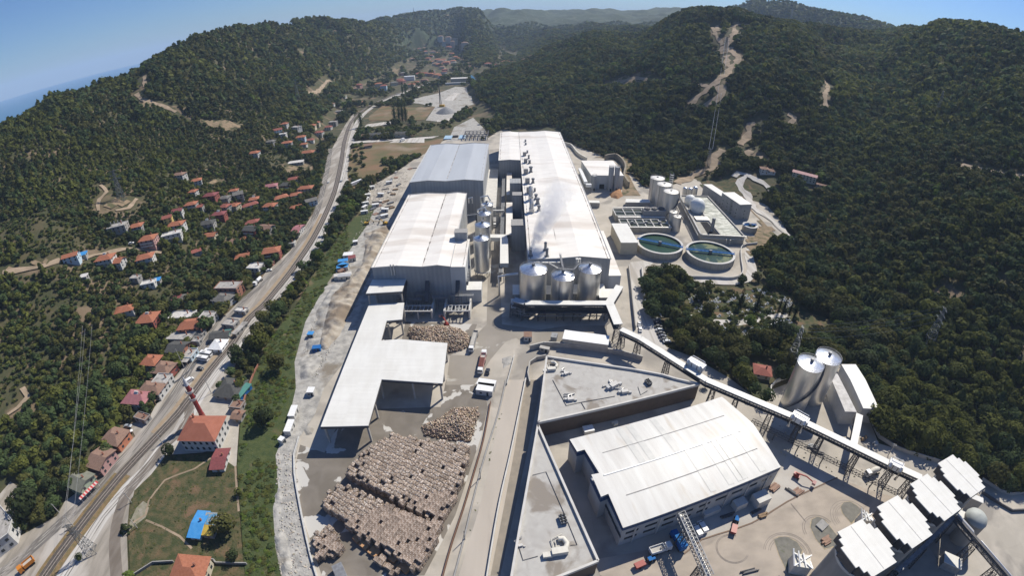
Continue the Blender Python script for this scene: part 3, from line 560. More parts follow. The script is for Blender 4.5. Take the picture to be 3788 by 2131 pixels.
# left front hall
xs, zs = [-77.4, -63, -49, -40.5, -33.6], [23.5, 24.5, 23.6, 24.5, 23.5]
lh, X, L = hall('factory_hall', 'long grey-walled hall with a stained white roof, in front of the bluish-roofed hall', xs, zs, 228, 341, 'hallroof')
cx = (xs[0] + xs[-1]) / 2
section([-33.6 - cx, -25.5 - cx], [23.5, 23.4], 0, 34).build('side_bay', 'panely', lh); rooflines([-33.6 - cx, -25.5 - cx], [23.5, 23.4], 0, 34).build('side_bay_roof', 'hallroof', lh, fix=False)
dirt(lh, X[2], 0, L, 23.72, .9, seed=3); dirt(lh, X[0] + 1.2, 0, L, 23.75, .4, seed=4, gap=.8); dirt(lh, X[-1] - .8, 36, L, 23.7, .5, seed=5, gap=.7); dirt(lh, -26.6 - cx, 0, 33, 23.55, .4, seed=8)
m = MB()
for dx in (0, 1.6): m.tube([(-66.5 - cx + dx, -.6, 19), (-66.5 - cx + dx, -.6, 25.8)], .42, 10)
m.build('vent_pipe', 'conclt', lh)
pb = at(MM(910, 375), 24); m = MB(); m.box(0, 0, 0, 7.5, 5.5, 5); rb = m.build('roof_box', 'panel', lh, (pb.x - cx, pb.y - 228 + 3, 23.5)); MB().box(0, 0, 5.02, 7.9, 5.9, .3).build('lid', 'wgrey', rb)
for i in range(11): MB().cyl(-25.0 - cx + .1, 1.5 + i * 1.7, 11, 13.6, .55, n=10).build('wall_duct', 'steel', lh)
wl = at(MM(990, 790)); m = MB(); m.box(0, 0, 0, 8.5, 9, 8); m.build('side_annex', 'panely', lh, (-21.5 - cx, 5, 0)); MB().box(0, 0, 0, 8.7, 9.2, .3).build('annex_roof', 'whiteroof', lh, (-21.5 - cx, 5, 8.01))
# the bluish hall behind it
xs2, zs2 = [-78.2, -64, -49.8, -35.5, -21.4], [29.6, 30.8, 29.8, 30.8, 29.6]
h2, X2, L2 = hall('factory_hall', 'grey hall with a pale bluish ribbed roof, rear left of the mill', xs2, zs2, 352.5, 464, 'greyroof')
dirt(h2, X2[2], 6, L2, 29.95, .6, seed=6, gap=.9); dirt(h2, X2[0] + 1.3, 4, L2, 29.8, .6, seed=7, gap=1.); dirt(h2, X2[-1] - 1.8, 4, L2, 29.85, .5, seed=9, gap=1.)
MB().box(0, 0, 0, 9, 100, 7).build('side_wing', 'panely', h2, (33, 50, 0)); MB().box(0, 0, 7.02, 9.3, 100.3, .25).build('wing_roof', 'conclt', h2, (33, 50, 0))
# the long main hall
H = 21.
xs3, zs3 = [9.6, 27, 39, 56.5], [H, H + .5, H + 1.6, H]
h3, X3, L3 = hall('factory_hall', 'longest white-roofed hall, behind the three big silver silos and giving off steam', xs3, zs3, 240, 549, 'hallroof')
c3 = (9.6 + 56.5) / 2
section([-11.2 - c3, -1 - c3, 9.5 - c3], [H, H + .7, H + .1], 196, L3).build('rear_bay', 'panel', h3); rooflines([-11.2 - c3, -1 - c3, 9.5 - c3], [H, H + .7, H + .1], 196, L3).build('rear_bay_roof', 'hallroof', h3, fix=False)
dirt(h3, X3[0] + 1.2, 0, 205, H + .17, .6, seed=10, gap=.5); dirt(h3, X3[-1] - 1.6, 0, L3, H + .3, .7, seed=11, gap=.7); dirt(h3, 9.5 - c3, 196, L3, H + .3, .7, seed=12); dirt(h3, X3[0] + 17.4, 24, 40, H + .7, .4, seed=13); dirt(h3, -10 - c3, 200, L3, H + .2, .6, seed=14, gap=.9)
m = MB().box(X3[0] + 8.7, -1.2, 0, 17.6, 2.4, H - .9); m.build('front_bay', 'panel', h3); MB().box(X3[0] + 8.7, -1.2, H - .88, 17.9, 2.8, .3).build('front_bay_roof', 'whiteroof', h3)
MB().box(60.4 - c3, 32, 0, 7.6, 62, 9.2).build('side_annex', 'panely', h3); MB().box(60.4 - c3, 32, 9.22, 7.9, 62.4, .3).build('annex_roof', 'hallroof', h3)
MB().box(58.2 - c3, 170, 0, 3.2, 210, 14).build('side_aisle', 'panely', h3); MB().box(58.2 - c3, 170, 14.02, 3.4, 210, .3).build('aisle_roof', 'whiteroof', h3)
for (px, py, w, d, hh) in ((1336, 460, 9.4, 10, 18.6), (1308, 155, 7, 7, 19.5)):
    b = at(MM(px, py), 0 if px == 1336 else 8); MB().box(0, 0, 0, w, d, hh).build('stair_tower', 'panel', h3, (4.6 - c3, b.y - 240 + d / 2, 0)); MB().box(0, 0, hh + .02, w + .4, d + .4, .9).build('tower_cap', 'wgrey', h3, (4.6 - c3, b.y - 240 + d / 2, 0))
MB().box(0, 0, 0, 9, 12, 20).build('stair_tower', 'panel', h3, (3.5 - c3, 140, 0))
MB().box(0, 0, 0, 4.5, 60, 9).build('low_aisle', 'panel', h3, (-1.5 - c3, 88, 0)); MB().box(0, 0, 9.02, 4.8, 60.3, .3).build('low_aisle_roof', 'hallroof', h3, (-1.5 - c3, 88, 0))
MB().box(0, 0, 0, 4.5, 58, 9).build('low_aisle', 'panel', h3, (-1.5 - c3, 165, 0)); MB().box(0, 0, 9.02, 4.8, 58.3, .3).build('low_aisle_roof', 'hallroof', h3, (-1.5 - c3, 165, 0))
for i in range(26): MB().cyl(7.4 - c3 + 1.2, 60 + i * 4.2, 9.5, 12, .9, n=10).build('wall_duct', 'steel', h3)
# vents on its roof
for k, (q, w, d, hh, mm) in enumerate((((375, 290), 1.6, 2, 2.2, 'steel'), ((380, 335), 1.6, 2, 2, 'steel'), ((362, 495), 3.2, 2.4, 3.6, 'wgrey'), ((403, 455), 1.5, 1.5, 2.4, 'steel'), ((377, 600), 3.2, 2.4, 4, 'wgrey'), ((436, 610), 2, 2, 3, 'steel'), ((424, 540), 1.6, 2, 3.4, 'steel'), ((382, 765), 3.6, 2.6, 4.6, 'wgrey'), ((455, 740), 2.4, 3, 5, 'steel'), ((404, 905), 3.6, 2.6, 4.6, 'wgrey'), ((487, 900), 2, 2, 4, 'steel'), ((425, 1050), 3.6, 2.6, 5, 'wgrey'), ((512, 1025), 1.6, 1.6, 3, 'wgrey'), ((530, 1140), 2, 2, 4, 'steel'), ((555, 1210), 2.4, 2.4, 4.5, 'steel'), ((575, 1310), 2, 2, 4, 'steel'))):
    b = at(Q1(*q), H + .6); m = MB()
    if mm == 'steel': m.cyl(0, 0, 0, hh * .8, w / 2, n=12).cyl(0, 0, hh * .8, hh, w * .75, w * .6, n=12).box(0, 0, -.2, w * 1.3, w * 1.3, .6)
    else: m.box(0, 0, -.3, w, d, hh).box(0, -d / 2 - .3, hh * .5, w * .8, .6, hh * .3)
    m.build('roof_vent', mm, h3, (b.x - c3, b.y - 240, H + .4), smooth=(mm == 'steel'))
for q, hh in (((455, 1150), 7), ((465, 1330), 6)):
    b = at(Q1(*q), H + .6); m = MB(); m.tube([(0, 0, 0), (0, 0, hh), (0, 3, hh + 2)], 1.5, 12); m.box(0, -.4, 0, 3.6, 3, hh * .5); m.build('exhaust_duct', 'inoxdull', h3, (b.x - c3, b.y - 240, H + .3), smooth=True)
for q, hh in (((450, 670), 5), ((670, 590), 5), ((692, 680), 5)):
    b = at(Q2(*q), H); m = MB().cyl(0, 0, 0, hh, .8, n=12).cyl(0, 0, hh, hh + .5, 1., .7, n=12).box(0, 0, -.2, 2.6, 2.6, .8); m.build('steam_stack', 'steel', h3, (b.x - c3, b.y - 240, H + .1), smooth=True)
# far right hall with slim silos
hh = 12.9
h4 = thing('factory_hall', 'smaller white-roofed hall with slim silos in front, right of the main hall', 'factory hall', (87.5, 415.5, 0))
MB().prism([(-14.6, 0), (14.9, 0), (14.2, 46), (-17.6, 46)], 0, hh).build('wall', 'panely', h4); MB().prism([(-14.9, -.3), (15.2, -.3), (14.5, 46.3), (-17.9, 46.3)], hh + .02, hh + .35).build('roof', 'hallroof', h4)
MB().box(-4.5, -.06, 0, 4.6, .12, 4.6).build('door', 'dark', h4)
for (x, y, hs, r) in ((90, 411.5, 22.6, 2.4), (95.4, 411.5, 22.6, 2.4), (75, 411.5, 14, 2.)):
    s = thing('slim_silo', 'slim grey silo %s in front of the white-roofed hall' % ('shorter, at the left corner' if hs < 20 else ('left one of the tall pair' if x < 92 else 'right one of the tall pair')), 'silo', (x, y, 0), group='slim silos')
    MB().cyl(0, 0, 0, hs, r, n=20).build('shell', 'panel', s, smooth=True); m = MB()
    for i in range(12):
        a = i * PI / 6; m.bar((r * math.cos(a), r * math.sin(a), hs), (r * math.cos(a), r * math.sin(a), hs + 1.2), .12)
    m.ring(0, 0, hs + 1.1, hs + 1.25, r - .08, r + .08, 16); m.build('railing', 'wwhite', s); MB().box(0, -r - .02, 0, 1.4, .3, 2.6).build('door', 'dark', s)
g = thing('duct_bridge', 'white angular service bridge between the main hall and the small hall', 'pipe bridge', (0, 0, 0))
for a, b in (((1180, 690), (1270, 890)), ((1270, 925), (1350, 925))):
    A, B = at(Q1(*a), 9), at(Q1(*b), 9); MB().bar((A.x, A.y, 8), (B.x, B.y, 8), 3., 2.5).build('deck', 'white', g)
for q in ((1230, 930), (1340, 930), (1290, 870)): p = at(Q1(*q), 8); MB().bar((p.x, p.y, 0), (p.x, p.y, 7), .5).build('leg', 'steel', g)
# ------------------------------------------------------------ silos
def railing(m, r, z, n=24, h=1.1):
    for i in range(n): a = 2 * PI * i / n; m.bar((r * math.cos(a), r * math.sin(a), z), (r * math.cos(a), r * math.sin(a), z + h), .09)
    m.ring(0, 0, z + h - .05, z + h + .05, r - .05, r + .05, n).ring(0, 0, z + h * .5, z + h * .5 + .06, r - .04, r + .04, n)
def silo(label, x, y, r, h, cone=2.2, shell='inox', legs=False, ladder=0., rail=True, group=None, capz=1.2, top='inoxroof', spiral=False):
    s = thing('storage_silo', label, 'silo', (x, y, 0), group=group); z0 = 4.5 if legs else 0
    MB().cyl(0, 0, z0, h, r, n=48, cap=True).build('shell', shell, s, smooth=True)
    rf = MB().lathe([(r + .12, h), (r * .55, h + cone * .5), (.8, h + cone)], n=48).build('cone_roof', top, s, smooth=True)
    MB().cyl(0, 0, h + cone - .1, h + cone + capz, .9, .8, n=14).build('vent_cap', 'steel', rf, smooth=True)
    if rail: m = MB(); railing(m, r, h, 28); m.build('railing', 'steel', s)
    m = MB(); a = math.radians(ladder); c, q = math.cos(a) * (r + .5), math.sin(a) * (r + .5)
    if spiral:
        P = []
        for i in range(40):
            t = i / 39; aa = a + t * 2.6; P.append(((r + .6) * math.cos(aa), (r + .6) * math.sin(aa), .5 + t * (h - .5)))
        for p, p2 in zip(P[:-1], P[1:]): m.bar(p, p2, 1.0, .15).bar((p[0], p[1], p[2] + 1), (p2[0], p2[1], p2[2] + 1), .1)
    else:
        m.bar((c - .3, q, 0), (c - .3, q, h + 1), .1).bar((c + .3, q, 0), (c + .3, q, h + 1), .1)
        for i in range(int(h / .8)): m.bar((c - .3, q, i * .8), (c + .3, q, i * .8), .07)
    m.build('ladder', 'dsteel', s)
    if legs:
        for i in range(8): a = i * PI / 4; MB().bar((r * .9 * math.cos(a), r * .9 * math.sin(a), 0), (r * .9 * math.cos(a), r * .9 * math.sin(a), z0), .35).build('leg', 'steel', s)
        MB().ring(0, 0, z0 - .1, z0 + .25, r, r + .5, 32).build('ring_beam', 'conclt', s)
    return s
S1 = silo('big silver silo, leftmost and widest of the three in front of the main hall', 11.6, 226.5, 7.4, 22.5, ladder=200)
S2 = silo('big silver silo, middle and lowest of the three in front of the main hall', 27.4, 222.5, 6.2, 20.5, ladder=250)
S3 = silo('big silver silo, rightmost of the three in front of the main hall', 42.6, 226.5, 6.2, 22.5, ladder=300)
cw = thing('silo_catwalk', 'grey steel catwalks linking the tops of the three big silver silos', 'catwalk', (0, 0, 0))
def walk(parent, P, w=.9, z=0, mname='steel'):
    m = MB()
    for a, b in zip(P[:-1], P[1:]):
        a, b = Vector(a), Vector(b); d = (b - a).normalized(); n = Vector((-d.y, d.x, 0)).normalized() * w / 2; m.bar(a, b, w, .12); u = Vector((0, 0, 1.05))
        for sg in (-1, 1):
            m.bar(a + n * sg + u, b + n * sg + u, .08); k = max(1, int((b - a).length / 2))
            for i in range(k + 1): p = a + (b - a) * i / k + n * sg; m.bar(p, p + u, .07)
    return m.build('walkway', mname, parent)
walk(cw, [(11.6, 227, 26), (20, 227, 25.8), (25, 223, 24.6), (33, 222, 24.4), (36, 226, 25.5), (42.6, 227, 26)]); walk(cw, [(27.4, 224, 24.4), (27.4, 241, 23.6)])
m = MB().cyl(35.6, 229.5, 24, 27, .9, n=12).cyl(37.2, 230.5, 24, 26.5, .7, n=12); m.build('filter_unit', 'inoxdull', cw, smooth=True)
for k, (q, r, hh2, lg) in enumerate((((1022, 595), 4.6, None, True), ((1012, 430), 4.9, None, False), ((1025, 310), 4.9, None, False), ((1040, 235), 4.6, None, False))):
    rim = [(1022, 362), (1008, 262), (1026, 178), (1040, 112)][k]; bx = at(MM(*q)); X_ = -18.2 + [0, -.4, -.5, .4][k]; y_ = [258, 283, 305, 327][k]
    hh2 = CAMH + ray(*MM(*rim))[2] * y_ / ray(*MM(*rim))[1]
    silo('silver process tower, %s in the row between the two hall blocks' % ['nearest and standing on legs', 'second', 'third', 'farthest'][k], X_, y_, r, hh2, 1.6, ladder=150, legs=lg, group='silver towers between the halls')
cw = thing('silo_catwalk', 'pipes and walkways over the row of silver towers between the halls', 'catwalk', (0, 0, 0))
walk(cw, [(-18.6, 283, 20), (-19, 305, 21), (-18, 327, 21)]); walk(cw, [(-30, 298, 24), (-19, 305, 22.5)])
m = MB(); m.tube([(-23, 282, 14), (-23, 283, 23), (-20, 284, 24.5), (-18, 285, 22)], .6, 10).tube([(-23, 305, 14), (-23, 305, 25), (-18.5, 306, 26.5), (-16, 305, 23)], .55, 10).tube([(-22, 326, 12), (-22, 327, 26), (-17, 327, 27), (-15, 327, 23)], .55, 10).tube([(-30, 320, 24), (-30, 320, 28), (-27.5, 320, 28.5), (-27.5, 320, 24)], .5, 10)
m.build('pipe', 'inox', cw, smooth=True)
m = MB()
for i in range(6): m.bar((-24 + i * .1, 300 + i * 2, 0), (-24 + i * .1, 300 + i * 2, 23), .25)
m.build('column', 'dsteel', cw)
# pipe bridges between the halls
g = thing('pipe_bridge', 'white L-shaped pipe bridge between the left silver towers and the main hall', 'pipe bridge')
A, B, C_ = at(MM(1075, 350), 9), at(MM(1230, 352), 9), at(MM(1230, 590), 9)
MB().bar((A.x, A.y, 8), (B.x + 2, B.y, 8), 5, 2.6).build('deck', 'panely', g); MB().bar((A.x, A.y, 9.45), (B.x + 2, B.y, 9.45), 5.2, .25).build('deck_roof', 'whiteroof', g)
MB().bar((B.x, B.y - 2.7, 8), (C_.x, C_.y + 6, 8), 5, 2.6).build('deck', 'panely', g); MB().bar((B.x, B.y - 2.7, 9.45), (C_.x, C_.y + 6, 9.45), 5.2, .25).build('deck_roof', 'whiteroof', g)
for p in ((A.x + 3, A.y), (B.x, B.y), (C_.x, C_.y + 9), (B.x, (B.y + C_.y) / 2)): MB().box(p[0], p[1], 0, .6, .6, 6.6).build('leg', 'steel', g)
g = thing('pipe_bridge', 'narrow white pipe bridge farther up the alley between the halls', 'pipe bridge'); A, B = at(MM(1090, 155), 8), at(MM(1228, 155), 8)
MB().bar((A.x, A.y, 7.6), (B.x, B.y, 7.6), 1.6, 1.2).build('deck', 'wwhite', g); m = MB()
for i in range(10): x = A.x + (B.x - A.x) * i / 9; m.bar((x, A.y, 5.6), (x + (B.x - A.x) / 9, A.y, 7), .12).bar((x, A.y, 7), (x, A.y, 5.6), .12)
m.bar((A.x, A.y, 5.6), (B.x, A.y, 5.6), .15); m.build('truss', 'steel', g)
for x in (A.x + 1, B.x): MB().box(x, A.y, 0, .5, .5, 6).build('leg', 'steel', g)
pr = thing('pipe_rack', 'long concrete pipe rack in the shaded alley beside the main hall', 'pipe rack', (-6.5, 250, 0))
for y in range(0, 180, 12): MB().box(-1.6, y, 0, .5, .5, 6).box(1.6, y, 0, .5, .5, 6).box(0, y, 6, 4, .6, .5).build('frame', 'conc', pr)
m = MB()
for x in (-1.2, -.6, 0, .5, 1.1): m.tube([(x, 0, 6.8), (x, 176, 6.8)], .2 + .05 * abs(x), 8)
m.build('pipe', 'steel', pr, smooth=True)
m = MB().tube([(-1, -15, 0), (-1, -15, 13), (4.5, -15, 14), (10, -14, 14)], .7, 12); m.build('bend_pipe', 'inox', pr, smooth=True)
# low blocks around the foot of the big silos
g = thing('silo_base_building', 'low white-topped plant building around the feet of the three big silver silos', 'plant building', (27, 228, 0))
MB().box(0, 5.2, 0, 53, 10, 5).build('wall', 'panel', g); MB().box(0, 5.2, 5.02, 53.4, 10.4, .3).build('roof', 'whiteroof', g); MB().box(26, -2, 0, 9, 9, 6.5).build('end_block', 'panel', g); MB().box(26, -2, 6.52, 9.3, 9.3, .3).build('end_block_roof', 'whiteroof', g)
MB().box(-22, -7.5, 0, 11, 9, 4).build('side_block', 'panel', g); MB().box(-22, -7.5, 4.02, 11.4, 9.4, .3).build('side_block_roof', 'whiteroof', g)
# ------------------------------------------------------------ conveyor galleries
def gallery(parent, P, w=3.4, h=2.4, legs=(), truss=True, roofm='whiteroof', legm='dsteel', side='dsteel', thick=.3):
    for a, b in zip(P[:-1], P[1:]):
        a, b = Vector(a), Vector(b); MB().bar(a, b, w, thick).build('gallery_roof', roofm, parent)
        u = Vector((0, 0, -h)); d = (b - a).normalized(); n = Vector((-d.y, d.x, 0)).normalized() * w * .46; L = (b - a).length; k = max(2, int(L / 2.6))
        MB().bar(a + u, b + u, w * .95, .25).build('floor', 'dsteel', parent); MB().bar(a + u * .5, b + u * .5, w * .35, .5).build('belt', 'steel', parent)
        m = MB()
        for sg in (-1, 1):
            m.bar(a + n * sg - Vector((0, 0, .3)), b + n * sg - Vector((0, 0, .3)), .18).bar(a + n * sg + u, b + n * sg + u, .22).bar(a + n * sg + u * .55, b + n * sg + u * .55, .12)
            for i in range(k):
                p, q = a + (b - a) * i / k + n * sg, a + (b - a) * (i + 1) / k + n * sg; m.bar(p, p + u, .14); m.bar(p if i % 2 else p + u, q + u if i % 2 else q, .12)
        m.build('truss', side, parent)
def trestle(parent, x, y, z, ang=0, w=3., s=1.5):
    m = MB(); c, q = math.cos(ang), math.sin(ang); P = []
    for a, b in ((-w / 2, -s / 2), (w / 2, -s / 2), (w / 2, s / 2), (-w / 2, s / 2)): P.append((x + a * c - b * q, y + a * q + b * c, x + a * 1.4 * c - b * 1.4 * q, y + a * 1.4 * q + b * 1.4 * c))
    for p in P: m.bar((p[2], p[3], 0), (p[0], p[1], z), .3)
    k = max(1, int(z / 3))
    for i in range(k):
        for j in range(4):
            def pt(p, t): return (p[2] + (p[0] - p[2]) * t, p[3] + (p[1] - p[3]) * t, z * t)
            a, b = P[j], P[(j + 1) % 4]; m.bar(pt(a, i / k), pt(b, (i + 1) / k), .12).bar(pt(a, (i + 1) / k), pt(b, (i + 1) / k), .12).bar(pt(b, i / k), pt(a, (i + 1) / k), .12)
    m.build('trestle', 'dsteel', parent)
g1 = thing('conveyor_gallery', 'white-roofed conveyor gallery on dark trusses across the front of the three big silos', 'conveyor')
a0, a1, a2, a3 = at(MM(1300, 815), 11), at(MM(1385, 840), 11), at(MM(2010, 842), 11), at(MM(2075, 1000), 11)
gallery(g1, [a0, a1], 4.2, 3, roofm='greyroof'); gallery(g1, [a1, a2 + Vector((1.5, 0, 0))], 4, 3); gallery(g1, [a2 - Vector((0, .2, .05)), a3], 4.6, 3)
e1 = at(MM(2085, 715), 11); gallery(g1, [a2 + Vector((0, .5, -.1)), e1], 4.4, 3)
MB().bar((a1.x, a1.y + 1, 6.6), (a2.x, a2.y + 1, 6.6), 9, .3).build('pipe_shade_deck', 'dsteel', g1)  # stands for pipe racks; added and widened to deepen shade under the gallery
for t in (0., .2, .42, .62, .82): p = a1.lerp(a2, t); trestle(g1, p.x, p.y, 8)
trestle(g1, a0.x, a0.y, 8); trestle(g1, a3.x, a3.y, 8); trestle(g1, a2.x, a2.y, 8)
m = MB()
for z in (4.4, 6.2): m.tube([(a0.x, a0.y - 2.6, z), (a1.x, a1.y - 2.6, z), (a2.x, a2.y - 2.6, z)], .25, 8)
m.build('pipe', 'steel', g1, smooth=True)
g2 = thing('conveyor_gallery', 'long straight white-roofed conveyor running from the silos down to the four stepped towers', 'conveyor')
cv = [at(p, z) for p, z in ((MM(2095, 1035), 11.5), (MM(2235, 1100), 11.5), (MM(2574, 1275), 11.5), (BR(230, 0), 11.7), (BR(860, 265), 12), (BR(1570, 610), 12.5), (BR(1820, 725), 13))]
gallery(g2, [cv[0], cv[1], cv[3], cv[4], cv[5], cv[6]], 3.3, 2.6)
dv = (cv[4] - cv[3]); ang = math.atan2(dv.y, dv.x)
for t, (A, B) in ((.1, (0, 1)), (.95, (0, 1)), (.45, (1, 3)), (.1, (3, 4)), (.38, (3, 4)), (.78, (3, 4)), (.1, (4, 5)), (.35, (4, 5)), (.72, (4, 5)), (.2, (5, 6)), (.8, (5, 6))): p = cv[A].lerp(cv[B], t); trestle(g2, p.x, p.y, p.z - 3, ang + PI / 2, 3, 1.6)
lv = thing('walkway', 'low dark lattice walkway along the foot of the long conveyor', 'walkway'); m = MB()
A, B = at(BR(560, 310), 4), at(BR(1640, 850), 4); n = Vector((.7, .7, 0)) * .8
for k in range(46):
    p, q = A.lerp(B, k / 46), A.lerp(B, (k + 1) / 46)
    for sg in (-1, 1): m.bar(p + n * sg, q + n * sg, .14).bar(p + n * sg + Vector((0, 0, 1.4)), q + n * sg + Vector((0, 0, 1.4)), .14).bar(p + n * sg, q + n * sg + Vector((0, 0, 1.4)), .1).bar(p + n * sg, p + n * sg + Vector((0, 0, 1.4)), .1)
    m.bar(p - n, p + n, .1); m.bar(p - n, q + n, .1)
m.build('lattice', 'dsteel', lv)
for k in range(7): p = A.lerp(B, k / 6); MB().box(p.x, p.y, 0, .35, .35, 4).build('leg', 'dsteel', lv)
for k, (a, b) in enumerate((((100, 1245), (215, 1310)), ((870, 235), (985, 300)), ((1590, 590), (1690, 640)))):
    T = MR if k == 0 else BR; A, B = at(T(*a), 14.5), at(T(*b), 14.5); c = (A + B) / 2; d = (B - A); an = math.atan2(d.y, d.x); L = d.length
    s = thing('transfer_housing', 'white transfer housing with two silver chutes, %s on the long conveyor' % ['uppermost', 'middle', 'lowest'][k], 'conveyor housing', (c.x, c.y, 0), an, 'transfer housings on the conveyor')
    MB().box(0, 0, 11.6, L, 3.6, 2.6).build('cover', 'white', s); 
    for sg in (-1, 1): MB().tube([(sg * L * .38, -1.6, 14.4), (sg * L * .38, -2.8, 13.6), (sg * L * .38, -3.0, 9)], .62, 12).build('chute', 'inox', s, smooth=True)
    m = MB(); m.tube([(-L * .42, 1.4, 14.3), (-L * .38, 1.4, 15.4), (L * .38, 1.4, 15.4), (L * .42, 1.4, 14.3)], .16, 8); m.build('handrail', 'white', s)
    m = MB()
    for i in range(4): m.bar((-L / 2 + i * L / 3, -1.9, 9), (-L / 2 + i * L / 3, -1.9, 14), .2)
    m.bar((-L / 2, -1.9, 10.5), (L / 2, -1.9, 10.5), .15); m.build('frame', 'dsteel', s)
# ------------------------------------------------------------ four stepped towers at the lower right
TZ = 28.
tow = [([Q12(800, 810), Q12(1150, 600), Q12(1665, 1250), Q12(1310, 1470)], 'nearest and lowest in the picture'), ([Q12(1385, 440), Q12(1675, 245), Q12(2185, 830), Q12(1915, 1055)], 'second from the front'), ([Q6(900, 575), Q6(1140, 405), Q6(1635, 915), Q6(1410, 1135)], 'third from the front'), ([Q6(1310, 270), Q6(1515, 120), Q6(1990, 600), Q6(1805, 780)], 'farthest, by the wood')]
for k, (C4, lab) in enumerate(tow):
    W, N_, E, S0 = [at(p, TZ) for p in C4]; ctr = (W + N_ + E + S0) / 4; ax = ((E + S0) / 2 - (W + N_) / 2); Lh = ax.length / 2; an = math.atan2(ax.y, ax.x); wh = (W - N_).length / 2
    s = thing('silo_tower', 'concrete silo tower under a stepped white roof, ' + lab, 'silo tower', (ctr.x, ctr.y, 0), an, 'stepped towers')
    st = [(1, 1.0), (.73, 1.24), (.44, 1.48)]; out = []
    for sx, sy in ((1, 1), (-1, 1), (-1, -1), (1, -1)):
        seq = [(Lh * a, wh * b) for a, b in st]; pts = []
        for i, (x, y) in enumerate(seq):
            pts.append((x, y))
            if i < 2: pts.append((seq[i + 1][0], y))
        pts = [(sx * x, sy * y) for x, y in pts]
        if sx * sy < 0: pts = pts[::-1]
        out += pts
    MB().prism(out, TZ - .35, TZ).build('roof', 'whiteroof', s)
    inner = [(x * .93, y * .93) for x, y in out]; MB().prism(inner, TZ - 4.5, TZ - .4).build('top_housing', 'dsteel', s)
    R0 = Lh * .93; MB().cyl(0, 0, 0, TZ - 6, R0, n=48).build('shell', mat('tower_concrete', (.36, .34, .31), (.28, .265, .24), .25, 6, .9, stretch=(1, 1, .2)), s, smooth=True)
    MB().ring(0, 0, TZ - 6, TZ - 4.9, R0 - .35, R0, 48).build('rim', 'conclt', s, smooth=True); MB().box(0, 0, TZ - 6, 3, 3, 1.5).build('hatch', 'steel', s)
    for sg in (-1, 1): MB().bar((-Lh * .95, sg * wh * .8, TZ - 5), (-Lh * .95, sg * wh * .8, TZ - .5), .3).build('post', 'dsteel', s)
    MB().box(0, 0, TZ + .01, Lh * 1.9, .2, .05).build('roof_seam', 'flatw', s)
pg = thing('pipe_gallery', 'dark lattice pipe gallery with silver pipes running off to the lower right corner', 'pipe gallery')
A, B = at(BR(2060, 1010), 14), at(BR(1640, 1420), 14); gallery(pg, [A, B], 1.6, 2.2, roofm='steel')
A2, B2 = at(BR(2080, 1010), 15), at(BR(2480, 1470), 15); gallery(pg, [A2, B2], 1.2, 2.6, roofm='dsteel'); n = Vector((.8, .6, 0)) * .9
P0 = [A2 + n, A2.lerp(B2, .3) + n, A2.lerp(B2, .36) + n * 2.2 - Vector((0, 0, 2))]; m = MB().tube(P0, .4, 10); m.tube([A2.lerp(B2, .42) + n * 2.2 - Vector((0, 0, 2)), A2.lerp(B2, .44) + n, B2 + n], .4, 10).tube([A2 + n * 1.7, A2.lerp(B2, .3) + n * 1.7], .25, 10); m.build('pipe', 'inox', pg, smooth=True)
for p in (A, A.lerp(B, .5), B, A2.lerp(B2, .4), A2.lerp(B2, .8)): trestle(pg, p.x, p.y, 12, .8)
dm = at(BR(2230, 1020), 13); s = thing('domed_tank', 'grey domed tank beside the stepped towers', 'tank', (dm.x, dm.y, 0)); MB().cyl(0, 0, 0, 12.5, 4.6, n=36).build('shell', mat('tower_concrete', (.3, .3, .3)), s, smooth=True); MB().lathe([(4.7, 12.5), (4.2, 13.6), (3, 14.6), (1.4, 15.2), (.01, 15.4)], n=36).build('dome', mat('dome_coating', (.42, .44, .41), (.36, .38, .36), .5, 4, .6), s, smooth=True)
for k, (T, q, wd, dp, hh2, lb) in enumerate(((BR, (2110, 995), 4, 3, 11, 'small white plant hut between the towers and the domed tank'), (BR, (2050, 1340), 7, 4.5, 4, 'pale grey roofed hut in the lower right corner beyond the towers'), (BR, (2230, 880), 5, 2.4, 7, 'white shell-shaped canopy near the domed tank'))):
    c = at(T(*q), hh2); s = thing('plant_hut', lb, 'hut', (c.x, c.y, 0), -.7); MB().box(0, 0, 0, wd, dp, hh2).build('wall', 'wgrey', s); MB().box(0, 0, hh2 + .02, wd + .5, dp + .5, .3).build('roof', 'whiteroof', s)
for k, (q, sz) in enumerate((((940, 1340), 6.5), ((1415, 1015), 4.5))):
    c = at(BR(*q), 5); s = thing('loading_hopper', 'white ribbed loading hopper %s the stepped towers' % ('in front of' if k == 0 else 'tucked between the two nearest of'), 'hopper', (c.x, c.y, 0), -.35)
    MB().box(0, 0, 0, sz, sz * .85, 5, taper=.9).build('body', 'offwhite', s); m = MB()
    for i in range(4): m.bar((-sz / 2 + i * sz / 3, -sz * .4, 5.1), (-sz / 2 + i * sz / 3 - 1, sz * .4, 7.5 - i), .45)
    m.bar((-sz / 2, -sz * .4, 5.2), (sz / 2, sz * .4, 5.2), .4).bar((sz / 2, -sz * .4, 5.2), (-sz / 2, sz * .4, 5.2), .4); m.build('frame', 'white', s)
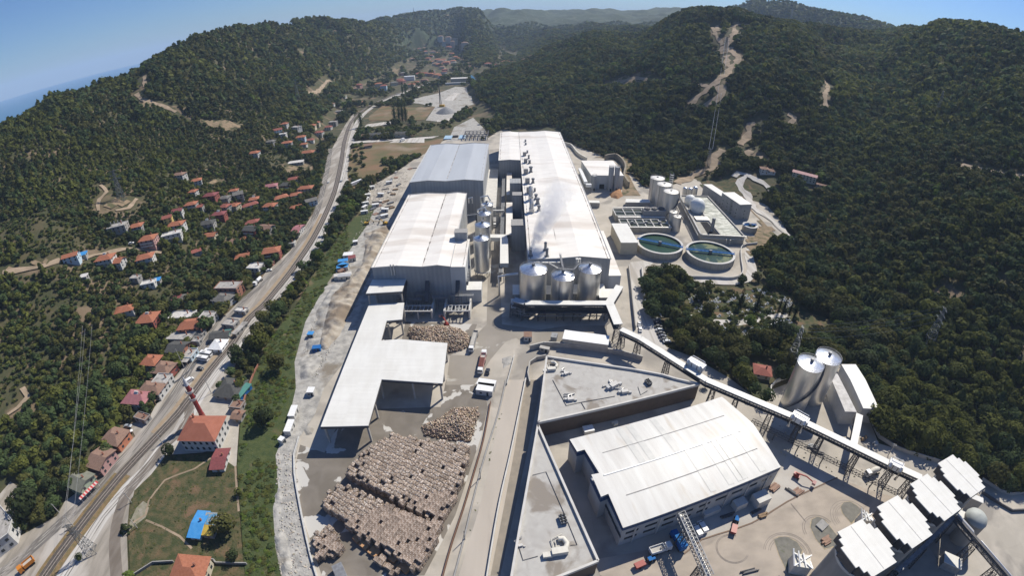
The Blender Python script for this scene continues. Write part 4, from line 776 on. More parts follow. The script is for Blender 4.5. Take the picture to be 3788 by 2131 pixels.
# truss bridge at the bottom
g = thing('truss_bridge', 'dark steel truss bridge leaving the blue-edged building towards the bottom edge', 'truss bridge'); A, B = at(BR(30, 1010), 9), at(BR(240, 1480), 9); n = Vector((.9, .35, 0)) * 1.3; m = MB(); K = 16
for k in range(K):
    p, q = A.lerp(B, k / K), A.lerp(B, (k + 1) / K); u = Vector((0, 0, 2.6))
    for sg in (-1, 1): m.bar(p + n * sg, q + n * sg, .25).bar(p + n * sg + u, q + n * sg + u, .25).bar(p + n * sg, q + n * sg + u, .16).bar(p + n * sg, p + n * sg + u, .16)
    m.bar(p - n, q + n, .15).bar(p + n, q - n, .15).bar(p - n + u, p + n + u, .15).bar(p - n + u, q + n + u, .13)
m.build('truss', 'steel', g); m = MB().tube([A + Vector((0, 0, .6)), B + Vector((0, 0, .6))], .45, 10).tube([A + Vector((.8, 0, .6)), B + Vector((.8, 0, .6))], .3, 10); m.build('pipe', 'inoxdull', g, smooth=True)
for t in (.25, .8): p = A.lerp(B, t); trestle(g, p.x, p.y, 9, .4)
# ------------------------------------------------------------ twin silos by the wood
tw1 = silo('tall mirror-bright silver silo with a spiral stair, left of the pair by the wood', 127.6, 139.6, 6.0, 24.5, 1.5, ladder=200, spiral=True)
tw2 = silo('tall mirror-bright silver silo, right and rear of the pair by the wood', 139.2, 143.2, 6.0, 24.5, 1.5, ladder=60)
def boxb(label, cat, T, pts, h, wallm='wwhite', roofm='whiteroof', name='plant_building', par=.0, win=None):
    P = [at(T(*p), h) for p in pts]; cx, cy = sum(p.x for p in P) / len(P), sum(p.y for p in P) / len(P); e = P[1] - P[0]; an = math.atan2(e.y, e.x); L = local(P, (cx, cy), an)
    s = thing(name, label, cat, (cx, cy, 0), an); MB().prism(L, 0, h).build('wall', wallm, s)
    k = 1.02; R = [(x * k, y * k) for x, y in L]; MB().prism(R, h + .02, h + .3).build('roof', roofm, s)
    if par:
        m = MB()
        for i in range(len(L)): a, b = R[i], R[(i + 1) % len(R)]; m.bar((a[0], a[1], h + .3 + par / 2), (b[0], b[1], h + .3 + par / 2), .35, par)
        m.build('parapet', wallm, s)
    if win:
        rows, step, ww, wh2 = win
        for i in range(len(L)):
            a, b = Vector((*L[i], 0)), Vector((*L[(i + 1) % len(L)], 0)); d = b - a; l = d.length; d.normalize(); nn = Vector((d.y, -d.x, 0))
            if (a + b).dot(nn) < 0: nn = -nn
            if l < step: continue
            n_ = int(l / step)
            for r_ in range(rows):
                for j in range(n_):
                    c = a + d * (j + .5) * l / n_; w_ = MB(); w_.box(0, 0, 0, ww, .12, wh2); w_.build('window', 'glass', s, (c.x + nn.x * .03, c.y + nn.y * .03, 1.3 + r_ * 3.1), math.atan2(d.y, d.x))
    return s, L, an
boxb('long flat-roofed concrete building right of the mirror-bright twin silos', 'plant building', BR, [(1250, 235), (1335, 238), (1195, -40), (1125, -60)], 8, 'conclt', 'flatw')
boxb('tall white hip-roofed long building at the edge of the wood', 'plant building', BR, [(1385, 210), (1500, 215), (1400, 0), (1330, -110), (1225, -110), (1290, 0)], 9, 'conclt', 'whiteroof')
g = thing('conveyor_gallery', 'short pale sloping gallery from the concrete building down to the long conveyor', 'conveyor'); gallery(g, [at(BR(1360, 255), 9), at(BR(1315, 480), 9)], 3.2, 2.4)
# ------------------------------------------------------------ water treatment works
def clarifier(label, x, y, r, h, water, arm, group=None):
    s = thing('settling_tank', label, 'settling tank', (x, y, 0), group=group); MB().ring(0, 0, 0, h, r - .5, r, 56).build('wall', mat('tank_concrete', (.42, .40, .34), (.34, .32, .27), .4, 6, .9, stretch=(1, 1, .3)), s, smooth=True)
    MB().ring(0, 0, h - .4, h + .12, r - 1.3, r + .35, 56).build('walkway', 'conclt', s); MB().cyl(0, 0, .1, h - 1.1, r - .5, n=48).build('water', water, s)
    b = MB(); c, q = math.cos(arm), math.sin(arm)
    for sg in (-1, 1):
        ox, oy = -q * sg * .7, c * sg * .7; b.bar((-r * c + ox, -r * q + oy, h + .3), (r * c + ox, r * q + oy, h + .3), .25, .4).bar((-r * c + ox, -r * q + oy, h + 1.5), (r * c + ox, r * q + oy, h + 1.5), .12)
        for i in range(14): t = -1 + 2 * i / 13; b.bar((r * t * c + ox, r * t * q + oy, h + .3), (r * t * c + ox, r * t * q + oy, h + 1.5), .1)
    b.bar((-r * c, -r * q, h + .35), (r * c, r * q, h + .35), 1.3, .1); b.build('bridge', 'blue', s); MB().cyl(0, 0, h - 1.4, h + 1.4, 1.1, n=16).build('drive', 'steel', s, smooth=True)
    m = MB()
    for i in range(14): a = PI * 1.1 + i * PI / 16; m.box((r + .12) * math.cos(a), (r + .12) * math.sin(a), 0, .4, .4, h - .5, a)
    m.build('rib', 'conc', s)
    return s
mw1 = mat('green_water', (.018, .048, .026), (.028, .062, .034), .08, 4, .25, spec=.15)
mw2 = mat('blue_green_water', (.016, .044, .032), (.024, .058, .04), .08, 6, .25, spec=.15, c3=(.17, .19, .10), c3scale=.09, c3thr=(.53, .60))
clarifier('round settling tank of green water with a blue bridge, left of the pair', 103.2, 293, 16.2, 5, mw1, math.radians(-25), 'round tanks')
clarifier('round tank of blue-green water with yellow scum, right of the pair', 136.0, 280, 17.0, 5, mw2, math.radians(-12), 'round tanks')
c = at(Q3(2100, 1130), 5); clarifier('small round tank with a blue bridge behind the aeration basin', c.x, c.y, 5.8, 5, mw1, math.radians(5))
ax = thing('aeration_basin', 'long rectangular concrete basin of foaming grey water', 'basin', (155, 303, 0), 0)
bas = [(-17, 2), (17, -.5), (18.5, 82), (-7, 82)]
MB().prism(bas, 0, 5.6).build('wall', mat('tank_concrete', (.4, .38, .33)), ax)
fw = mat('foaming_water', (.15, .16, .115), (.58, .58, .50), .5, 10, .5, stretch=(.3, 1.5, 1), thr=(.42, .58), c3=(.16, .18, .14), c3scale=.06, c3thr=(.55, .7), noisew=1.)
MB().prism([(-1, 3), (15.5, 1.5), (17, 80), (1, 80)], 5.62, 5.72).build('water', fw, ax); MB().prism([(-11, 3), (-2.5, 3), (-3, 26), (-9, 26)], 5.62, 5.7).build('pit', 'dark', ax)
m = MB()
for a, b in (((-17, 2), (17, -.5)), ((17, -.5), (18.5, 82)), ((18.5, 82), (-7, 82)), ((-7, 82), (-17, 2)), ((-1.6, 2), (-.5, 81))): m.bar((a[0], a[1], 6.1), (b[0], b[1], 6.1), .9, 1.)
m.build('rim', 'conc', ax); m = MB()
for z, r in ((6.8, .3), (4.2, .28)): m.tube([(-16.5, .9, z), (17.8, -1.6, z)], r, 8)
m.tube([(-17.8, 3, 6.8), (-8.6, 80, 6.8)], .35, 8).tube([(-19, 3, 5.2), (-9.6, 80, 5.2)], .3, 8)
for x in (2, 5): m.tube([(x, -1.4, 4.2), (x, -2.4, 4.2), (x, -2.6, .5)], .25, 8)
m.build('pipe', 'inoxdull', ax, smooth=True)
MB().cyl(-6, 9, 5, 16.5, 1.3, n=16).build('chimney', 'steel', ax, smooth=True)
MB().box(-6, 31, 5.7, 11, 7, 1.2).build('blower_platform', 'inoxdull', ax)
for k, (q, r, lb) in enumerate((((1325, 820), 6.4, 'large white gas-holder dome on the aeration basin, the nearer one'), ((1220, 725), 5.0, 'smaller white gas-holder dome behind the larger one'))):
    c = at(Q3(*q), 12); s = thing('gas_dome', lb, 'gas dome', (c.x, c.y, 5.7), group='gas domes'); MB().lathe([(r * .8, .2), (r * .97, 2), (r, r * .75), (r * .92, r * 1.2), (r * .7, r * 1.5), (r * .38, r * 1.7), (.01, r * 1.78)], n=32).build('membrane', mat('dome_membrane', (.78, .78, .75), (.66, .67, .64), .5, 5, .5), s, smooth=True); MB().cyl(0, 0, 0, .4, r * 1.05, n=32).build('base_ring', 'conc', s)
for k, (x, y, r, h_) in enumerate(((125.5, 386, 6.2, 21.5), (126.8, 370, 6.2, 21.5), (127.5, 353, 6.2, 21.5))):
    silo('tall grey steel digester tower, %s in the row beside the basin' % ['farthest', 'middle', 'nearest'][k], x, y, r, h_, .5, shell='inoxdull', top='inoxdull', ladder=220, group='digester towers', spiral=(k == 2), capz=.6)
for k, (x, y) in enumerate(((124.8, 333.5), (125.2, 325.))): silo('small squat steel tank in front of the digester towers, %s one' % ['rear', 'front'][k], x, y, 3.3, 12, .3, shell='inoxdull', top='inoxdull', ladder=300, capz=.4)
s = thing('stair_tower', 'slim steel lattice stair tower beside the digester towers', 'stair tower', (140.5, 393, 0)); m = MB()
for a, b in ((-1.5, -1.5), (1.5, -1.5), (1.5, 1.5), (-1.5, 1.5)): m.bar((a, b, 0), (a, b, 24), .25)
for i in range(12): m.bar((-1.5, -1.5, i * 2), (1.5, -1.5, i * 2 + 2), .15).bar((-1.5, 1.5, i * 2), (-1.5, -1.5, i * 2 + 2), .15).box(0, 0, i * 2, 3, 3, .1)
m.build('frame', 'steel', s)
for k, q in enumerate(((1140, 600), (1215, 610), (1290, 590))):
    c = at(Q3(*q), 8); s = thing('filter_tank', 'small bright steel filter tank, %s of three behind the domes' % ['left', 'middle', 'right'][k], 'tank', (c.x, c.y, 0), group='filter tanks'); MB().cyl(0, 0, 0, 9, 2.2, n=20).build('shell', 'inoxdull', s, smooth=True); MB().lathe([(2.2, 9), (1.5, 10), (.3, 10.3)], n=20).build('lid', 'inoxroof', s, smooth=True)
boxb('tall grey building with small windows at the right of the aeration basin', 'plant building', Q3, [(1950, 830), (2125, 825), (1865, 648), (1685, 652)], 13.5, mat('panel_concrete', (.36, .36, .34), (.30, .30, .29), .3, 5, .85, grid=(3, 2.6, .7)), 'whiteroof', win=(3, 6, .8, .8))
boxb('long low grey building with a white roof behind the tall one by the basin', 'plant building', Q3, [(1700, 720), (1410, 530), (1530, 530), (1700, 640)], 9.5, mat('panel_concrete', (.36, .36, .34)), 'whiteroof', win=(1, 6, .8, .8))
boxb('cream building with a hipped white roof beside the left round tank', 'plant building', Q2, [(1790, 472), (2040, 472), (1880, 192), (1650, 192)], 9, 'wcream', 'whiteroof')
s = thing('cooling_tower', 'grey cooling unit with three fans on its top', 'cooling unit', (112, 343, 0)); MB().box(0, 0, 3, 18, 7, 7).build('casing', 'wgrey', s); MB().box(0, 0, 0, 17, 6, 3).build('stand', 'dark', s)
for i in (-1, 0, 1): MB().cyl(i * 5.8, 0, 10, 11.2, 2.4, n=24).cyl(i * 5.8, 0, 11.2, 11.5, .5, n=10).build('fan', 'dsteel', s, smooth=True)
boxb('white canopy roof above the cooling unit', 'plant building', Q3, [(255, 795), (620, 800), (605, 755), (265, 745)], 4, 'wgrey', 'whiteroof')
boxb('small white canopy beside the service bridge', 'plant building', Q1, [(1310, 1200), (1475, 1205), (1460, 1170), (1300, 1168)], 4, 'wgrey', 'whiteroof')
tk = thing('treatment_basins', 'grid of open treatment basins with pipes, behind the cream building', 'basin', (103, 330, 0)); MB().box(-2, -2, 0, 38, 14, 4).build('wall', mat('tank_concrete', (.4, .38, .33)), tk); MB().box(-10, 17, 0, 24, 14, 5).build('wall', mat('tank_concrete', (.4, .38, .33)), tk)
m = MB(); m2 = MB()
for i in range(6): m2.box(-17.5 + i * 6.2, -2, 4.02, 5.4, 12.6, .06)
for i in range(3): m2.box(-18 + i * 7.8, 17, 5.02, 7, 12.6, .06)
m2.build('water', mat('dark_basin_water', (.025, .035, .02), (.06, .07, .05), .5, 4, .3), tk)
for i in range(7): m.bar((-20.8 + i * 6.2, -9, 4.5), (-20.8 + i * 6.2, 5, 4.5), .7, .9)
for y in (-9, -2, 5): m.bar((-21, y, 4.6), (17, y, 4.6), .5, .7)
for i in range(4): m.bar((-22 + i * 7.8, 10, 5.5), (-22 + i * 7.8, 24, 5.5), .6, .8)
for y in (10, 17, 24): m.bar((-22, y, 5.6), (2, y, 5.6), .5, .7)
m.build('divider', 'conclt', tk); m = MB()
for y, z in ((-10.5, 5), (7, 5.4), (8.4, 5.4), (26, 6)): m.tube([(-21, y, z), (17, y, z)], .3, 8)
m.build('pipe', 'inox', tk, smooth=True)
for i in range(3): MB().cyl(-12 + i * 11, -2, 4.6, 6.2, 1.0, n=12).box(-12 + i * 11, -2, 4.7, 3, .8, .5).build('mixer', 'steel', tk)
# ------------------------------------------------------------ blue-edged building, brown office blocks
c0 = at(BM(2110, 1095), 12); ang = math.atan2(18.3, 63.1)
bb = thing('warehouse', 'large warehouse with a ribbed weathered roof and dark blue edges', 'warehouse', (c0.x, c0.y, 0), ang)
PW = [at(p, 12) for p in (BM(2110, 1095), BR(775, 645), BR(560, 345), BR(340, 125), BM(2640, 190), BM(1715, 440), BM(1770, 540), BM(1825, 525), BM(1930, 710), BM(1872, 722), BM(1945, 880), BM(1998, 858))]
LP = local(PW, (c0.x, c0.y), ang)
MB().prism(LP, 0, 11.6).build('wall', mat('pale_cladding', (.50, .50, .48), (.42, .42, .41), .3, 5, .8, stretch=(1, 1, .2)), bb)
ys = [p[1] for p in LP]; ymid = (min(ys) + max(ys)) / 2; yr = max(ys) - min(ys)
def rz(y): return 11.85 + 1.7 * (1 - (abs(y - ymid) / (yr / 2)) ** 1.3)
m = MB()
for a, b in zip(LP, LP[1:] + LP[:1]): m.bar((a[0], a[1], 10.9), (b[0], b[1], 10.9), .3, 1.5)
m.build('fascia', 'dblue', bb)
b = bmesh.new(); vv = [b.verts.new((p[0] * 1.003, p[1] * 1.003, 0)) for p in LP]; b.faces.new(vv)
for i in range(1, 16): bmesh.ops.bisect_plane(b, geom=b.verts[:] + b.edges[:] + b.faces[:], plane_co=(0, min(ys) + yr * i / 16, 0), plane_no=(0, 1, 0))
for v in b.verts: v.co.z = rz(v.co.y)
bmesh.ops.recalc_face_normals(b, faces=b.faces); me = bpy.data.meshes.new('roof'); b.to_mesh(me); b.free(); me.materials.append(m_('oldroof')); o = bpy.data.objects.new('roof', me); COL.objects.link(o); o.parent = bb
m = MB()
for fx in (.12, .20, .40, .47, .62, .7, .74, .9): 
    for i in range(7):
        a, b = min(ys) + yr * (.03 + .47 * (i / 7) + (.48 if fx * 100 % 4 < 2 else 0)), min(ys) + yr * (.03 + .47 * ((i + 1) / 7) + (.48 if fx * 100 % 4 < 2 else 0)); x_ = 10 + 52 * fx; m.add([(x_, a, rz(a) + .07), (x_ + 2.4, a, rz(a) + .07), (x_ + 2.4, b, rz(b) + .07), (x_, b, rz(b) + .07)], [(0, 1, 2, 3)])
m.build('rooflight', mat('translucent_sheet', (.50, .495, .465), (.58, .57, .53), .3, 5, .4), bb, fix=False)
MB().bar((2, ymid, rz(ymid) + .1), (61, ymid, rz(ymid) + .1), .5, .15).build('ridge_cap', 'white', bb)
for t_ in (.26, .74): yy_ = min(ys) + yr * t_; MB().bar((6, yy_, rz(yy_) + .06), (60 + (t_ < .5) * 2, yy_, rz(yy_) + .06), .3, .05).build('roof_seam', 'wgrey', bb)
fx0 = LP[0]; fx1 = LP[1]
for i in range(9):
    for r_ in range(2): MB().box(0, 0, 0, 4.6, .14, 1.2).build('window', 'glass', bb, (fx0[0] + 4 + i * 7.1, fx0[1] + (fx1[1] - fx0[1]) * (4 + i * 7.1) / 65 - .04, 3.2 + r_ * 3.6)) if i < 5 or r_ else None
for i in range(4): MB().box(0, 0, 0, .14, 4.0, 1.2).build('window', 'glass', bb, (LP[0][0] - .25 + (LP[11][0] - LP[0][0]) * (i + .5) / 4, LP[0][1] + (LP[11][1] - LP[0][1]) * (i + .5) / 4, 6))
for i, (q, w_, d_, h_) in enumerate((((480, 900), 5, 3.2, 3.4), ((640, 860), 6, 4.5, 4.2), ((265, 960), 7, 2.4, 2.4))): c = at(BR(*q), h_); MB().box(0, 0, 0, w_, d_, h_).build('lean_to', 'conclt', bb, tuple(local([c], (c0.x, c0.y), ang)[0]) + (0,))
m = MB()
for i in range(7): x = 5 + i * 9.3; m.box(x, fx0[1] + (fx1[1] - fx0[1]) * x / 65 - .25, 0, .45, .4, 10.2)
m.build('column', 'conclt', bb)
mroof = mat('office_roof_screed', (.46, .445, .41), (.39, .37, .34), .25, 9, .85, c3=(.25, .22, .185), c3scale=.09, c3thr=(.55, .63), noisew=.8)
mbrown = mat('brown_cladding', (.115, .088, .075), (.095, .073, .062), .5, 4, .7)
def office(label, T, pts, h):
    P = [at(t(*p), h) for t, p in pts]; cx, cy = sum(p.x for p in P) / len(P), sum(p.y for p in P) / len(P); L = local(P, (cx, cy)); s = thing('office_block', label, 'office building', (cx, cy, 0))
    MB().prism(L, 0, h - .8).build('wall', mbrown, s); MB().prism([(x * .995, y * .995) for x, y in L], h - .79, h - .7).build('roof', mroof, s); m = MB()
    for i in range(len(L)): a, b = L[i], L[(i + 1) % len(L)]; m.bar((a[0], a[1], h - .3), (b[0], b[1], h - .3), .8, 1.2)
    m.build('parapet', 'conclt', s)
    return s, (cx, cy), L
on, (ocx, ocy), OL = office('flat-roofed brown office block with rooftop machinery, above the warehouse', None, [(MM, (1545, 1238)), (MM, (2170, 1330)), (MM, (2400, 1372)), (BR, (0, -10)), (BR, (175, 30)), (BM, (1485, 312))], 9)
os_, (scx, scy), SL = office('narrow flat-roofed brown office wing between the street and the warehouse', None, [(BM, (1480, 335)), (BM, (1925, 1340)), (BM, (1600, 1470)), (BM, (1260, 1600)), (BM, (1345, 1100))], 9)
for s, (sx, sy), e in ((on, (ocx, ocy), [(BM, 1560, 300), (BR, 150, 45)]), (os_, (scx, scy), [(BM, 1500, 400), (BM, 1910, 1330)])):
    A, B = [at(t(x, y), 5.5) for t, x, y in e]; off = Vector((.6, -.9, 0)) if s is on else Vector((.5, .2, 0))
    m = MB()
    for i in range(1, 9):
        if i % 3: p, q = A.lerp(B, i / 10), A.lerp(B, (i + .7) / 10); m.bar((p.x - sx + off.x, p.y - sy + off.y, 5.5), (q.x - sx + off.x, q.y - sy + off.y, 5.5), .3, 1.0)
    m.build('window_band', 'glass', s)
def rig(label, T, q, seed, h0=8.35, sc=1., kind=0):
    c = at(T(*q), h0); r = random.Random(seed); s = thing('rooftop_unit', label, 'rooftop unit', (c.x, c.y, h0), r.uniform(0, .6))
    if kind == 0:
        MB().box(0, 0, 0, 3.2 * sc, 1.8 * sc, 1.5 * sc).build('casing', 'conclt', s); m = MB()
        for i in range(3): m.tube([(r.uniform(-1, 1), 0, .4), (r.uniform(-2, 2), 2 + i * .6, .4), (r.uniform(-4, 4) * sc, 2.6 + i * .6, .4)], .38 * sc, 8)
        m.build('duct', 'inoxdull', s, smooth=True); MB().box(-2.4 * sc, .4, 0, 1.3 * sc, 1.3 * sc, 1.2 * sc).box(2.6 * sc, -.6, 0, 1.2 * sc, 1. * sc, 1. * sc).build('side_box', 'wwhite', s)
    elif kind == 1:
        MB().box(0, 0, .6, 2.6 * sc, 3.8 * sc, .8).build('casing', 'steel', s); m = MB()
        for i in (-.6, .6):
            for j in (-1.2, 0, 1.2): m.cyl(i * sc, j * sc, 1.4, 1.7, .5 * sc, n=14)
        m.build('fan', 'black', s); MB().box(0, 0, 0, 2., 3., .6).build('base', 'dark', s)
    else:
        m = MB().box(0, 0, 0, 4.6 * sc, 2 * sc, 1.7 * sc).box(-3.6 * sc, -.5, 0, 2.6 * sc, 1.6 * sc, 1.1 * sc); m.build('casing', 'offwhite', s, fix=False); m = MB().tube([(2, .8, .9), (2.8, 2.4, .9), (2, 4.2, .9), (.4, 4.4, .9)], .8 * sc, 10).tube([(-1.5, 1, .6), (-1.8, 4.8, .6), (2, 6.2, .6)], .18, 6).tube([(-.6, 1, .5), (-.6, 4.4, .5)], .14, 6); m.build('duct', 'offwhite', s, smooth=True)
    return s
rig('curved cream duct unit in the upper left corner of the office roof', MM, (1580, 1340), 1, kind=2, sc=.8); rig('long silver duct unit near the middle of the office roof', BM, (2040, 50), 2, sc=1.2); rig('box unit with ducts right of the long silver one on the office roof', BM, (2120, 95), 3, sc=.9)
rig('small white boxes at the lower left of the office roof', BM, (1720, 150), 4, sc=.8); rig('six-fan condenser at the right of the office roof', BM, (2295, 25), 5, kind=1, sc=.8); rig('short silver duct in the upper middle of the office roof', MM, (1690, 1370), 6, sc=.7)
rig('six-fan condenser on the narrow office wing', BM, (1665, 1040), 7, kind=1, sc=.9); rig('large cream air handler with a curved duct on the narrow office wing', BM, (1640, 1280), 8, kind=2, sc=1.1); rig('small white unit by the street edge of the narrow office wing', BM, (1350, 1230), 9, sc=.45)
m = MB()
for P in ([(1590, 0), (1690, 190), (1800, 165), (2050, 120)], [(2220, 50), (2240, 110), (2290, 80)], [(1800, 165), (1830, 215)]):
    W = [at(BM(*p), 8.5) for p in P]; m.tube(W, .12, 6)
o = m.build('roof_pipe', 'dsteel', None); tag(o, 'thin dark pipe run across the roof of the office block', 'pipe')
m = MB()
for P in ([(1440, 705), (1540, 680), (1680, 1000), (1770, 1220), (1720, 1225)], [(1340, 1240), (1370, 1335), (1480, 1305)]): m.tube([at(BM(*p), 8.5) for p in P], .1, 6)
o = m.build('roof_pipe', 'dsteel', None); tag(o, 'thin dark pipe run across the roof of the narrow office wing', 'pipe')
# ------------------------------------------------------------ open shed over the paper store
def slab_shed(label, pts, z, posts, beamz=1.3):
    cx, cy = pts[0][0], pts[0][1]; L = [(p[0] - cx, p[1] - cy) for p in pts]; s = thing('open_shed', label, 'open shed', (cx, cy, 0)); MB().prism(L, z - .35, z).build('roof', 'whiteroof', s); m = MB()
    for i in range(len(L)): a, b = L[i], L[(i + 1) % len(L)]; m.bar((a[0] * .995, a[1] * .995, z - .9), (b[0] * .995, b[1] * .995, z - .9), .3, .8)
    m.build('edge_beam', 'dsteel', s)
    for x, y in posts: MB().box(0, 0, 0, .8, .8, z - 1).build('column', 'conc', s, (x - cx, y - cy, 0))
    return s
sh = slab_shed('big open shed with a long white roof over the paper store, left of the yard', [(-76, 123.4), (-56.6, 125), (-56.9, 152), (-29.8, 149.8), (-30.6, 177.6), (-54.3, 180.6), (-63.1, 179.5), (-63.9, 195.8), (-56, 197), (-57.8, 212.6), (-77, 211)], 10.5,
  [(-75, 124.4), (-57.5, 126), (-57.5, 139), (-57.4, 151), (-43, 150.8), (-31, 151), (-31.5, 163), (-31.5, 176.5), (-54, 179.4), (-62.5, 181), (-63, 194.5), (-57, 198.5), (-58, 210), (-75.5, 205), (-75.5, 180), (-75.5, 152)])
up = slab_shed('raised white-roofed bay of the paper shed, against the left front hall', [(-78.4, 213.4), (-58.8, 215.3), (-58.9, 228), (-78.4, 228)], 16, [(-77.5, 214.4), (-59.6, 216.2), (-59.6, 226.5), (-77.5, 226.5)])
m = MB()
for i in range(12): a = -77.5 + i * 1.5; m.bar((a + 78.4, 1.2, 14.6), (a + 78.4 + .75, 1.2, 15.5), .12).bar((a + 78.4 + .75, 1.2, 15.5), (a + 78.4 + 1.5, 1.2, 14.6), .12)
m.bar((.8, 1.2, 14.6), (19, 1.6, 14.6), .2); m.build('truss', 'steel', up)
# pulper platforms in front of the left hall
pu = thing('pulper_platform', 'steel and concrete pulper platforms with feed conveyors, before the left front hall', 'process platform', (-50, 214, 0))
m = MB()
for x in (-9, 6.5, 13.5, 27): m.box(x, 4, 0, .9, 12, 5.5)
m.build('bay_wall', 'conclt', pu); m = MB()
for a, b in ((-9, 6.5), (13.5, 27)):
    m.bar((a, -2, 5.2), (b, -2, 5.2), .6, .6); m.bar((a, 3.5, 5.2), (b, 3.5, 5.2), .5, .5)
    for i in range(1, 7): x = a + (b - a) * i / 7; m.bar((x, -2, 5.2), (x, 4, 5.2), .35, .35)
m.box(-1, -2, 0, .6, .6, 5); m.build('frame_beam', 'wwhite', pu); m = MB()
for (x0, x1, y, z) in ((-14, 0, 7, 7), (6, 14, 7.5, 8), (16, 29, 8, 9), (-4, 5, 10, 8.5)):
    m.box((x0 + x1) / 2, y, z, x1 - x0, 2.4, .2)
    for yy in (-1.2, 1.2):
        m.bar((x0, y + yy, z + 1.1), (x1, y + yy, z + 1.1), .1).bar((x0, y + yy, z + .6), (x1, y + yy, z + .6), .08)
        for i in range(int(x1 - x0) + 1): m.bar((x0 + i, y + yy, z), (x0 + i, y + yy, z + 1.1), .08)
    for i in range(int((x1 - x0) / 3) + 1): m.bar((x0 + i * 3, y, 0), (x0 + i * 3, y, z), .28)
m.build('gantry', 'steel', pu)
for x, y1 in ((-9.5, 3), (3, 5), (20, 5)): MB().bar((x, 14.2, 14.5), (x, y1, 6.5), 2.2, 1.3).build('feed_conveyor', 'dsteel', pu)
for x in (-5, 1, 16, 21): MB().cyl(x, 1.5, 2, 4.6, 1.5, n=16).build('pulper', 'steel', pu, smooth=True)
# ---------------------------------------------------------------- houses
def gable_roof(w, d, h, rise, over=.75):
    X, Y = w / 2 + over, d / 2 + over; m = MB()
    m.add([(-X, -Y, h), (X, -Y, h), (X, 0, h + rise), (-X, 0, h + rise), (-X, Y, h), (X, Y, h)], [(0, 1, 2, 3), (3, 2, 5, 4)]); m.add([(-X, -Y, h - .15), (X, -Y, h - .15), (X, 0, h + rise - .15), (-X, 0, h + rise - .15), (-X, Y, h - .15), (X, Y, h - .15)], [(3, 2, 1, 0), (4, 5, 2, 3)]); return m
def hip_roof(w, d, h, rise, over=.75):
    X, Y = w / 2 + over, d / 2 + over; r = max(.3, X - Y * .9) if w >= d else .2; q = 0 if w >= d else max(.3, Y - X * .9); m = MB()
    a, b = (-r, -q, h + rise), (r, q, h + rise)
    if w >= d: m.add([(-X, -Y, h), (X, -Y, h), (X, Y, h), (-X, Y, h), a, b], [(0, 1, 5, 4), (1, 2, 5), (2, 3, 4, 5), (3, 0, 4), (3, 2, 1, 0)])
    else: m.add([(-X, -Y, h), (X, -Y, h), (X, Y, h), (-X, Y, h), a, b], [(0, 1, 4), (1, 2, 5, 4), (2, 3, 5), (3, 0, 4, 5), (3, 2, 1, 0)])
    return m
HOUSES = []
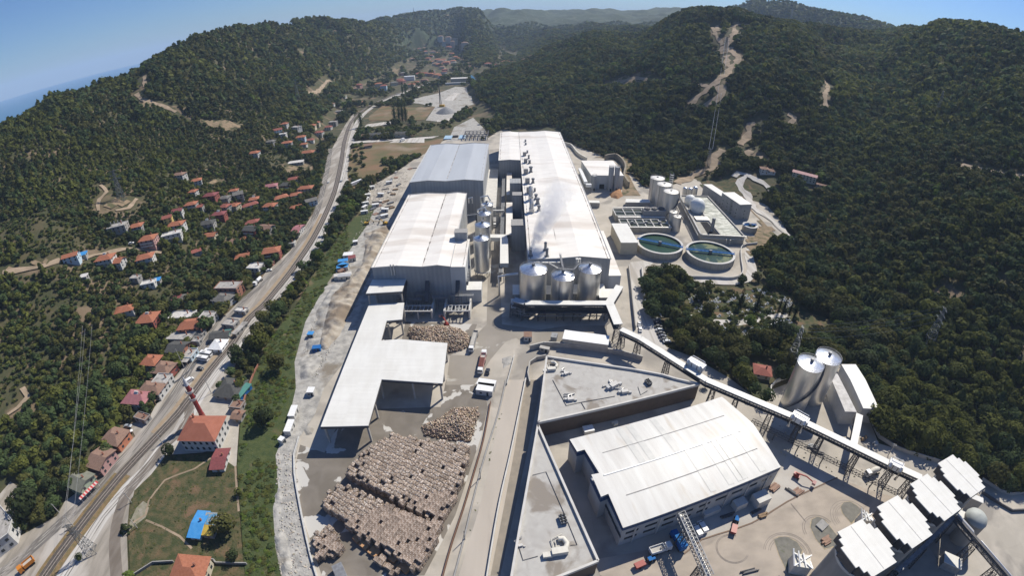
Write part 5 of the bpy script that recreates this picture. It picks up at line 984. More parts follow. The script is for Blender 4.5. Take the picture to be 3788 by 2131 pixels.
def house(label, p, w, d, rot=0, st=2, roof='hip', rm='tile', wm='wwhite', extra='', flat=False, detail=True, group=None, cat='house', rise=None, name='house', z=None, fh=2.1):
    h = st * fh + .4; c = at(p, h + .8) if flat else hit(p, h * .8)
    if flat: c.z = 0
    rt = math.radians(rot); clear_disc(c.x, c.y, max(w, d) * .44 + .6 + max(0, c.xy.length - 700) * .012); HOUSES.append((c.x, c.y))
    s = thing(name, label, cat, (c.x, c.y, c.z), rt, group); rr = random.Random(int(c.x * 7 + c.y))
    MB().box(0, 0, -3 if not flat else 0, w, d, h + (3 if not flat else 0)).build('wall', wm, s)
    rise = rise if rise is not None else min(w, d) * .2
    if roof == 'hip': rf = hip_roof(w, d, h + .02, rise).build('roof', rm, s)
    elif roof == 'gable':
        rf = gable_roof(w, d, h + .02, rise).build('roof', rm, s); MB().add([(-w / 2, -d / 2, h), (-w / 2, d / 2, h), (-w / 2, 0, h + rise * .92)], [(0, 1, 2)]).add([(w / 2, -d / 2, h), (w / 2, d / 2, h), (w / 2, 0, h + rise * .92)], [(0, 2, 1)]).build('gable_wall', wm, s)
    elif roof == 'shed':
        rf = MB().add([(-w / 2 - .3, -d / 2 - .3, h), (w / 2 + .3, -d / 2 - .3, h), (w / 2 + .3, d / 2 + .3, h + rise * .6), (-w / 2 - .3, d / 2 + .3, h + rise * .6), (-w / 2 - .3, -d / 2 - .3, h - .15), (w / 2 + .3, -d / 2 - .3, h - .15), (w / 2 + .3, d / 2 + .3, h - .15), (-w / 2 - .3, d / 2 + .3, h - .15)], [(0, 1, 2, 3), (0, 4, 5, 1), (1, 5, 6, 2), (2, 6, 7, 3), (3, 7, 4, 0)]).build('roof', rm, s)
    else:
        rf = MB().box(0, 0, h + .02, w + .6, d + .6, .22).build('roof', rm, s); m = MB()
        for a, b in (((-w / 2, -d / 2), (w / 2, -d / 2)), ((w / 2, -d / 2), (w / 2, d / 2)), ((w / 2, d / 2), (-w / 2, d / 2)), ((-w / 2, d / 2), (-w / 2, -d / 2))): m.bar((*a, h + .45), (*b, h + .45), .2, .45)
        m.build('parapet', wm, s)
    if not detail: return s
    if roof in ('hip', 'gable', 'flat') and st > 0: MB().box(w * .22, d * .12, h + .2, .6, .6, rise + .9).build('chimney', 'wbrick', rf)
    for fl in range(max(1, st)):
        for side, ln, off in ((0, w, d / 2), (1, d, w / 2), (2, w, d / 2), (3, d, w / 2)):
            if side == 2: continue
            n = max(1, int(ln / 3.2))
            for i in range(n):
                u = (i + .5) * ln / n - ln / 2; a = side * PI / 2 - PI / 2; cx, cy = math.cos(a) * (off + .02) - math.sin(a) * u, math.sin(a) * (off + .02) + math.cos(a) * u
                if fl == 0 and side == 0 and i == n // 2:
                    MB().box(0, 0, 0, 1.0, .14, 2.1).build('door', 'wood', s, (cx, cy, .1), a + PI / 2)
                else:
                    wdw = MB().box(0, 0, 0, 1.15, .1, 1.2).build('window', 'glass', s, (cx, cy, 1 + fl * fh), a + PI / 2)
    if 'b' in extra:                              # balcony along the front
        for fl in range(1, st): MB().box(0, -d / 2 - .7, fl * fh - .1, w * .8, 1.3, .2).bar((-w * .4, -d / 2 - 1.3, fl * fh + .5), (w * .4, -d / 2 - 1.3, fl * fh + .5), .1, .9).build('balcony', 'conclt', s)
    if 's' in extra:                              # solar water heater
        so_ = MB(); so_.add([(-1.4, -.9, h + rise * .5 + .3), (1.4, -.9, h + rise * .5 + .3), (1.4, .9, h + rise * .5 + 1.4), (-1.4, .9, h + rise * .5 + 1.4), (-1.4, .9, h + rise * .5 + .3), (1.4, .9, h + rise * .5 + .3)], [(0, 1, 2, 3), (3, 2, 5, 4)]); so_.box(0, 1.1, h + rise * .5 + 1.2, 2.2, .7, .7); so_.build('solar_heater', 'wwhite', s)
    if 'p' in extra:                              # porch roof at the roadside
        MB().box(0, -d / 2 - 1.8, 2.6, w * .9, 3.4, .18).build('porch_roof', rm if rm in ('flat', 'flatw', 'tile3', 'dgrey', 'grey') else 'tile3', s); 
        for x in (-w * .4, 0, w * .4): MB().box(x, -d / 2 - 3.3, 0, .2, .2, 2.6).build('porch_post', 'wood', s)
    if 'a' in extra:
        m = MB()
        for i in range(4): m.bar((-w * .3 + i * w * .2, 0, h), (-w * .3 + i * w * .2, 0, h + 3.5), .12).box(-w * .3 + i * w * .2, 0, h + 2.4, .5, .3, 1.2)
        m.build('antenna', 'wwhite', s)
    return s
H_ = [  # tile, x, y, width, depth, turn, storeys, roof, roof colour, wall colour, extras, label
 (ML, 870, 275, 15, 9, 22, 2, 'flat', 'flat', 'wgrey', 'a', 'grey flat-roofed house with antennas on its roof, high on the left slope'),
 (ML, 1010, 275, 10, 8, 20, 2, 'hip', 'tile', 'wgrey', 'b', 'orange-roofed unfinished grey house right of the one with antennas'),
 (ML, 1240, 215, 7, 7, 30, 3, 'gable', 'tile2', 'wyellow', '', 'red-roofed house with yellow walls above the large orange-roofed one'),
 (ML, 1315, 160, 8, 7, 20, 2, 'gable', 'tile4', 'wwhite', '', 'dark red-roofed house behind the yellow-walled one'),
 (ML, 1300, 262, 14, 9, 12, 2, 'hip', 'tile', 'wwhite', 'b', 'large bright orange-roofed house stacked above the pale flat roofs'),
 (ML, 1270, 335, 15, 8, 25, 2, 'flat', 'flatw', 'wwhite', 'b', 'white terraced house with pale flat roofs below the large orange-roofed one'),
 (ML, 1100, 370, 12, 10, 15, 3, 'hip', 'tile', 'wpink', 'b', 'orange-roofed house with pinkish walls in the middle of the left slope'),
 (ML, 525, 495, 11, 7, 27, 2, 'gable', 'tile', 'wblue', '', 'leftmost orange-roofed house, with pale blue walls, at the edge of the scrub'),
 (ML, 610, 483, 6, 5, 27, 1, 'shed', 'bluerf', 'wgrey', '', 'small blue-roofed shack beside the leftmost orange-roofed house'),
 (ML, 780, 512, 13, 9, 15, 2, 'hip', 'tile', 'wwhite', 'bs', 'orange-roofed white house with a rooftop water heater, left of the pair'),
 (ML, 877, 535, 8, 8, 8, 2, 'gable', 'tile', 'wwhite', '', 'small orange-roofed white house, right of the pair'),
 (ML, 1075, 505, 12, 9, 24, 2, 'hip', 'tile', 'wwhite', 'b', 'orange-roofed white house with balconies standing alone below the pinkish-walled one'),
 (ML, 1415, 112, 10, 8, 15, 2, 'hip', 'tile', 'wgrey', 'b', 'orange hipped roof on a grey house with a small side wing'),
 (ML, 1482, 130, 5, 6, 15, 2, 'gable', 'tile2', 'wgrey', '', 'narrow red-roofed wing beside the orange hipped grey house'),
 (ML, 1430, 18, 7, 7, 5, 2, 'hip', 'tile', 'wwhite', '', 'little orange-roofed house at the upper left of the village cluster'),
 (ML, 1560, 45, 12, 9, 5, 2, 'hip', 'tile4', 'wred', '', 'dark red-roofed and red-walled house in the upper village'),
 (ML, 1665, 65, 9, 8, 5, 2, 'hip', 'grey', 'wgrey', '', 'grey hip-roofed house right of the dark red one'),
 (ML, 1762, 38, 9, 10, 30, 3, 'gable', 'grey', 'wgrey', '', 'tall grey gabled house with bare walls in the upper village'),
 (ML, 1730, 12, 8, 6, 10, 2, 'hip', 'tile', 'wwhite', '', 'orange roof peeping out behind the tall grey gabled house'),
 (ML, 1665, 128, 9, 8, -5, 2, 'hip', 'tile2', 'wgrey', '', 'red-orange roof, left one of two joined houses in the village centre'),
 (ML, 1738, 120, 8, 8, -5, 2, 'hip', 'tile', 'wcream', '', 'orange roof, right one of two joined houses in the village centre'),
 (ML, 1880, 75, 9, 8, 20, 2, 'hip', 'tile', 'wwhite', 's', 'orange-roofed house with a small water tank, behind the white long one'),
 (ML, 1850, 117, 14, 8, 38, 2, 'hip', 'tile2', 'wwhite', '', 'long white house under a vivid red-orange roof in the village centre'),
 (ML, 2078, 62, 13, 9, 38, 2, 'hip', 'tile', 'wwhite', 'b', 'large white house with an orange hipped roof by the upper road'),
 (ML, 2188, 42, 9, 8, 20, 2, 'hip', 'tile', 'wcream', '', 'orange-roofed cream house nearest the road in the upper village'),
 (ML, 2000, 125, 11, 9, 0, 3, 'hip', 'tile', 'wgrey', 'b', 'three-storey grey house with an orange roof, below the large white one'),
 (ML, 2195, 132, 11, 8, 25, 1, 'hip', 'tile', 'wwhite', '', 'low orange-roofed house beside the upper road'),
 (ML, 2300, 85, 10, 8, 35, 2, 'gable', 'grey', 'wblue', '', 'grey-roofed house with bluish walls right beside the road'),
 (ML, 1618, 186, 12, 8, 10, 2, 'hip', 'tile4', 'wred', 's', 'dark red-roofed house with a white tank on its roof'),
 (ML, 1535, 252, 12, 9, 15, 2, 'hip', 'dgrey', 'wgrey', 's', 'dark grey-roofed house with a shining tank among the gardens'),
 (ML, 1560, 340, 9, 7, 5, 1, 'gable', 'tile', 'wcream', '', 'low orange-roofed house among gardens under the dark grey-roofed one'),
 (ML, 1868, 246, 11, 8, 20, 2, 'hip', 'tile2', 'wwhite', '', 'pale red-orange roof behind the two dark brown-roofed houses'),
 (ML, 1865, 300, 12, 9, -10, 3, 'gable', 'dgrey', 'wred', 'b', 'red-walled house under a dark roof, left of two dark-roofed ones'),
 (ML, 1968, 288, 12, 9, -10, 2, 'gable', 'tile3', 'wgrey', 'b', 'grey-walled house under a brown roof, right of two dark-roofed ones'),
 (ML, 1820, 362, 7, 5, 0, 1, 'hip', 'tile', 'wwhite', '', 'tiny orange-roofed house below the two dark-roofed ones'),
 (ML, 1725, 392, 9, 7, -10, 1, 'hip', 'tile3', 'wgrey', '', 'low brown-roofed house beside the tiny orange-roofed one'),
 (ML, 2203, 300, 6, 14, 0, 2, 'gable', 'pink', 'wwhite', '', 'narrow pink-roofed house close to the road bend'),
 (ML, 1450, 462, 8, 5, 40, 1, 'shed', 'tile2', 'wgrey', '', 'little reddish shed roof hidden in the trees of the middle slope'),
 (ML, 1812, 497, 13, 9, 20, 1, 'gable', 'tile', 'wwhite', '', 'broad orange-red roof of a low house left of the red-walled roadside house'),
 (ML, 2010, 462, 12, 9, 15, 3, 'hip', 'tile', 'wred', 'b', 'red-walled roadside house with an orange roof, above the parked white car'),
 (ML, 1890, 577, 10, 8, -5, 2, 'flat', 'flatw', 'wwhite', '', 'white cube-shaped house with a pale flat roof beside the white tanker'),
 (ML, 2000, 542, 5, 4, 0, 1, 'shed', 'tile3', 'wbrick', '', 'small brown hut in front of the red-walled roadside house'),
 (ML, 1692, 725, 17, 9, 0, 3, 'flat', 'flat', 'wbrick', 'b', 'three-storey house with brick gables and a wide grey flat roof'),
 (ML, 1650, 812, 12, 9, -15, 2, 'hip', 'grey', 'wwhite', 'b', 'grey-brown hip-roofed white house below the brick-gabled one'),
 (ML, 1303, 810, 5, 7, 10, 1, 'shed', 'tile4', 'wwhite', '', 'dark red lean-to half of the small double house'),
 (ML, 1378, 800, 7, 6, 10, 1, 'gable', 'grey', 'wwhite', '', 'grey-roofed half of the small double house'),
 (ML, 1003, 655, 7, 5, 0, 1, 'flat', 'flat', 'wgrey', '', 'small grey flat-roofed shed above the pale shack with the blue tarpaulin'),
 (ML, 1098, 695, 10, 6, 20, 1, 'flat', 'flatw', 'wwhite', '', 'pale flat-roofed shack in the trees'),
 (ML, 1163, 672, 4.5, 4, 20, 1, 'shed', 'bluerf', 'wgrey', '', 'blue tarpaulin lean-to at the end of the pale shack'),
 (ML, 620, 645, 5, 4, 20, 1, 'shed', 'flatw', 'wgrey', '', 'tiny white shed alone in the scrub far left'),
 (ML, 925, 888, 12, 8, 25, 1, 'hip', 'tile', 'wwhite', '', 'low orange hipped roof standing alone among dark trees'),
 (ML, 1097, 958, 12, 11, 10, 2, 'hip', 'tile', 'wred', 's', 'square dark red house with an orange-brown roof and tank'),
 (ML, 1345, 922, 17, 8, 5, 1, 'flat', 'flatw', 'wwhite', '', 'long pale flat-roofed building behind the broad orange roof'),
 (ML, 1420, 987, 16, 10, 10, 2, 'hip', 'tile', 'worange', '', 'broadest orange roof by the old roadside terrace'),
 (ML, 1530, 928, 9, 8, 0, 2, 'flat', 'flat', 'wwhite', '', 'white flat-roofed shop at the bend of the street'),
 (ML, 1335, 1078, 17, 8, 0, 1, 'flat', 'flat', 'wgrey', '', 'long weathered flat roof below the broad orange roof'),
 (ML, 1478, 1055, 5, 5, 0, 1, 'flat', 'grey', 'wgrey', 'p', 'small dark kiosk at the street edge, upper one of two'),
 (ML, 1452, 1108, 5, 4, 0, 1, 'flat', 'flat', 'wgrey', '', 'small dark kiosk at the street edge, lower one of two'),
 (ML, 1312, 1160, 11, 9, 0, 2, 'gable', 'dgrey', 'wbrick', '', 'dark-roofed brown house behind a tall street pole'),
 (ML, 1390, 1208, 8, 8, 0, 1, 'flat', 'flat', 'wblue', 'p', 'grey flat-fronted shop next to the dark-roofed brown house'),
 (ML, 1122, 1275, 10, 8, 0, 2, 'hip', 'tile', 'wgrey', '', 'bright orange roof, left one of the joined pair above the shop with white lettering'),
 (ML, 1207, 1312, 11, 9, -5, 2, 'hip', 'tile3', 'wred', 'p', 'brown-and-orange roof with red walls, right one of the joined pair'),
 (Q11, 590, 470, 9, 7, 0, 2, 'flat', 'flat', 'wwhite', '', 'pale flat-roofed house with dark lettering on its white front'),
 (Q11, 440, 600, 13, 8, 0, 2, 'hip', 'tile3', 'wwhite', 'p', 'brown-tiled shop with a blue and white sign board over a porch'),
 (BL, 1010, 118, 14, 9, 2, 2, 'hip', 'pink', 'wwhite', 's', 'wide pinkish metal-roofed white house with a solar heater'),
 (BL, 1045, 262, 8, 4, -10, 1, 'flat', 'tile3', 'wgrey', '', 'brown flat canopy below the pinkish metal-roofed house'),
 (ML, 1700, 978, 9, 6, -8, 1, 'flat', 'flat', 'wgrey', '', 'grey shack with a screed roof between street and railway'),
 (ML, 1782, 885, 8, 4, -8, 1, 'flat', 'flatw', 'wgrey', '', 'light roofed stand at the upper end of the strip by the railway'),
 (ML, 1625, 1068, 11, 7, 10, 1, 'gable', 'dgrey', 'wgrey', '', 'dark shed roof with a green end between street and railway'),
 (ML, 1672, 1062, 3.5, 7, 10, 1, 'shed', 'green', 'wgrey', '', 'green sheet-metal lean-to beside the dark shed roof'),
 (ML, 1770, 1018, 3, 11, -12, 1, 'shed', 'flat', 'wgrey', '', 'long narrow grey shed along the railway'),
 (ML, 1610, 1140, 8, 8, 0, 1, 'hip', 'white', 'white', '', 'white sheeted tent-like store at the end of the bus parking'),
 (ML, 2150, 400, 7, 5, 10, 1, 'flat', 'flat', 'wwhite', '', 'pale hut beside the road below the narrow pink-roofed house'),
 (BL, 842, 408, 11, 9, -5, 2, 'hip', 'tile3', 'worange', 'p', 'orange-walled roadside house with a brown-orange roof beside two parked cars'),
 (BL, 735, 570, 9, 11, -6, 2, 'gable', 'tile3', 'wpink', 'p', 'brown-gabled roadside house with chimneys, next below the orange-walled one'),
 (BL, 588, 735, 9, 9, -8, 2, 'gable', 'olive', 'wgreen', '', 'olive-roofed green house with a red and white awning'),
 (BL, 1622, 575, 5.5, 10, 10, 1, 'gable', 'tile4', 'wwhite', '', 'dark red gabled shed in front of the mosque'),
 (BL, 1462, 1060, 4.2, 10.5, 4, 1, 'gable', 'bluerf', 'wblue', '', 'bright blue long shed in the dry meadow'),
 (BL, 1548, 1020, 4.2, 4.5, 4, 1, 'shed', mat('patched_blue_sheet', (.10, .26, .42), (.32, .32, .30), .9, 5, .6, thr=(.48, .56)), 'wgrey', '', 'patched blue-grey roof of the small shed beside the bright blue one'),
 (BL, 1535, 1108, 4.4, 3.6, 4, 1, 'shed', mat('yellow_sheet', (.50, .36, .06), (.42, .28, .05), 1, 4, .6), 'wgrey', '', 'yellow-roofed end of the small shed beside the bright blue one'),
 (BL, 1392, 1400, 12, 10, 5, 2, 'hip', 'tile', 'wcream', 'b', 'large orange-roofed house cut by the bottom edge of the picture'),
 (Q11, 1600, 600, 12.5, 12, -3, 1, 'hip', 'dgrey', 'wgrey', '', 'large dark grey-roofed house between railway and river'),
 (Q11, 1790, 640, 3, 9, -12, 1, 'shed', 'green', 'blue', '', 'green and blue lean-to beside the large dark grey-roofed house'),
 (Q11, 1700, 850, 6, 5, -3, 1, 'flat', 'tile3', 'wgrey', '', 'brown flat shed near the mosque court, upper one'),
 (Q11, 1712, 1000, 4.5, 4.6, -3, 1, 'gable', 'tile3', 'wgrey', '', 'brown gabled shed near the mosque court, lower one'),
 (MR, 640, 1345, 8, 7, -20, 1, 'hip', 'tile2', 'wcream', '', 'small red-roofed hut beside the long conveyor near the twin silos'),
 (TR, 655, 1250, 8, 8, -15, 2, 'hip', 'tile3', 'wwhite', '', 'white two-storey house with a brown roof at the foot of the right hill, left part'),
 (TR, 700, 1262, 9, 8, -15, 1, 'hip', 'tile3', 'wwhite', '', 'white house with a brown roof at the foot of the right hill, right part'),
 (TR, 955, 1295, 24, 8, -38, 3, 'gable', 'pink', 'wcream', '', 'long pale block under a dull red roof at the edge of the right wood'),
 (TR, 1000, 1272, 12, 5, -38, 1, 'gable', 'grey', 'wgrey', '', 'grey roof behind the long pale block'),
 (TR, 1110, 1378, 18, 5, -38, 1, 'gable', 'tile3', 'wgrey', '', 'low brown-roofed shed beyond the long pale block'),
 (TL, 1325, 1293, 13, 8, 0, 2, 'hip', 'tile3', 'wwhite', 'b', 'brown-orange roofed house standing high above the village'),
 (TL, 1452, 1338, 10, 8, 30, 2, 'hip', 'tile', 'wwhite', '', 'orange-roofed house a little right of the highest one'),
 (TL, 1880, 1132, 12, 9, 5, 2, 'hip', 'tile', 'wwhite', '', 'solitary orange-roofed house left of the upper hamlet'),
 (TL, 2002, 1048, 11, 9, 0, 2, 'hip', 'grey', 'wgrey', '', 'grey-roofed house at the left edge of the upper hamlet'),
 (TL, 2122, 1060, 13, 9, 10, 3, 'hip', 'tile', 'wgrey', 'b', 'tall grey house with an orange roof in the middle of the upper hamlet'),
 (TL, 2225, 1015, 12, 9, 10, 2, 'hip', 'tile', 'wblue', '', 'orange-roofed bluish house in the upper hamlet'),
 (TL, 2292, 1035, 11, 8, 10, 1, 'hip', 'tile2', 'wwhite', '', 'low reddish roof right of the bluish house in the upper hamlet'),
 (TL, 2245, 1066, 9, 7, 5, 1, 'hip', 'tile', 'wwhite', '', 'small orange roof below the bluish house in the upper hamlet'),
 (TL, 2277, 1128, 16, 10, 5, 2, 'hip', 'tile', 'wwhite', '', 'wide orange roof above the white open shed'),
 (TL, 2055, 962, 11, 9, 25, 2, 'gable', 'tile2', 'wblue', '', 'red-gabled pale blue house at the top of the upper hamlet'),
 (TL, 2082, 995, 13, 9, 10, 2, 'flat', 'flatw', 'wwhite', '', 'white flat-roofed house in front of the red-gabled blue one'),
 (TL, 2105, 917, 9, 8, 0, 2, 'hip', 'tile', 'wwhite', '', 'topmost orange roof of the upper hamlet'),
 (TL, 2193, 942, 12, 9, -20, 2, 'flat', 'flat', 'wwhite', '', 'grey flat-roofed white house in the upper hamlet'),
 (TL, 2305, 930, 12, 9, 5, 2, 'hip', 'tile', 'wcream', '', 'orange roof on the terrace road of the upper hamlet, lower one'),
 (TL, 2340, 908, 10, 8, 5, 2, 'hip', 'tile', 'wcream', '', 'orange roof on the terrace road of the upper hamlet, upper one'),
 (TL, 2430, 940, 10, 9, 0, 2, 'hip', 'tile2', 'wwhite', '', 'reddish roof near the top bend of the railway'),
 (TL, 2360, 982, 12, 10, 0, 3, 'hip', 'tile2', 'wwhite', 'b', 'three-storey white house with a reddish roof above the railway bend'),
 (TL, 2465, 905, 12, 10, 0, 3, 'flat', 'flat', 'wgrey', '', 'grey multi-storey house with a flat roof above the railway bend'),
 (TL, 2190, 1200, 18, 7, 12, 1, 'shed', 'flatw', 'wgrey', '', 'white open shed beside the timber yard'),
 (TL, 2000, 1378, 14, 9, 15, 2, 'hip', 'pink', 'wpink', '', 'pink-roofed house at the top left of the main village'),
 (TL, 2123, 1370, 12, 10, 0, 3, 'hip', 'dgrey', 'wbrick', 'b', 'tall dark-roofed brick house in the main village'),
 (TL, 2172, 1325, 11, 8, 15, 2, 'hip', 'tile2', 'wwhite', '', 'red-orange roof behind the tall dark-roofed brick house'),
 (TL, 2262, 1392, 14, 9, 5, 2, 'hip', 'tile', 'wgrey', '', 'wide orange roof right of the tall brick house'),
 (TL, 2185, 1440, 11, 8, 5, 1, 'hip', 'tile2', 'wwhite', '', 'low reddish roof below the tall dark-roofed brick house'),
 (TL, 2450, 768, 12, 8, 0, 1, 'hip', 'tile3', 'wwhite', '', 'brownish roof at the bottom of the hillside above the railway'),
 (TL, 2500, 822, 16, 9, 10, 1, 'flat', 'flat', 'wwhite', '', 'pale flat roofs beside the far road junction'),
 (TL, 2535, 712, 14, 9, 0, 1, 'flat', 'flatw', 'wwhite', '', 'small white building at the mouth of the far valley'),
]
for T, x, y, w_, d_, rot, st, rf, rm, wm, ex, lb in H_:
    near = T in (BL, Q11) or (T is ML and y > 880 and x > 1200)
    if 'shed' in lb or 'shack' in lb or 'hut' in lb or 'kiosk' in lb or 'lean-to' in lb or 'canopy' in lb or 'stand ' in lb: nm, ct = 'shed', 'shed'
    else: nm, ct = 'house', 'house'
    ang_off = 0
    house(lb, T(x, y), w_, d_, rot, st, rf, rm, wm, ex, flat=near, name=nm, cat=ct)
boxb('grey flat-roofed works building cut by the left edge of the picture', 'plant building', BL, [(-190, 1330), (60, 1140), (90, 1040), (-60, 860), (-260, 900)], 7, 'wwhite', 'flat', par=.4, win=(2, 4, 1.6, 1.3))
# awning and lettering in the street
c = at(BL(655, 815), 2.6); aw = thing('awning', 'red and white striped awning along the olive-roofed green house', 'awning', (c.x, c.y, 0), math.radians(72)); m1, m2 = MB(), MB()
for i in range(14): (m1 if i % 2 else m2).box(-5 + i * .75, 0, 2.5, .74, 2.0, .1)
m1.build('red_panel', mat('awning_red', (.50, .06, .06)), aw); m2.build('pale_panel', mat('awning_pink', (.68, .50, .48)), aw); m = MB()
for i in range(5): m.box(-5 + i * 2.4, -.9, 0, .08, .08, 2.5)
m.build('post', 'white', aw)
def board(label, T, q, w_, h_, z, rot, bmk, text, tcol):
    c = at(T(*q), z); s = thing('sign_board', label, 'sign', (c.x, c.y, 0), math.radians(rot)); MB().box(0, 0, z - h_ / 2, w_, .12, h_).build('panel', bmk, s)
    f = bpy.data.curves.new('lettering', 'FONT'); f.body = text; f.size = h_ * .8; f.align_x = 'CENTER'; f.align_y = 'CENTER'; f.extrude = .02; o = bpy.data.objects.new('lettering', f); me = bpy.data.meshes.new_from_object(o); bpy.data.objects.remove(o); me.materials.clear(); me.materials.append(m_(tcol)); o = bpy.data.objects.new('lettering', me); COL.objects.link(o); o.parent = s; o.location = (0, -.09, z); o.rotation_euler = (PI / 2, 0, 0)
board('white sign panel with the dark letters JR on the front of the pale flat-roofed house', Q11, (660, 520), 3.4, 2.0, 4.2, 68, 'white', 'JR', 'black')
c = at(Q11(565, 625), 3.8); s = thing('sign_board', 'blue sign board with white handwriting-like lettering above the shop porch', 'sign', (c.x, c.y, 0), math.radians(68)); MB().box(0, 0, 3.2, 6.5, .12, 1.3).build('panel', 'dblue', s)
MB().tube([(-2.6 + i * .27, -.1, 3.85 + .3 * math.sin(i * 2.1) * (1 if i % 3 else .3)) for i in range(20)], .09, 5).build('lettering', 'white', s)
# ---------------------------------------------------------------- mosque
MQ = [at(BL(*p), 7.5) for p in ((1315, 445), (1590, 450), (1667, 265), (1400, 265))]; cx, cy = sum(p.x for p in MQ) / 4, sum(p.y for p in MQ) / 4; e = MQ[1] - MQ[0]; an = math.atan2(e.y, e.x); MW, MD = e.length, (MQ[3] - MQ[0]).length; clear_disc(cx, cy, 12)
mq = thing('mosque', 'white two-storey mosque with a wide orange hipped roof beside its minaret', 'mosque', (cx, cy, 0), an)
MB().box(0, 0, 0, MW - 1, MD - 1, 7.2).build('wall', 'wwhite', mq); hip_roof(MW - .6, MD - .6, 7.22, 3.2, .6).build('roof', mat('mosque_tiles', (.37, .14, .09), (.33, .12, .075), .5, 4, .85, ribs=('Y', 1.0, .2)), mq)
for fl in range(2):
    for i in range(6): 
        w_ = MB().box(0, 0, 0, 1.1, .16, 1.2).add([(.55 * math.cos(t * PI / 6), -.08, 1.2 + .55 * math.sin(t * PI / 6)) for t in range(7)], [tuple(range(7))]); w_.build('arched_window', 'glass', mq, (-MW / 2 + 1.8 + i * (MW - 3.6) / 5, -MD / 2 + .45, 1.2 + fl * 3.2))
    for i in range(4): MB().box(0, 0, 0, .16, 1.1, 1.5).build('arched_window', 'glass', mq, (MW / 2 - .45, -MD / 2 + 2 + i * (MD - 4) / 3, 1.2 + fl * 3.2))
MB().box(-MW / 2 + 3, MD / 2 - 1.5, 7, .8, .8, 3).build('chimney', 'wbrick', mq)
mn = thing('minaret', 'slender dark red minaret with two white balconies and a pointed white cap', 'minaret', (-140.6, 133.0, 0)); MB().cyl(0, 0, 0, 3, 1.35, n=20).build('base', 'wred', mn, smooth=True)
MB().lathe([(1.15, 3), (1.05, 12), (1.0, 12), (.98, 20.5), (.9, 20.5)], n=20).build('shaft', mat('minaret_red', (.27, .035, .03), (.24, .03, .03), 1, 3, .5), mn, smooth=True)
for z in (12.4, 16.6): b = MB().lathe([(1.0, z - .9), (1.75, z), (1.8, z + .1)], n=24).build('balcony', 'wwhite', mn, smooth=True); MB().ring(0, 0, z + .1, z + 1.0, 1.66, 1.8, 24).build('balustrade', 'wwhite', b)
MB().lathe([(1.2, 20.5), (.9, 21.6), (.45, 23.6), (.05, 25.4)], n=20).build('cap', mat('lead_white', (.55, .56, .60), rough=.35, metal=.3), mn, smooth=True); MB().cyl(0, 0, 25.3, 26.3, .06, n=6).build('finial', 'steel', mn)
# ---------------------------------------------------------------- villages farther up the valley
rr = random.Random(5); k = 0
far = [(550, 435), (635, 355), (645, 380), (690, 410), (690, 455), (665, 430), (740, 440), (735, 390), (780, 440), (760, 450), (800, 460), (850, 450), (860, 465), (848, 505), (790, 515), (785, 530), (735, 552), (700, 522), (690, 545), (760, 560), (460, 590), (470, 600), (415, 612), (582, 608), (545, 625), (300, 620), (320, 660), (150, 628), (125, 655), (965, 468), (972, 490), (935, 443), (890, 430), (845, 395), (870, 420), (600, 360), (820, 345), (840, 350), (1240, 455), (1300, 460), (1325, 462), (1390, 440), (1430, 425), (1450, 415), (1110, 470), (1170, 480), (750, 475), (720, 470), (770, 495), (640, 590), (480, 540), (700, 380), (835, 430), (910, 435)]
for x, y in far:
    wdt = rr.uniform(11, 17) * (1.5 if y < 480 else 1.1); rc = rr.choice(['tile', 'tile', 'tile2', 'tile2', 'tile3', 'tile3', 'grey']); wc = rr.choice(['wwhite', 'wwhite', 'wcream', 'wpink', 'wgrey']); lo = y > 575
    house('distant house %s at the mouth of the far valley' % ('with a small garden') if lo else 'small distant house in the village far up the valley', TM(x, y), wdt, wdt * .7, rr.uniform(-30, 40), 2, 'hip', rc, wc, detail=False, group='houses at the mouth of the far valley' if lo else 'houses of the far village', fh=3.2)
for (x, y, w_, d_, st, rf, rm, wm, lb) in ((620, 545, 34, 16, 2, 'hip', 'tile2', 'wwhite', 'long white school-like building with a red roof in the far village'), (530, 568, 26, 16, 3, 'flat', 'white', 'white', 'brilliant white building with peaks near the far village'), (338, 640, 14, 12, 4, 'hip', 'tile2', 'wblue', 'pale blue tall house near the far railway'), (905, 582, 44, 26, 3, 'flat', 'flatw', 'wgrey', 'large pale industrial shed at the far end of the valley floor'), (870, 613, 46, 8, 1, 'flat', 'white', 'wwhite', 'long low white shed in front of the large pale industrial shed'), (700, 612, 36, 14, 1, 'flat', 'white', 'wwhite', 'low white sheds left of the large pale industrial shed'), (150, 760, 24, 12, 1, 'hip', 'tile', 'wcream', 'low orange-roofed house by the far road junction'), (985, 590, 16, 24, 1, 'gable', 'tile3', 'wwhite', 'brown-and-white shed right of the large pale industrial shed')):
    house(lb, TM(x, y), w_, d_, 5, st, rf, rm, wm, detail=False, name='shed' if 'shed' in lb else 'house', cat='shed' if 'shed' in lb else 'house', fh=3.2)
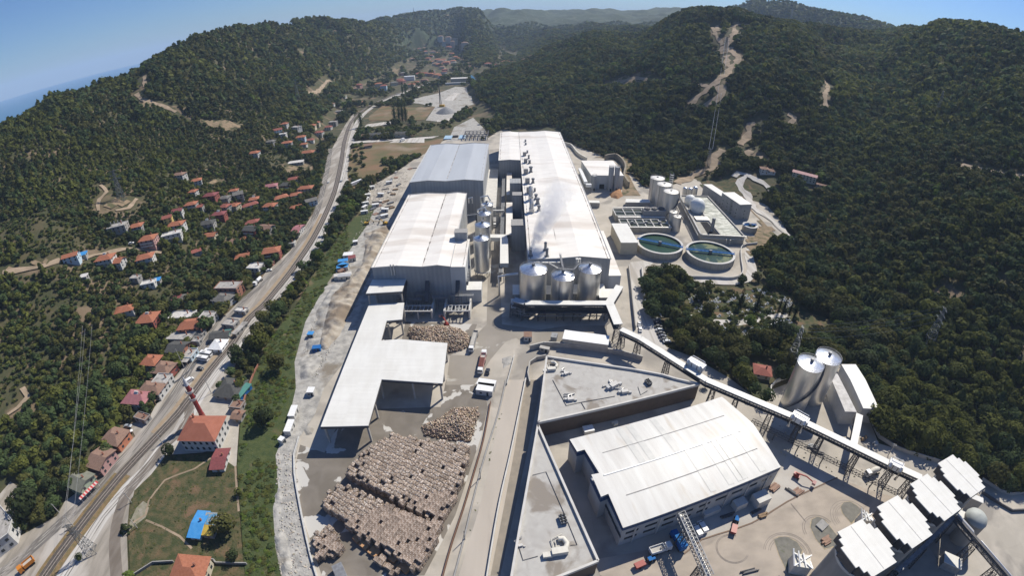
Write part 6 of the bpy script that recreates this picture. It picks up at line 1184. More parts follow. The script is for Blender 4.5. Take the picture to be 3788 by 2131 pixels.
for k, (x, y0, y1, w_) in enumerate(((757, 285, 252, 26), (815, 305, 265, 28), (866, 325, 281, 26), (938, 335, 297, 26), (783, 312, 290, 18), (845, 322, 290, 20), (912, 332, 318, 16))):
    b = hit(TM(x, y1 + 4), 30); dd = math.hypot(b.x, b.y); hh_ = (y1 - y0) / 2 / 1778 * dd * -1
    s = thing('apartment_tower', 'pale apartment tower far up the valley, %s' % ['leftmost', 'widest of the left ones', 'in the middle of the group', 'rightmost', 'low block between the two left towers', 'low block beside the middle tower', 'lowest block near the rightmost tower'][k], 'apartment tower', (b.x, b.y, b.z - 5), group='far apartment towers')
    hh_ = max(24, hh_); MB().box(0, 0, 0, w_, w_ * .8, hh_ + 5).build('wall', mat('tower_render', (.62, .55, .50), (.45, .40, .37), .25, 2, .9, grid=(5, 3.2, .45)), s); hip_roof(w_, w_ * .8, hh_ + 5.02, 4).build('roof', 'tile3', s); clear_disc(b.x, b.y, 26)
# long shed and low buildings on the flats
def lowb(lb, T, a, b, d_, h_, wm, rm, roof='gable'):
    A, B = at(T(*a)), at(T(*b)); c = (A + B) / 2; e = B - A; s = thing('shed', lb, 'shed', (c.x, c.y + d_ / 2, 0), math.atan2(e.y, e.x)); MB().box(0, 0, 0, e.length, d_, h_).build('wall', wm, s); (gable_roof(e.length, d_, h_ + .02, 1.6) if roof == 'gable' else MB().box(0, 0, h_ + .02, e.length + .6, d_ + .6, .3)).build('roof', rm, s)
    for i in range(6): MB().box(0, 0, 0, 2, .12, 1).build('window', 'glass', s, (-e.length / 2 + (i + .5) * e.length / 6, -d_ / 2 - .03, h_ * .5))
    return s
lowb('long low shed with a dark roof beyond the brown field', TM, (228, 1025), (530, 1012), 12, 5, 'wcream', 'dgrey'); lowb('brown-roofed shed end left of the long low shed', TM, (175, 1028), (226, 1026), 10, 4, 'wbrick', 'tile3')
lowb('little grey barn with a brown roof in the brown field', TM, (190, 1100), (245, 1092), 9, 3.4, 'wcream', 'tile3'); 
for k, (q, rt_) in enumerate((((1900, 1010), 5), ((1880, 1030), 5))):
    pass
s = thing('steel_frame', 'black open steel frame under construction behind the bluish-roofed hall', 'steel frame', tuple(at(TM(1020, 1035)))); m = MB()
for i in range(7): m.bar((-15 + i * 5, 0, 0), (-15 + i * 5, 0, 5), .6).bar((-15 + i * 5, 0, 5), (-15 + i * 5, 30, 5), .9).bar((-15 + i * 5, 30, 0), (-15 + i * 5, 30, 5), .6)
for j in range(4): m.bar((-15, j * 10, 5), (15, j * 10, 5), .7)
m.build('frame', 'dsteel', s); MB().box(0, 15, 0, 29, 28, .2).build('slab', 'wgrey', s)
c = at(TM(868, 1018)); s = thing('formwork', 'blue formwork around a foundation behind the bluish-roofed hall', 'formwork', tuple(c)); MB().box(-9, 0, 0, 10, 18, 1.2).box(9, 0, 0, 8, 18, 1.2).build('panel', mat('pale_blue_panel', (.25, .42, .58), (.4, .5, .58), .5, 3, .6), s); MB().box(0, 4, 0, 7, 7, 1.6).build('pit', 'dark', s)
c = at(TM(757, 790)); s = thing('drilling_rig', 'dark vertical piling rig on the far construction ground', 'piling rig', tuple(c)); MB().bar((0, 0, 0), (0, 0, 42), 1.3).bar((3, 0, 0), (.6, 0, 30), .7).build('mast', 'dsteel', s); MB().box(3, 0, 0, 9, 5, 4).build('body', 'yellow', s)
c = at(TM(800, 832)); rp = MB().lathe([(17, 0), (13, 3), (7, 7), (1.5, 9.5), (.01, 10)], n=24).build('gravel_heap', mat('grey_heap', (.25, .25, .25), (.32, .32, .31), .3, 6, .95), None, tuple(c)); tag(rp, 'grey conical gravel heap on the far construction ground', 'heap')
# ---------------------------------------------------------------- retaining walls and kerbs
def wall(label, pts, h=2., w_=.35, m='conclt', name='retaining_wall', cat='wall', z0=0., clear=False):
    P = smooth_line(pts, 5); o = P[0].copy(); b = MB()
    for a, c in zip(P[:-1], P[1:]): b.bar((a.x - o.x, a.y - o.y, z0 + h / 2), (c.x - o.x, c.y - o.y, z0 + h / 2), w_, h)
    s = b.build(name, m, None, (o.x, o.y, 0)); return tag(s, label, cat)
wall('long low white wall around the left side of the stockyard', S_(BL, [(2215, 430), (2178, 560), (2182, 700), (2215, 900), (2265, 1150), (2300, 1300), (2360, 1500)]), 1.1, .5, 'wwhite')
wall('thin brown-topped wall along the right side of the stockyard', S_(BM, [(1130, 170), (1080, 440), (1010, 690), (930, 960), (850, 1200), (780, 1449), (760, 1560)]), 1.2, .35, mat('rusty_cap', (.16, .09, .06), rough=.8))
wall('double pipe rail beside the planted strip of the street', S_(BM, [(1245, 0), (1190, 240), (1090, 560), (1000, 900), (930, 1200), (850, 1500)]), .6, .5, 'wgrey')
wall('pale wall left of the shaded lane', S_(BM, [(1390, 0), (1290, 500), (1200, 900), (1130, 1300), (1090, 1560)]), 1.4, .5, 'conclt')
wall('curved concrete wall around the loop beside the office block', S_(MM, [(1420, 1449), (1405, 1380), (1420, 1300), (1470, 1265), (1540, 1250)]), 2.2, .5, 'conc')
wall('long curved retaining wall above the office block', S_(MM, [(1420, 1190), (1520, 1165), (1700, 1175), (1900, 1200), (2100, 1230), (2250, 1270)]), 3., .8, 'conc')
wall('pale wall beside the small heap in the street', S_(MM, [(1305, 1240), (1285, 1320), (1250, 1449)]), 1.2, .3, 'conclt')
wall('dark-footed retaining wall down the road right of the main hall', S_(MM, [(2150, 580), (2165, 700), (2180, 860), (2200, 1040)]), 2.6, .5, 'conc')
wall('retaining wall on the wooded side of the road right of the main hall', S_(MM, [(2245, 590), (2262, 760), (2280, 910)]), 2.2, .5, 'conclt')
wall('curved wall around the right settling tank', S_(MR, [(20, 660), (250, 662), (420, 668), (490, 630), (480, 520), (490, 430), (600, 410)]), 2., .5, 'conclt')
wall('broken concrete wall by the twin silos', S_(Q5, [(1395, 870), (1390, 760), (1470, 670), (1690, 590)]), 2.2, .5, 'conclt')
wall('fence-topped wall along the wood beside the stepped towers', S_(BR, [(1435, 280), (1500, 430), (1620, 510), (1860, 590), (1960, 620)]), 2., .5, 'conc'); wall('dark wall by the bend of the road at the far right', S_(BR, [(2260, 740), (2400, 830), (2480, 855), (2580, 840)]), 1.6, .5, 'conc'); wall('black-edged wall around the road beyond the domed tank', S_(BR, [(2260, 840), (2400, 930), (2480, 975), (2600, 970)]), 1.4, .5, 'dsteel')
wall('stepped stone wall behind the small white-roofed hall', S_(Q1, [(920, 350), (1040, 370), (1150, 500), (1280, 580)]), 4, 1.2, 'offwhite'); wall('tall terraced stone wall curving round the small white-roofed hall', S_(Q1, [(1550, 570), (1700, 545), (1800, 620), (1850, 720), (1830, 860), (1900, 980)]), 6, 1.6, mat('stone_terrace', (.30, .26, .20), (.22, .19, .14), .6, 6, .95))
wall('yellowish wall of the uphill road behind the grey building', S_(TR, [(430, 1310), (560, 1380), (650, 1449)]), 5, 1., mat('stone_terrace', (.3, .26, .2))); wall('long dark fence between the village and the railway', S_(BL, [(1290, 30), (1400, -60), (1560, -250), (1680, -400)]), 1.0, .15, 'steel', name='fence', cat='fence')
wall('brick garden wall along the river side of the mosque court', S_(Q11, [(2050, 250), (1960, 410), (1890, 600), (1790, 900), (1760, 1010)]), 1.2, .4, 'wbrick'); wall('garden wall at the bottom of the picture beside the large orange-roofed house', S_(BL, [(1000, 1449), (1140, 1360), (1290, 1352)]), 1.4, .35, 'wgrey'); wall('garden wall right of the large orange-roofed house', S_(BL, [(1500, 1335), (1590, 1340), (1600, 1362), (1830, 1368)]), 1.4, .35, 'wgrey')
# ---------------------------------------------------------------- vehicles
VP = {}
def wheels(s, L, W, xs, r=.36, w=.25):
    for x in xs:
        for sg in (-1, 1):
            m = MB(); n = 14
            vs = [(x + r * math.cos(2 * PI * i / n), sg * (W / 2 - .02) + k * w / 2, r + r * math.sin(2 * PI * i / n)) for k in (-1, 1) for i in range(n)]
            m.add(vs, [(i, (i + 1) % n, n + (i + 1) % n, n + i) for i in range(n)] + [tuple(range(n)), tuple(range(n, 2 * n))]); m.build('wheel', 'black', s)
def profile(m, pts, w, y=0, tw=None):
    """side profile (x,z) extruded across y"""
    n = len(pts); vs = []
    for sg in (-1, 1):
        for i, (x, z) in enumerate(pts): vs.append((x, y + sg * (w / 2 if tw is None or z < 1.0 else tw / 2), z))
    return m.add(vs, [tuple(range(n)), tuple(range(2 * n - 1, n - 1, -1))] + [(i, (i + 1) % n, n + (i + 1) % n, n + i) for i in range(n)])
def make_car(paint, kind='car'):
    s = thing('parked_car', '', 'car')
    if kind == 'car':
        profile(MB(), [(-2.1, .35), (2.1, .35), (2.15, .7), (1.9, .86), (1.0, .95), (-1.75, 1.0), (-2.1, .9)], 1.75).build('body', paint, s); profile(MB(), [(-1.6, .98), (1.1, .94), (.45, 1.42), (-1.1, 1.45)], 1.6, tw=1.35).build('cabin_glass', 'glass', s); MB().box(-.32, 0, 1.43, 1.6, 1.34, .06).build('roof', paint, s); wheels(s, 4.3, 1.75, (-1.3, 1.3), .32)
        MB().box(2.12, -.6, .62, .08, .35, .16).build('headlight', 'white', s); MB().box(2.12, .6, .62, .08, .35, .16).build('headlight', 'white', s)
    elif kind == 'van':
        profile(MB(), [(-2.5, .4), (2.5, .4), (2.55, .9), (1.9, 1.15), (1.3, 1.95), (-2.4, 2.0), (-2.5, 1.2)], 1.95).build('body', paint, s); profile(MB(), [(1.35, 1.25), (1.9, 1.2), (1.38, 1.88)], 1.97).build('windscreen', 'glass', s); MB().box(-.6, 0, 1.3, 3, 1.99, .4).build('side_window', 'glass', s); wheels(s, 5, 1.95, (-1.6, 1.6), .34)
        MB().box(2.53, -.7, .7, .08, .3, .2).build('headlight', 'white', s); MB().box(2.53, .7, .7, .08, .3, .2).build('headlight', 'white', s)
    elif kind == 'bus':
        MB().box(0, 0, .5, 7.2, 2.2, 2.2).build('body', paint, s); MB().box(0, 0, 1.5, 7.24, 2.24, .7).build('window_band', 'glass', s); MB().box(-1, 0, 2.72, 2, 1.4, .25).build('roof_unit', 'wwhite', s); wheels(s, 7, 2.2, (-2.2, 2.3), .42)
    return s
def car(label, T, q, rot, paint='white', kind='car', group=None, cat=None, hill=False):
    key = (paint, kind); c = hit(T(*q)) if hill else at(T(*q)); c.z += .12 if not hill else .9; rt = math.radians(rot)
    nm = {'car': 'parked_car', 'van': 'van', 'bus': 'minibus'}[kind]
    if key not in VP: s = make_car(paint, kind); s.name = nm; VP[key] = s; s.location = c; s.rotation_euler = (0, 0, rt); s['label'] = label
    else: s = dup(VP[key], c, rt, label)
    s['category'] = nm.replace('_', ' ').replace('parked ', '')
    if group: s['group'] = group
    elif 'group' in s: del s['group']
    clear_disc(c.x, c.y, 3); return s
carg = mat('graphite_paint', (.03, .033, .04), rough=.3, spec=.6); cars = mat('silver_paint', (.42, .44, .46), rough=.3, metal=.3); carb = mat('night_blue_paint', (.02, .03, .07), rough=.3, spec=.6)
bu = 'minibuses by the railway'
car('white minibus parked by the railway wall, nearer of the two', Q11, (1215, 215), -8, 'white', 'bus', bu); car('white minibus parked by the railway wall, farther of the two', Q11, (1265, 145), -8, 'white', 'bus', bu); car('white van behind the two minibuses', Q11, (1300, 95), -8, 'white', 'van')
car('dark grey car beside the two white minibuses', Q11, (1170, 350), -8, carg); car('white van on the road by the minaret tip', Q11, (1010, 530), 60, 'white', 'van'); car('dark car parked under the shop signs', Q11, (710, 565), 60, carg)
car('silver car parked at the orange-walled roadside house', BL, (950, 350), 10, cars); car('white car parked at the orange-walled roadside house', BL, (955, 395), 40, 'white'); car('white car parked under the red-walled roadside house', ML, (1992, 606), 20, 'white')
car('white car on the upper road, left lane', TL, (2431, 1352), 88, 'white'); car('white car on the pale road beside the railway, upper', TL, (2525, 1342), 88, 'white'); car('white car on the pale road near the site entrance', TM, (27, 1343), 88, cars); car('white car in the lane by the hillside houses', ML, (975, 412), 25, 'white', hill=True)
car('black car on the pale slab beside the two trucks', MM, (1108, 1357), 85, carg); car('white car at the head of the car park road', MM, (2230, 1003), 75, 'white'); car('small white car on the car park road', MM, (2236, 1045), 80, 'white')
for i, (x, y) in enumerate(((2360, 972), (2362, 995), (2368, 1022), (2378, 1048), (2390, 1072), (2400, 1095), (2412, 1118), (2432, 1135))): car('dark car in the row under the trees of the car park', MM, (x, y), 5, [carg, carb, carg, cars][i % 4] if i not in (0, 7) else cars, 'car', 'row of cars by the cemetery')
car('white van on the court, left of two', BR, (152, 1125), 105, 'white', 'van'); car('white van on the court, right of two', BR, (192, 1098), 105, 'white', 'van'); car('dark pickup-like car in the alley between the halls', MM, (1113, 240), 10, carg); car('grey car by the boundary of the bare clearing on the right', Q3, (2080, 602), 0, carg)
def truck(label, T, a, b, kind, trailer='conc', cabp='white', zc=.12, hill=False):
    A, B = at(T(*a)), at(T(*b)); e = A - B; L = max(8, e.length); s = thing('truck', label, 'truck', ((A.x + B.x) / 2, (A.y + B.y) / 2, zc), math.atan2(e.y, e.x)); h = L / 2
    MB().box(h - 1.1, 0, .6, 2.1, 2.4, 2.3, taper=.93).build('cab', cabp, s); MB().box(h - .08, 0, 1.7, .14, 2.1, .8).build('windscreen', 'glass', s); MB().box(-.6, 0, .7, L - 2.6, 1.0, .35).build('chassis', 'dsteel', s)
    if kind == 'box': MB().box(-1.2, 0, 1.1, L - 2.9, 2.5, 2.8).build('trailer', trailer, s)
    elif kind == 'open':
        m = MB(); l = L - 2.9; m.box(-1.2, 0, 1.1, l, 2.5, .2); 
        for sg in (-1, 1): m.box(-1.2, sg * 1.2, 1.1, l, .12, 1.6)
        m.box(-1.2 - l / 2, 0, 1.1, .12, 2.5, 1.6).box(-1.2 + l / 2, 0, 1.1, .12, 2.5, 1.6); m.build('trailer', trailer, s); MB().box(-1.2, 0, 1.3, l - .3, 2.2, .7).build('load', 'conc', s)
    elif kind == 'ribbed':
        l = L - 2.9; MB().box(-1.2, 0, 1.1, l, 2.4, 1.5).build('trailer', trailer, s); m = MB()
        for i in range(9): m.box(-1.2 - l / 2 + (i + .5) * l / 9, 0, 2.6, l / 22, 2.3, .3)
        m.build('load_row', mat('dull_red', (.30, .12, .09), rough=.7), s)
    elif kind == 'tank': o = MB().lathe([(.3, -L / 2 + 1.5), (1.15, -L / 2 + 1.9), (1.15, L / 2 - 3.2), (.3, L / 2 - 2.8)], n=16).build('tank', trailer, s, smooth=True); o.rotation_euler = (0, PI / 2, 0); o.location = (-.6, 0, 2.1)
    elif kind == 'mixer': o = MB().lathe([(.5, -3), (1.0, -2.6), (1.35, -.6), (1.2, 1), (.6, 2.2)], n=18).build('drum', trailer, s, smooth=True); o.rotation_euler = (0, -PI / 2 + .2, 0); o.location = (-.8, 0, 2.3); MB().box(-L / 2 + .5, 0, 1, .6, 1.2, 2).build('chute', 'steel', s)
    wheels(s, L, 2.3, (h - 1.3, -h + 1.2, -h + 2.4), .5, .35); clear_disc(s.location.x, s.location.y, h); return s
truck('articulated truck with a white cab and grey trailer beside the loose paper heap', MM, (985, 1212), (1022, 1075), 'open', 'wgrey'); truck('truck with a white cab and reddish ribbed load, near the white cabin', MM, (1052, 1375), (1072, 1275), 'ribbed', 'wpink'); truck('small white-cabbed truck at the head of the reddish load', MM, (1080, 1245), (1074, 1275), 'open', 'wpink')
truck('white tanker truck at the roadside near the white cube-shaped house', ML, (1885, 722), (1940, 668), 'tank', 'white'); truck('white box trailer by the site entrance up the valley', TM, (85, 1390), (180, 1350), 'box', 'white'); truck('orange dump truck at the lower left corner', BL, (165, 1425), (260, 1345), 'open', 'orange', 'orange')
truck('blue truck under the truss bridge', BM, (2490, 1175), (2530, 1245), 'box', 'blue', 'blue'); truck('white bulk lorry under the long conveyor', BR, (1395, 715), (1500, 680), 'mixer', 'offwhite'); truck('grey truck in the shaded alley between the halls', MM, (1158, 285), (1160, 235), 'box', 'wgrey', 'white')
truck('white truck at the farm yard beyond the brown field', TM, (465, 1050), (490, 1040), 'box', 'white'); truck('white low trailer lying by the tractor at the bottom', BM, (2430, 1250), (2325, 1285), 'open', 'white', 'white')
def machine(label, T, q, rot, paint, kind, name, cat, sc=1., hill=False):
    c = at(T(*q)); s = thing(name, label, cat, (c.x, c.y, .1), math.radians(rot))
    if kind == 'tractor':
        MB().box(.9, 0, .7, 1.6, .9, .8).build('bonnet', paint, s); MB().box(-.5, 0, .8, 1.3, 1.4, 1.6).build('cab', 'glass', s); MB().box(-.5, 0, 2.4, 1.4, 1.5, .1).build('roof', paint, s); wheels(s, 3, 1.7, (-.6,), .75, .4); wheels(s, 3, 1.4, (1.3,), .4, .3); MB().box(-4.2, 0, .8, 3.6, 2, 1).build('trailer', 'red', s); wheels(s, 3, 2, (-4.4,), .4, .3)
    elif kind == 'boom':
        MB().box(0, 0, .5, 2.6, 2, .6).build('chassis', paint, s); MB().box(-.4, 0, 1.1, 2.4, 1.4, .9).build('turret', paint, s); MB().bar((-1, 0, 2), (3.2 * sc, 0, 3.0), .5).bar((3.2 * sc, 0, 3.), (6.5 * sc, 0, 2.), .35).build('boom', paint, s); MB().box(7.2 * sc, 0, 1.2, 1.4, 1.8, 1.1).build('basket', 'wpink', s); wheels(s, 3, 2, (-1, 1), .45, .3)
    elif kind == 'digger':
        MB().box(0, .9, 0, 3.6, .6, .8).box(0, -.9, 0, 3.6, .6, .8).build('track', 'black', s); MB().box(-.3, 0, .9, 3, 2.4, 1.2).build('body', paint, s); MB().box(.7, .6, 1.2, 1.3, 1.1, 1.7).build('cab', 'glass', s); MB().bar((1, -.3, 1.6), (3.6, -.3, 4.0), .45).bar((3.6, -.3, 4.0), (5.4, -.3, 1.6), .35).build('arm', paint, s); MB().box(5.4, -.3, .6, .9, 1.2, 1.0).build('bucket', 'dsteel', s)
    return s
machine('blue tractor with a red trailer at the bottom of the court', BM, (2310, 1345), 20, 'blue', 'tractor', 'tractor', 'tractor'); machine('orange-red boom lift standing right of the warehouse', BR, (890, 720), -45, 'red', 'boom', 'boom_lift', 'boom lift'); machine('red telescopic handler with a pale raised boom behind the loose paper heap', MM, (805, 1010), 120, 'red', 'boom', 'telehandler', 'telehandler', 1.1)
machine('yellow excavator on the rubble bank, left one', Q7, (30, 600), 20, 'yellow', 'digger', 'excavator', 'excavator'); machine('yellow excavator on the rubble bank, right one', Q7, (300, 600), 170, 'yellow', 'digger', 'excavator', 'excavator'); machine('small blue forklift in the shade of the warehouse', BR, (440, 1050), 60, 'blue', 'tractor', 'forklift', 'forklift')
# ---------------------------------------------------------------- cabins and containers
def cabin(label, T, a, b, dp, h=2.6, wm='wwhite', rm='white', name='site_cabin', cat='cabin', flat=True, z=0):
    A, B = at(T(*a), h), at(T(*b), h); c = (A + B) / 2; e = B - A; s = thing(name, label, cat, (c.x, c.y, .05), math.atan2(e.y, e.x)); L = e.length
    MB().box(0, 0, 0, L, dp, h).build('body', wm, s); MB().box(0, 0, h + .01, L + .1, dp + .1, .08).build('roof', rm, s); MB().box(L * .2, -dp / 2 - .03, .1, .9, .08, 2).build('door', 'glass', s); MB().box(-L * .2, -dp / 2 - .03, 1, 1.1, .08, .8).build('window', 'glass', s); clear_disc(c.x, c.y, L / 2 + 1); return s
cabin('white container on the embankment track, upper of the long pair', Q11, (2500, 1040), (2560, 880), 3.0); cabin('white container with a dark door on the embankment track, lower of the long pair', Q11, (2440, 1270), (2510, 1090), 3.0); cabin('small white cabin at the lower end of the embankment track', Q11, (2335, 1400), (2385, 1345), 2.4)
cabin('white cabin with a glass front beside the shed wall', Q9, (170, 170), (270, 170), 3.6); cabin('grey-topped cabin at the bottom of the stockyard', Q10, (600, 1280), (700, 1520), 3.4, 2.6, 'wgrey', 'steel'); cabin('white gate cabin beside the street wall', BM, (1030, 45), (1150, 60), 5, 3, 'wwhite', 'white'); cabin('long pale roofed canopy above the white gate cabin', MM, (1035, 1420), (1165, 1440), 4, 3, 'wwhite', 'white')
s = cabin('long cream container building beneath the silo conveyor', MM, (1670, 1075), (2005, 1120), 7.5, 5.2, mat('cream_sheet', (.56, .53, .45), (.5, .47, .4), .5, 4, .6, ribs=('X', .5, .15)), 'white', 'plant_building', 'plant building'); MB().box(-16, 0, 1.5, 3, 4, 2.5).build('fan_unit', 'steel', s)
cabin('little gatehouse with a rusty red roof on the wide concrete apron', MM, (1375, 1075), (1435, 1075), 4.5, 2.8, 'wwhite', 'tile3', 'gatehouse', 'hut'); cabin('blue skip on the rubble bank, lower one', ML, (2310, 1170), (2370, 1165), 3., 2.2, 'blue', 'blue', 'skip_container', 'skip'); cabin('blue-roofed cabin on the rubble bank, upper one', ML, (2275, 1065), (2320, 1065), 3., 2.4, 'wgrey', 'bluerf')
for k, (a, b, d_, wm, rm, lb) in enumerate((((2500, 530), (2574, 520), 4, 'wwhite', 'bluerf', 'topmost blue-roofed hut of the workers camp'), ((2490, 575), (2574, 565), 4, 'wwhite', 'bluerf', 'second blue-roofed hut of the workers camp'), ((2470, 640), (2600, 620), 4, 'wwhite', 'flatw', 'pale-roofed hut at the foot of the workers camp'), ((2540, 480), (2610, 475), 5, 'wwhite', 'white', 'white hut at the top of the workers camp'))): cabin(lb, ML, a, b, d_, 2.6, wm, rm)
cabin('dark red-roofed hut on the rubble bank by the spoil', MM, (75, 505), (130, 495), 5, 2.6, 'wwhite', 'tile4'); cabin('blue shelter on the rubble bank next to the spoil', MM, (10, 575), (60, 545), 6, 2.6, 'wwhite', 'bluerf'); cabin('brown container above the silver tanker bodies', MM, (5, 610), (40, 590), 3, 2.6, 'wbrick', 'tile3'); cabin('silver tank body lying on the rubble bank', MM, (0, 640), (95, 635), 3.4, 2.8, 'inoxdull', 'inoxdull', 'tank_body', 'tank')
cabin('white bin-like container beside the tree trunks of the rubble bank', MM, (110, 385), (145, 380), 3, 2.4, 'wgrey', 'white'); cabin('grey guard cabin at the corner of the small heap', MM, (1495, 1165), (1565, 1180), 2, 2.4, 'wgrey', 'conc', 'gate_panel', 'cabin')
# site clutter left of the halls
rc = random.Random(21); CL = []
kinds = [('timber_stack', 'stack of timber', 'timber stack', 'wood', (5, 2.2, 1.1)), ('pipe_stack', 'stack of grey pipes', 'pipe stack', 'steel', (6, 2.4, 1.2)), ('site_cabin', 'white site cabin', 'cabin', 'wwhite', (6, 2.6, 2.6)), ('formwork_stack', 'stack of rusty formwork', 'formwork stack', mat('rusty_formwork', (.34, .22, .16), (.26, .17, .13), .8, 4, .9), (5.5, 4, .8)), ('beam_stack', 'row of dark steel beams', 'beam stack', 'dsteel', (7, 1.6, .8)), ('block_pallet', 'pale block pallets', 'pallet', 'conclt', (3, 2.4, 1.3))]
for i, (x, y) in enumerate([(420, 830), (790, 870), (760, 920), (860, 830), (700, 1000), (760, 1050), (850, 1010), (900, 940), (640, 1100), (680, 1190), (560, 1190), (640, 1190), (720, 1180), (780, 1210), (560, 1260), (610, 1250), (760, 1260), (660, 1290), (800, 1280), (520, 1300), (700, 1330), (560, 1370), (640, 1360), (730, 1390), (820, 1080), (460, 1010), (500, 990), (440, 1060), (440, 1110), (430, 1170), (410, 1230), (400, 1290), (395, 1360), (1070, 700), (1120, 690), (860, 755), (610, 760), (600, 1420), (690, 1420), (510, 910)]):
    nm, lb, ct, mm, (a, b_, c_) = kinds[i % 6 if i < 25 else (2 if i < 33 else i % 6)]; p = at(Q8(x, y)); rt = rc.uniform(-.5, .5) + (1.2 if i % 2 else .2)
    s = thing(nm, lb + (' on the pale ground left of the bluish-roofed hall' if y < 1150 else ' on the pale ground left of the left front hall'), ct, (p.x, p.y, .08), rt, lb + 's on the site ground, %s' % ('upper' if y < 1150 else 'lower'))
    if nm == 'site_cabin': MB().box(0, 0, 0, a, b_, c_).build('body', mm, s); MB().box(0, 0, c_ + .01, a + .1, b_ + .1, .1).build('roof', 'white', s); MB().box(1, -b_ / 2 - .03, .1, .9, .08, 2).build('door', 'glass', s)
    else:
        m = MB(); n = 5
        for j in range(n):
            for q in range(2 if c_ < 1 else 3): m.box(rc.uniform(-.3, .3), (j - 2) * b_ / n, q * c_ / 3, a * rc.uniform(.8, 1), b_ / n * .85, c_ / 3 * .95)
        m.build('pile', mm, s)
for i, (T, x, y, k_, rt, lb) in enumerate(((BR, 590, 975, 4, .35, 'dark steel offcuts beside the slab edge, longest pile'), (BR, 640, 1010, 0, .2, 'small timber pile at the slab edge'), (BR, 725, 800, 3, .5, 'rusty brown scrap in front of the warehouse corner'), (BR, 860, 835, 4, -.9, 'dark crate below the boom lift'), (BR, 900, 830, 3, .4, 'orange-brown board pile below the boom lift'), (BR, 540, 1420, 4, .1, 'dark rails lying at the bottom edge of the court'), (BR, 1110, 1195, 3, .3, 'reddish box on the middle traffic island'), (BR, 1050, 540, 4, -.5, 'dark beams under the long conveyor'), (BR, 1010, 500, 1, -.4, 'pale pipes under the long conveyor'), (BR, 1390, 440, 0, .4, 'bricks and boards by the short pale gallery'), (BR, 1475, 480, 5, .2, 'white rubble bags near the wood wall'), (BR, 380, 1010, 4, .2, 'dark open skip in the shade of the warehouse'), (BM, 1850, 390, 2, .2, 'white cabin squeezed behind the warehouse'), (BM, 2050, 330, 5, .3, 'white tank behind the warehouse'), (BR, 1080, 1080, 2, .5, 'pale pit cover on the middle traffic island'))):
    nm, _, ct, mm, (a, b_, c_) = kinds[k_]; p = at(T(x, y)); s = thing(nm, lb, ct, (p.x, p.y, .12), rt); m = MB(); q_ = .7 if k_ != 2 else 1.
    if k_ == 2: MB().box(0, 0, 0, 4.2, 3.2, 2.4 if i == 12 else .4).build('body', 'wwhite', s); MB().box(0, 0, 2.42 if i == 12 else .42, 4.3, 3.3, .1).build('roof', 'white' if i == 12 else 'wgrey', s); continue
    for j in range(5): m.box(rc.uniform(-.5, .5), (j - 2) * b_ / 5 * q_, 0, a * rc.uniform(.5, .9), b_ / 6, c_ * rc.uniform(.5, 1))
    m.build('pile', mm, s)
# ---------------------------------------------------------------- heaps and rubble
def heap(name, label, outline, hmax, material, cell=1., rough=.5, kind='stuff', cat='heap', slope=4.):
    pl = [(p.x, p.y) for p in outline]; xs, ys = [p[0] for p in pl], [p[1] for p in pl]; gx, gy = np.arange(min(xs) - 2, max(xs) + 2, cell), np.arange(min(ys) - 2, max(ys) + 2, cell); X, Y = np.meshgrid(gx, gy, indexing='ij'); D = np.full(X.shape, 1e9)
    for i in range(len(pl)):
        a, b = np.array(pl[i]), np.array(pl[(i + 1) % len(pl)]); e = b - a; t = np.clip(((X - a[0]) * e[0] + (Y - a[1]) * e[1]) / (e @ e), 0, 1); D = np.minimum(D, np.hypot(X - a[0] - t * e[0], Y - a[1] - t * e[1]))
    ins = pip(X, Y, pl); z = np.where(ins, hmax * (1 - np.exp(-D / slope)), -.3); n = (vnoise(X / 3, Y / 3, 4) - .5) * 1.6 + (vnoise(X / 1.2, Y / 1.2, 6) - .5) * .9 + (vnoise(X / 7, Y / 7, 9) - .5) * 2; z = np.where(ins, np.maximum(z + n * rough * np.clip(D / 2, 0, 1), .05), z)
    idx = np.arange(X.size).reshape(X.shape); q = np.stack([idx[:-1, :-1], idx[1:, :-1], idx[1:, 1:], idx[:-1, 1:]], -1).reshape(-1, 4); keep = ins.ravel()[q].any(1)
    o = mesh_np(name, np.stack([X, Y, z], -1).reshape(-1, 3), q[keep], material, smooth=False); tag(o, label, cat, kind=kind); return pl, (X, Y, z, ins)
m_spoil = mat('spoil', (.30, .255, .20), (.42, .38, .32), .25, 10, .95, c3=(.22, .175, .13), c3scale=.06, c3thr=(.5, .65), bump=1., bscale=1.2)
heap('spoil_heap', 'long lumpy brown-grey spoil bank along the left side of the halls', S_(MM, [(190, 330), (390, 270), (370, 360), (300, 520), (250, 620), (180, 760), (90, 940), (10, 1090), (-90, 1200), (-150, 1180), (-110, 980), (-60, 800), (60, 680), (170, 580), (200, 450)]), 3.4, m_spoil, 1.1, 1.2)
heap('rubble', 'broken pale rubble along the embankment above the river', S_(ML, [(2480, 680), (2570, 760), (2510, 900), (2440, 1050), (2380, 1300), (2300, 1400), (2220, 1420), (2200, 1300), (2260, 1150), (2340, 900)]), 1.4, m_rub, 1.1, 1.0); heap('rubble', 'broken grey rubble at the lower embankment by the stockyard', S_(BL, [(2060, 700), (2100, 800), (2090, 1000), (2150, 1250), (2200, 1449), (2080, 1500), (2030, 1200), (2010, 950)]), 1.0, m_rub, .8, .9)
heap('soil_heap', 'rust-brown soil heap behind a pale board, right of the main hall', S_(Q1, [(1610, 1070), (1780, 990), (1820, 1100), (1740, 1145), (1640, 1120)]), 4, mat('red_soil', (.36, .19, .09), (.28, .15, .08), .4, 6, .95), 1., .5); heap('gravel_heap', 'small pale gravel heap near the shed front', S_(Q9, [(110, 760), (180, 690), (270, 740), (250, 830), (150, 850)]), 1.8, m_rub, .6, .4)
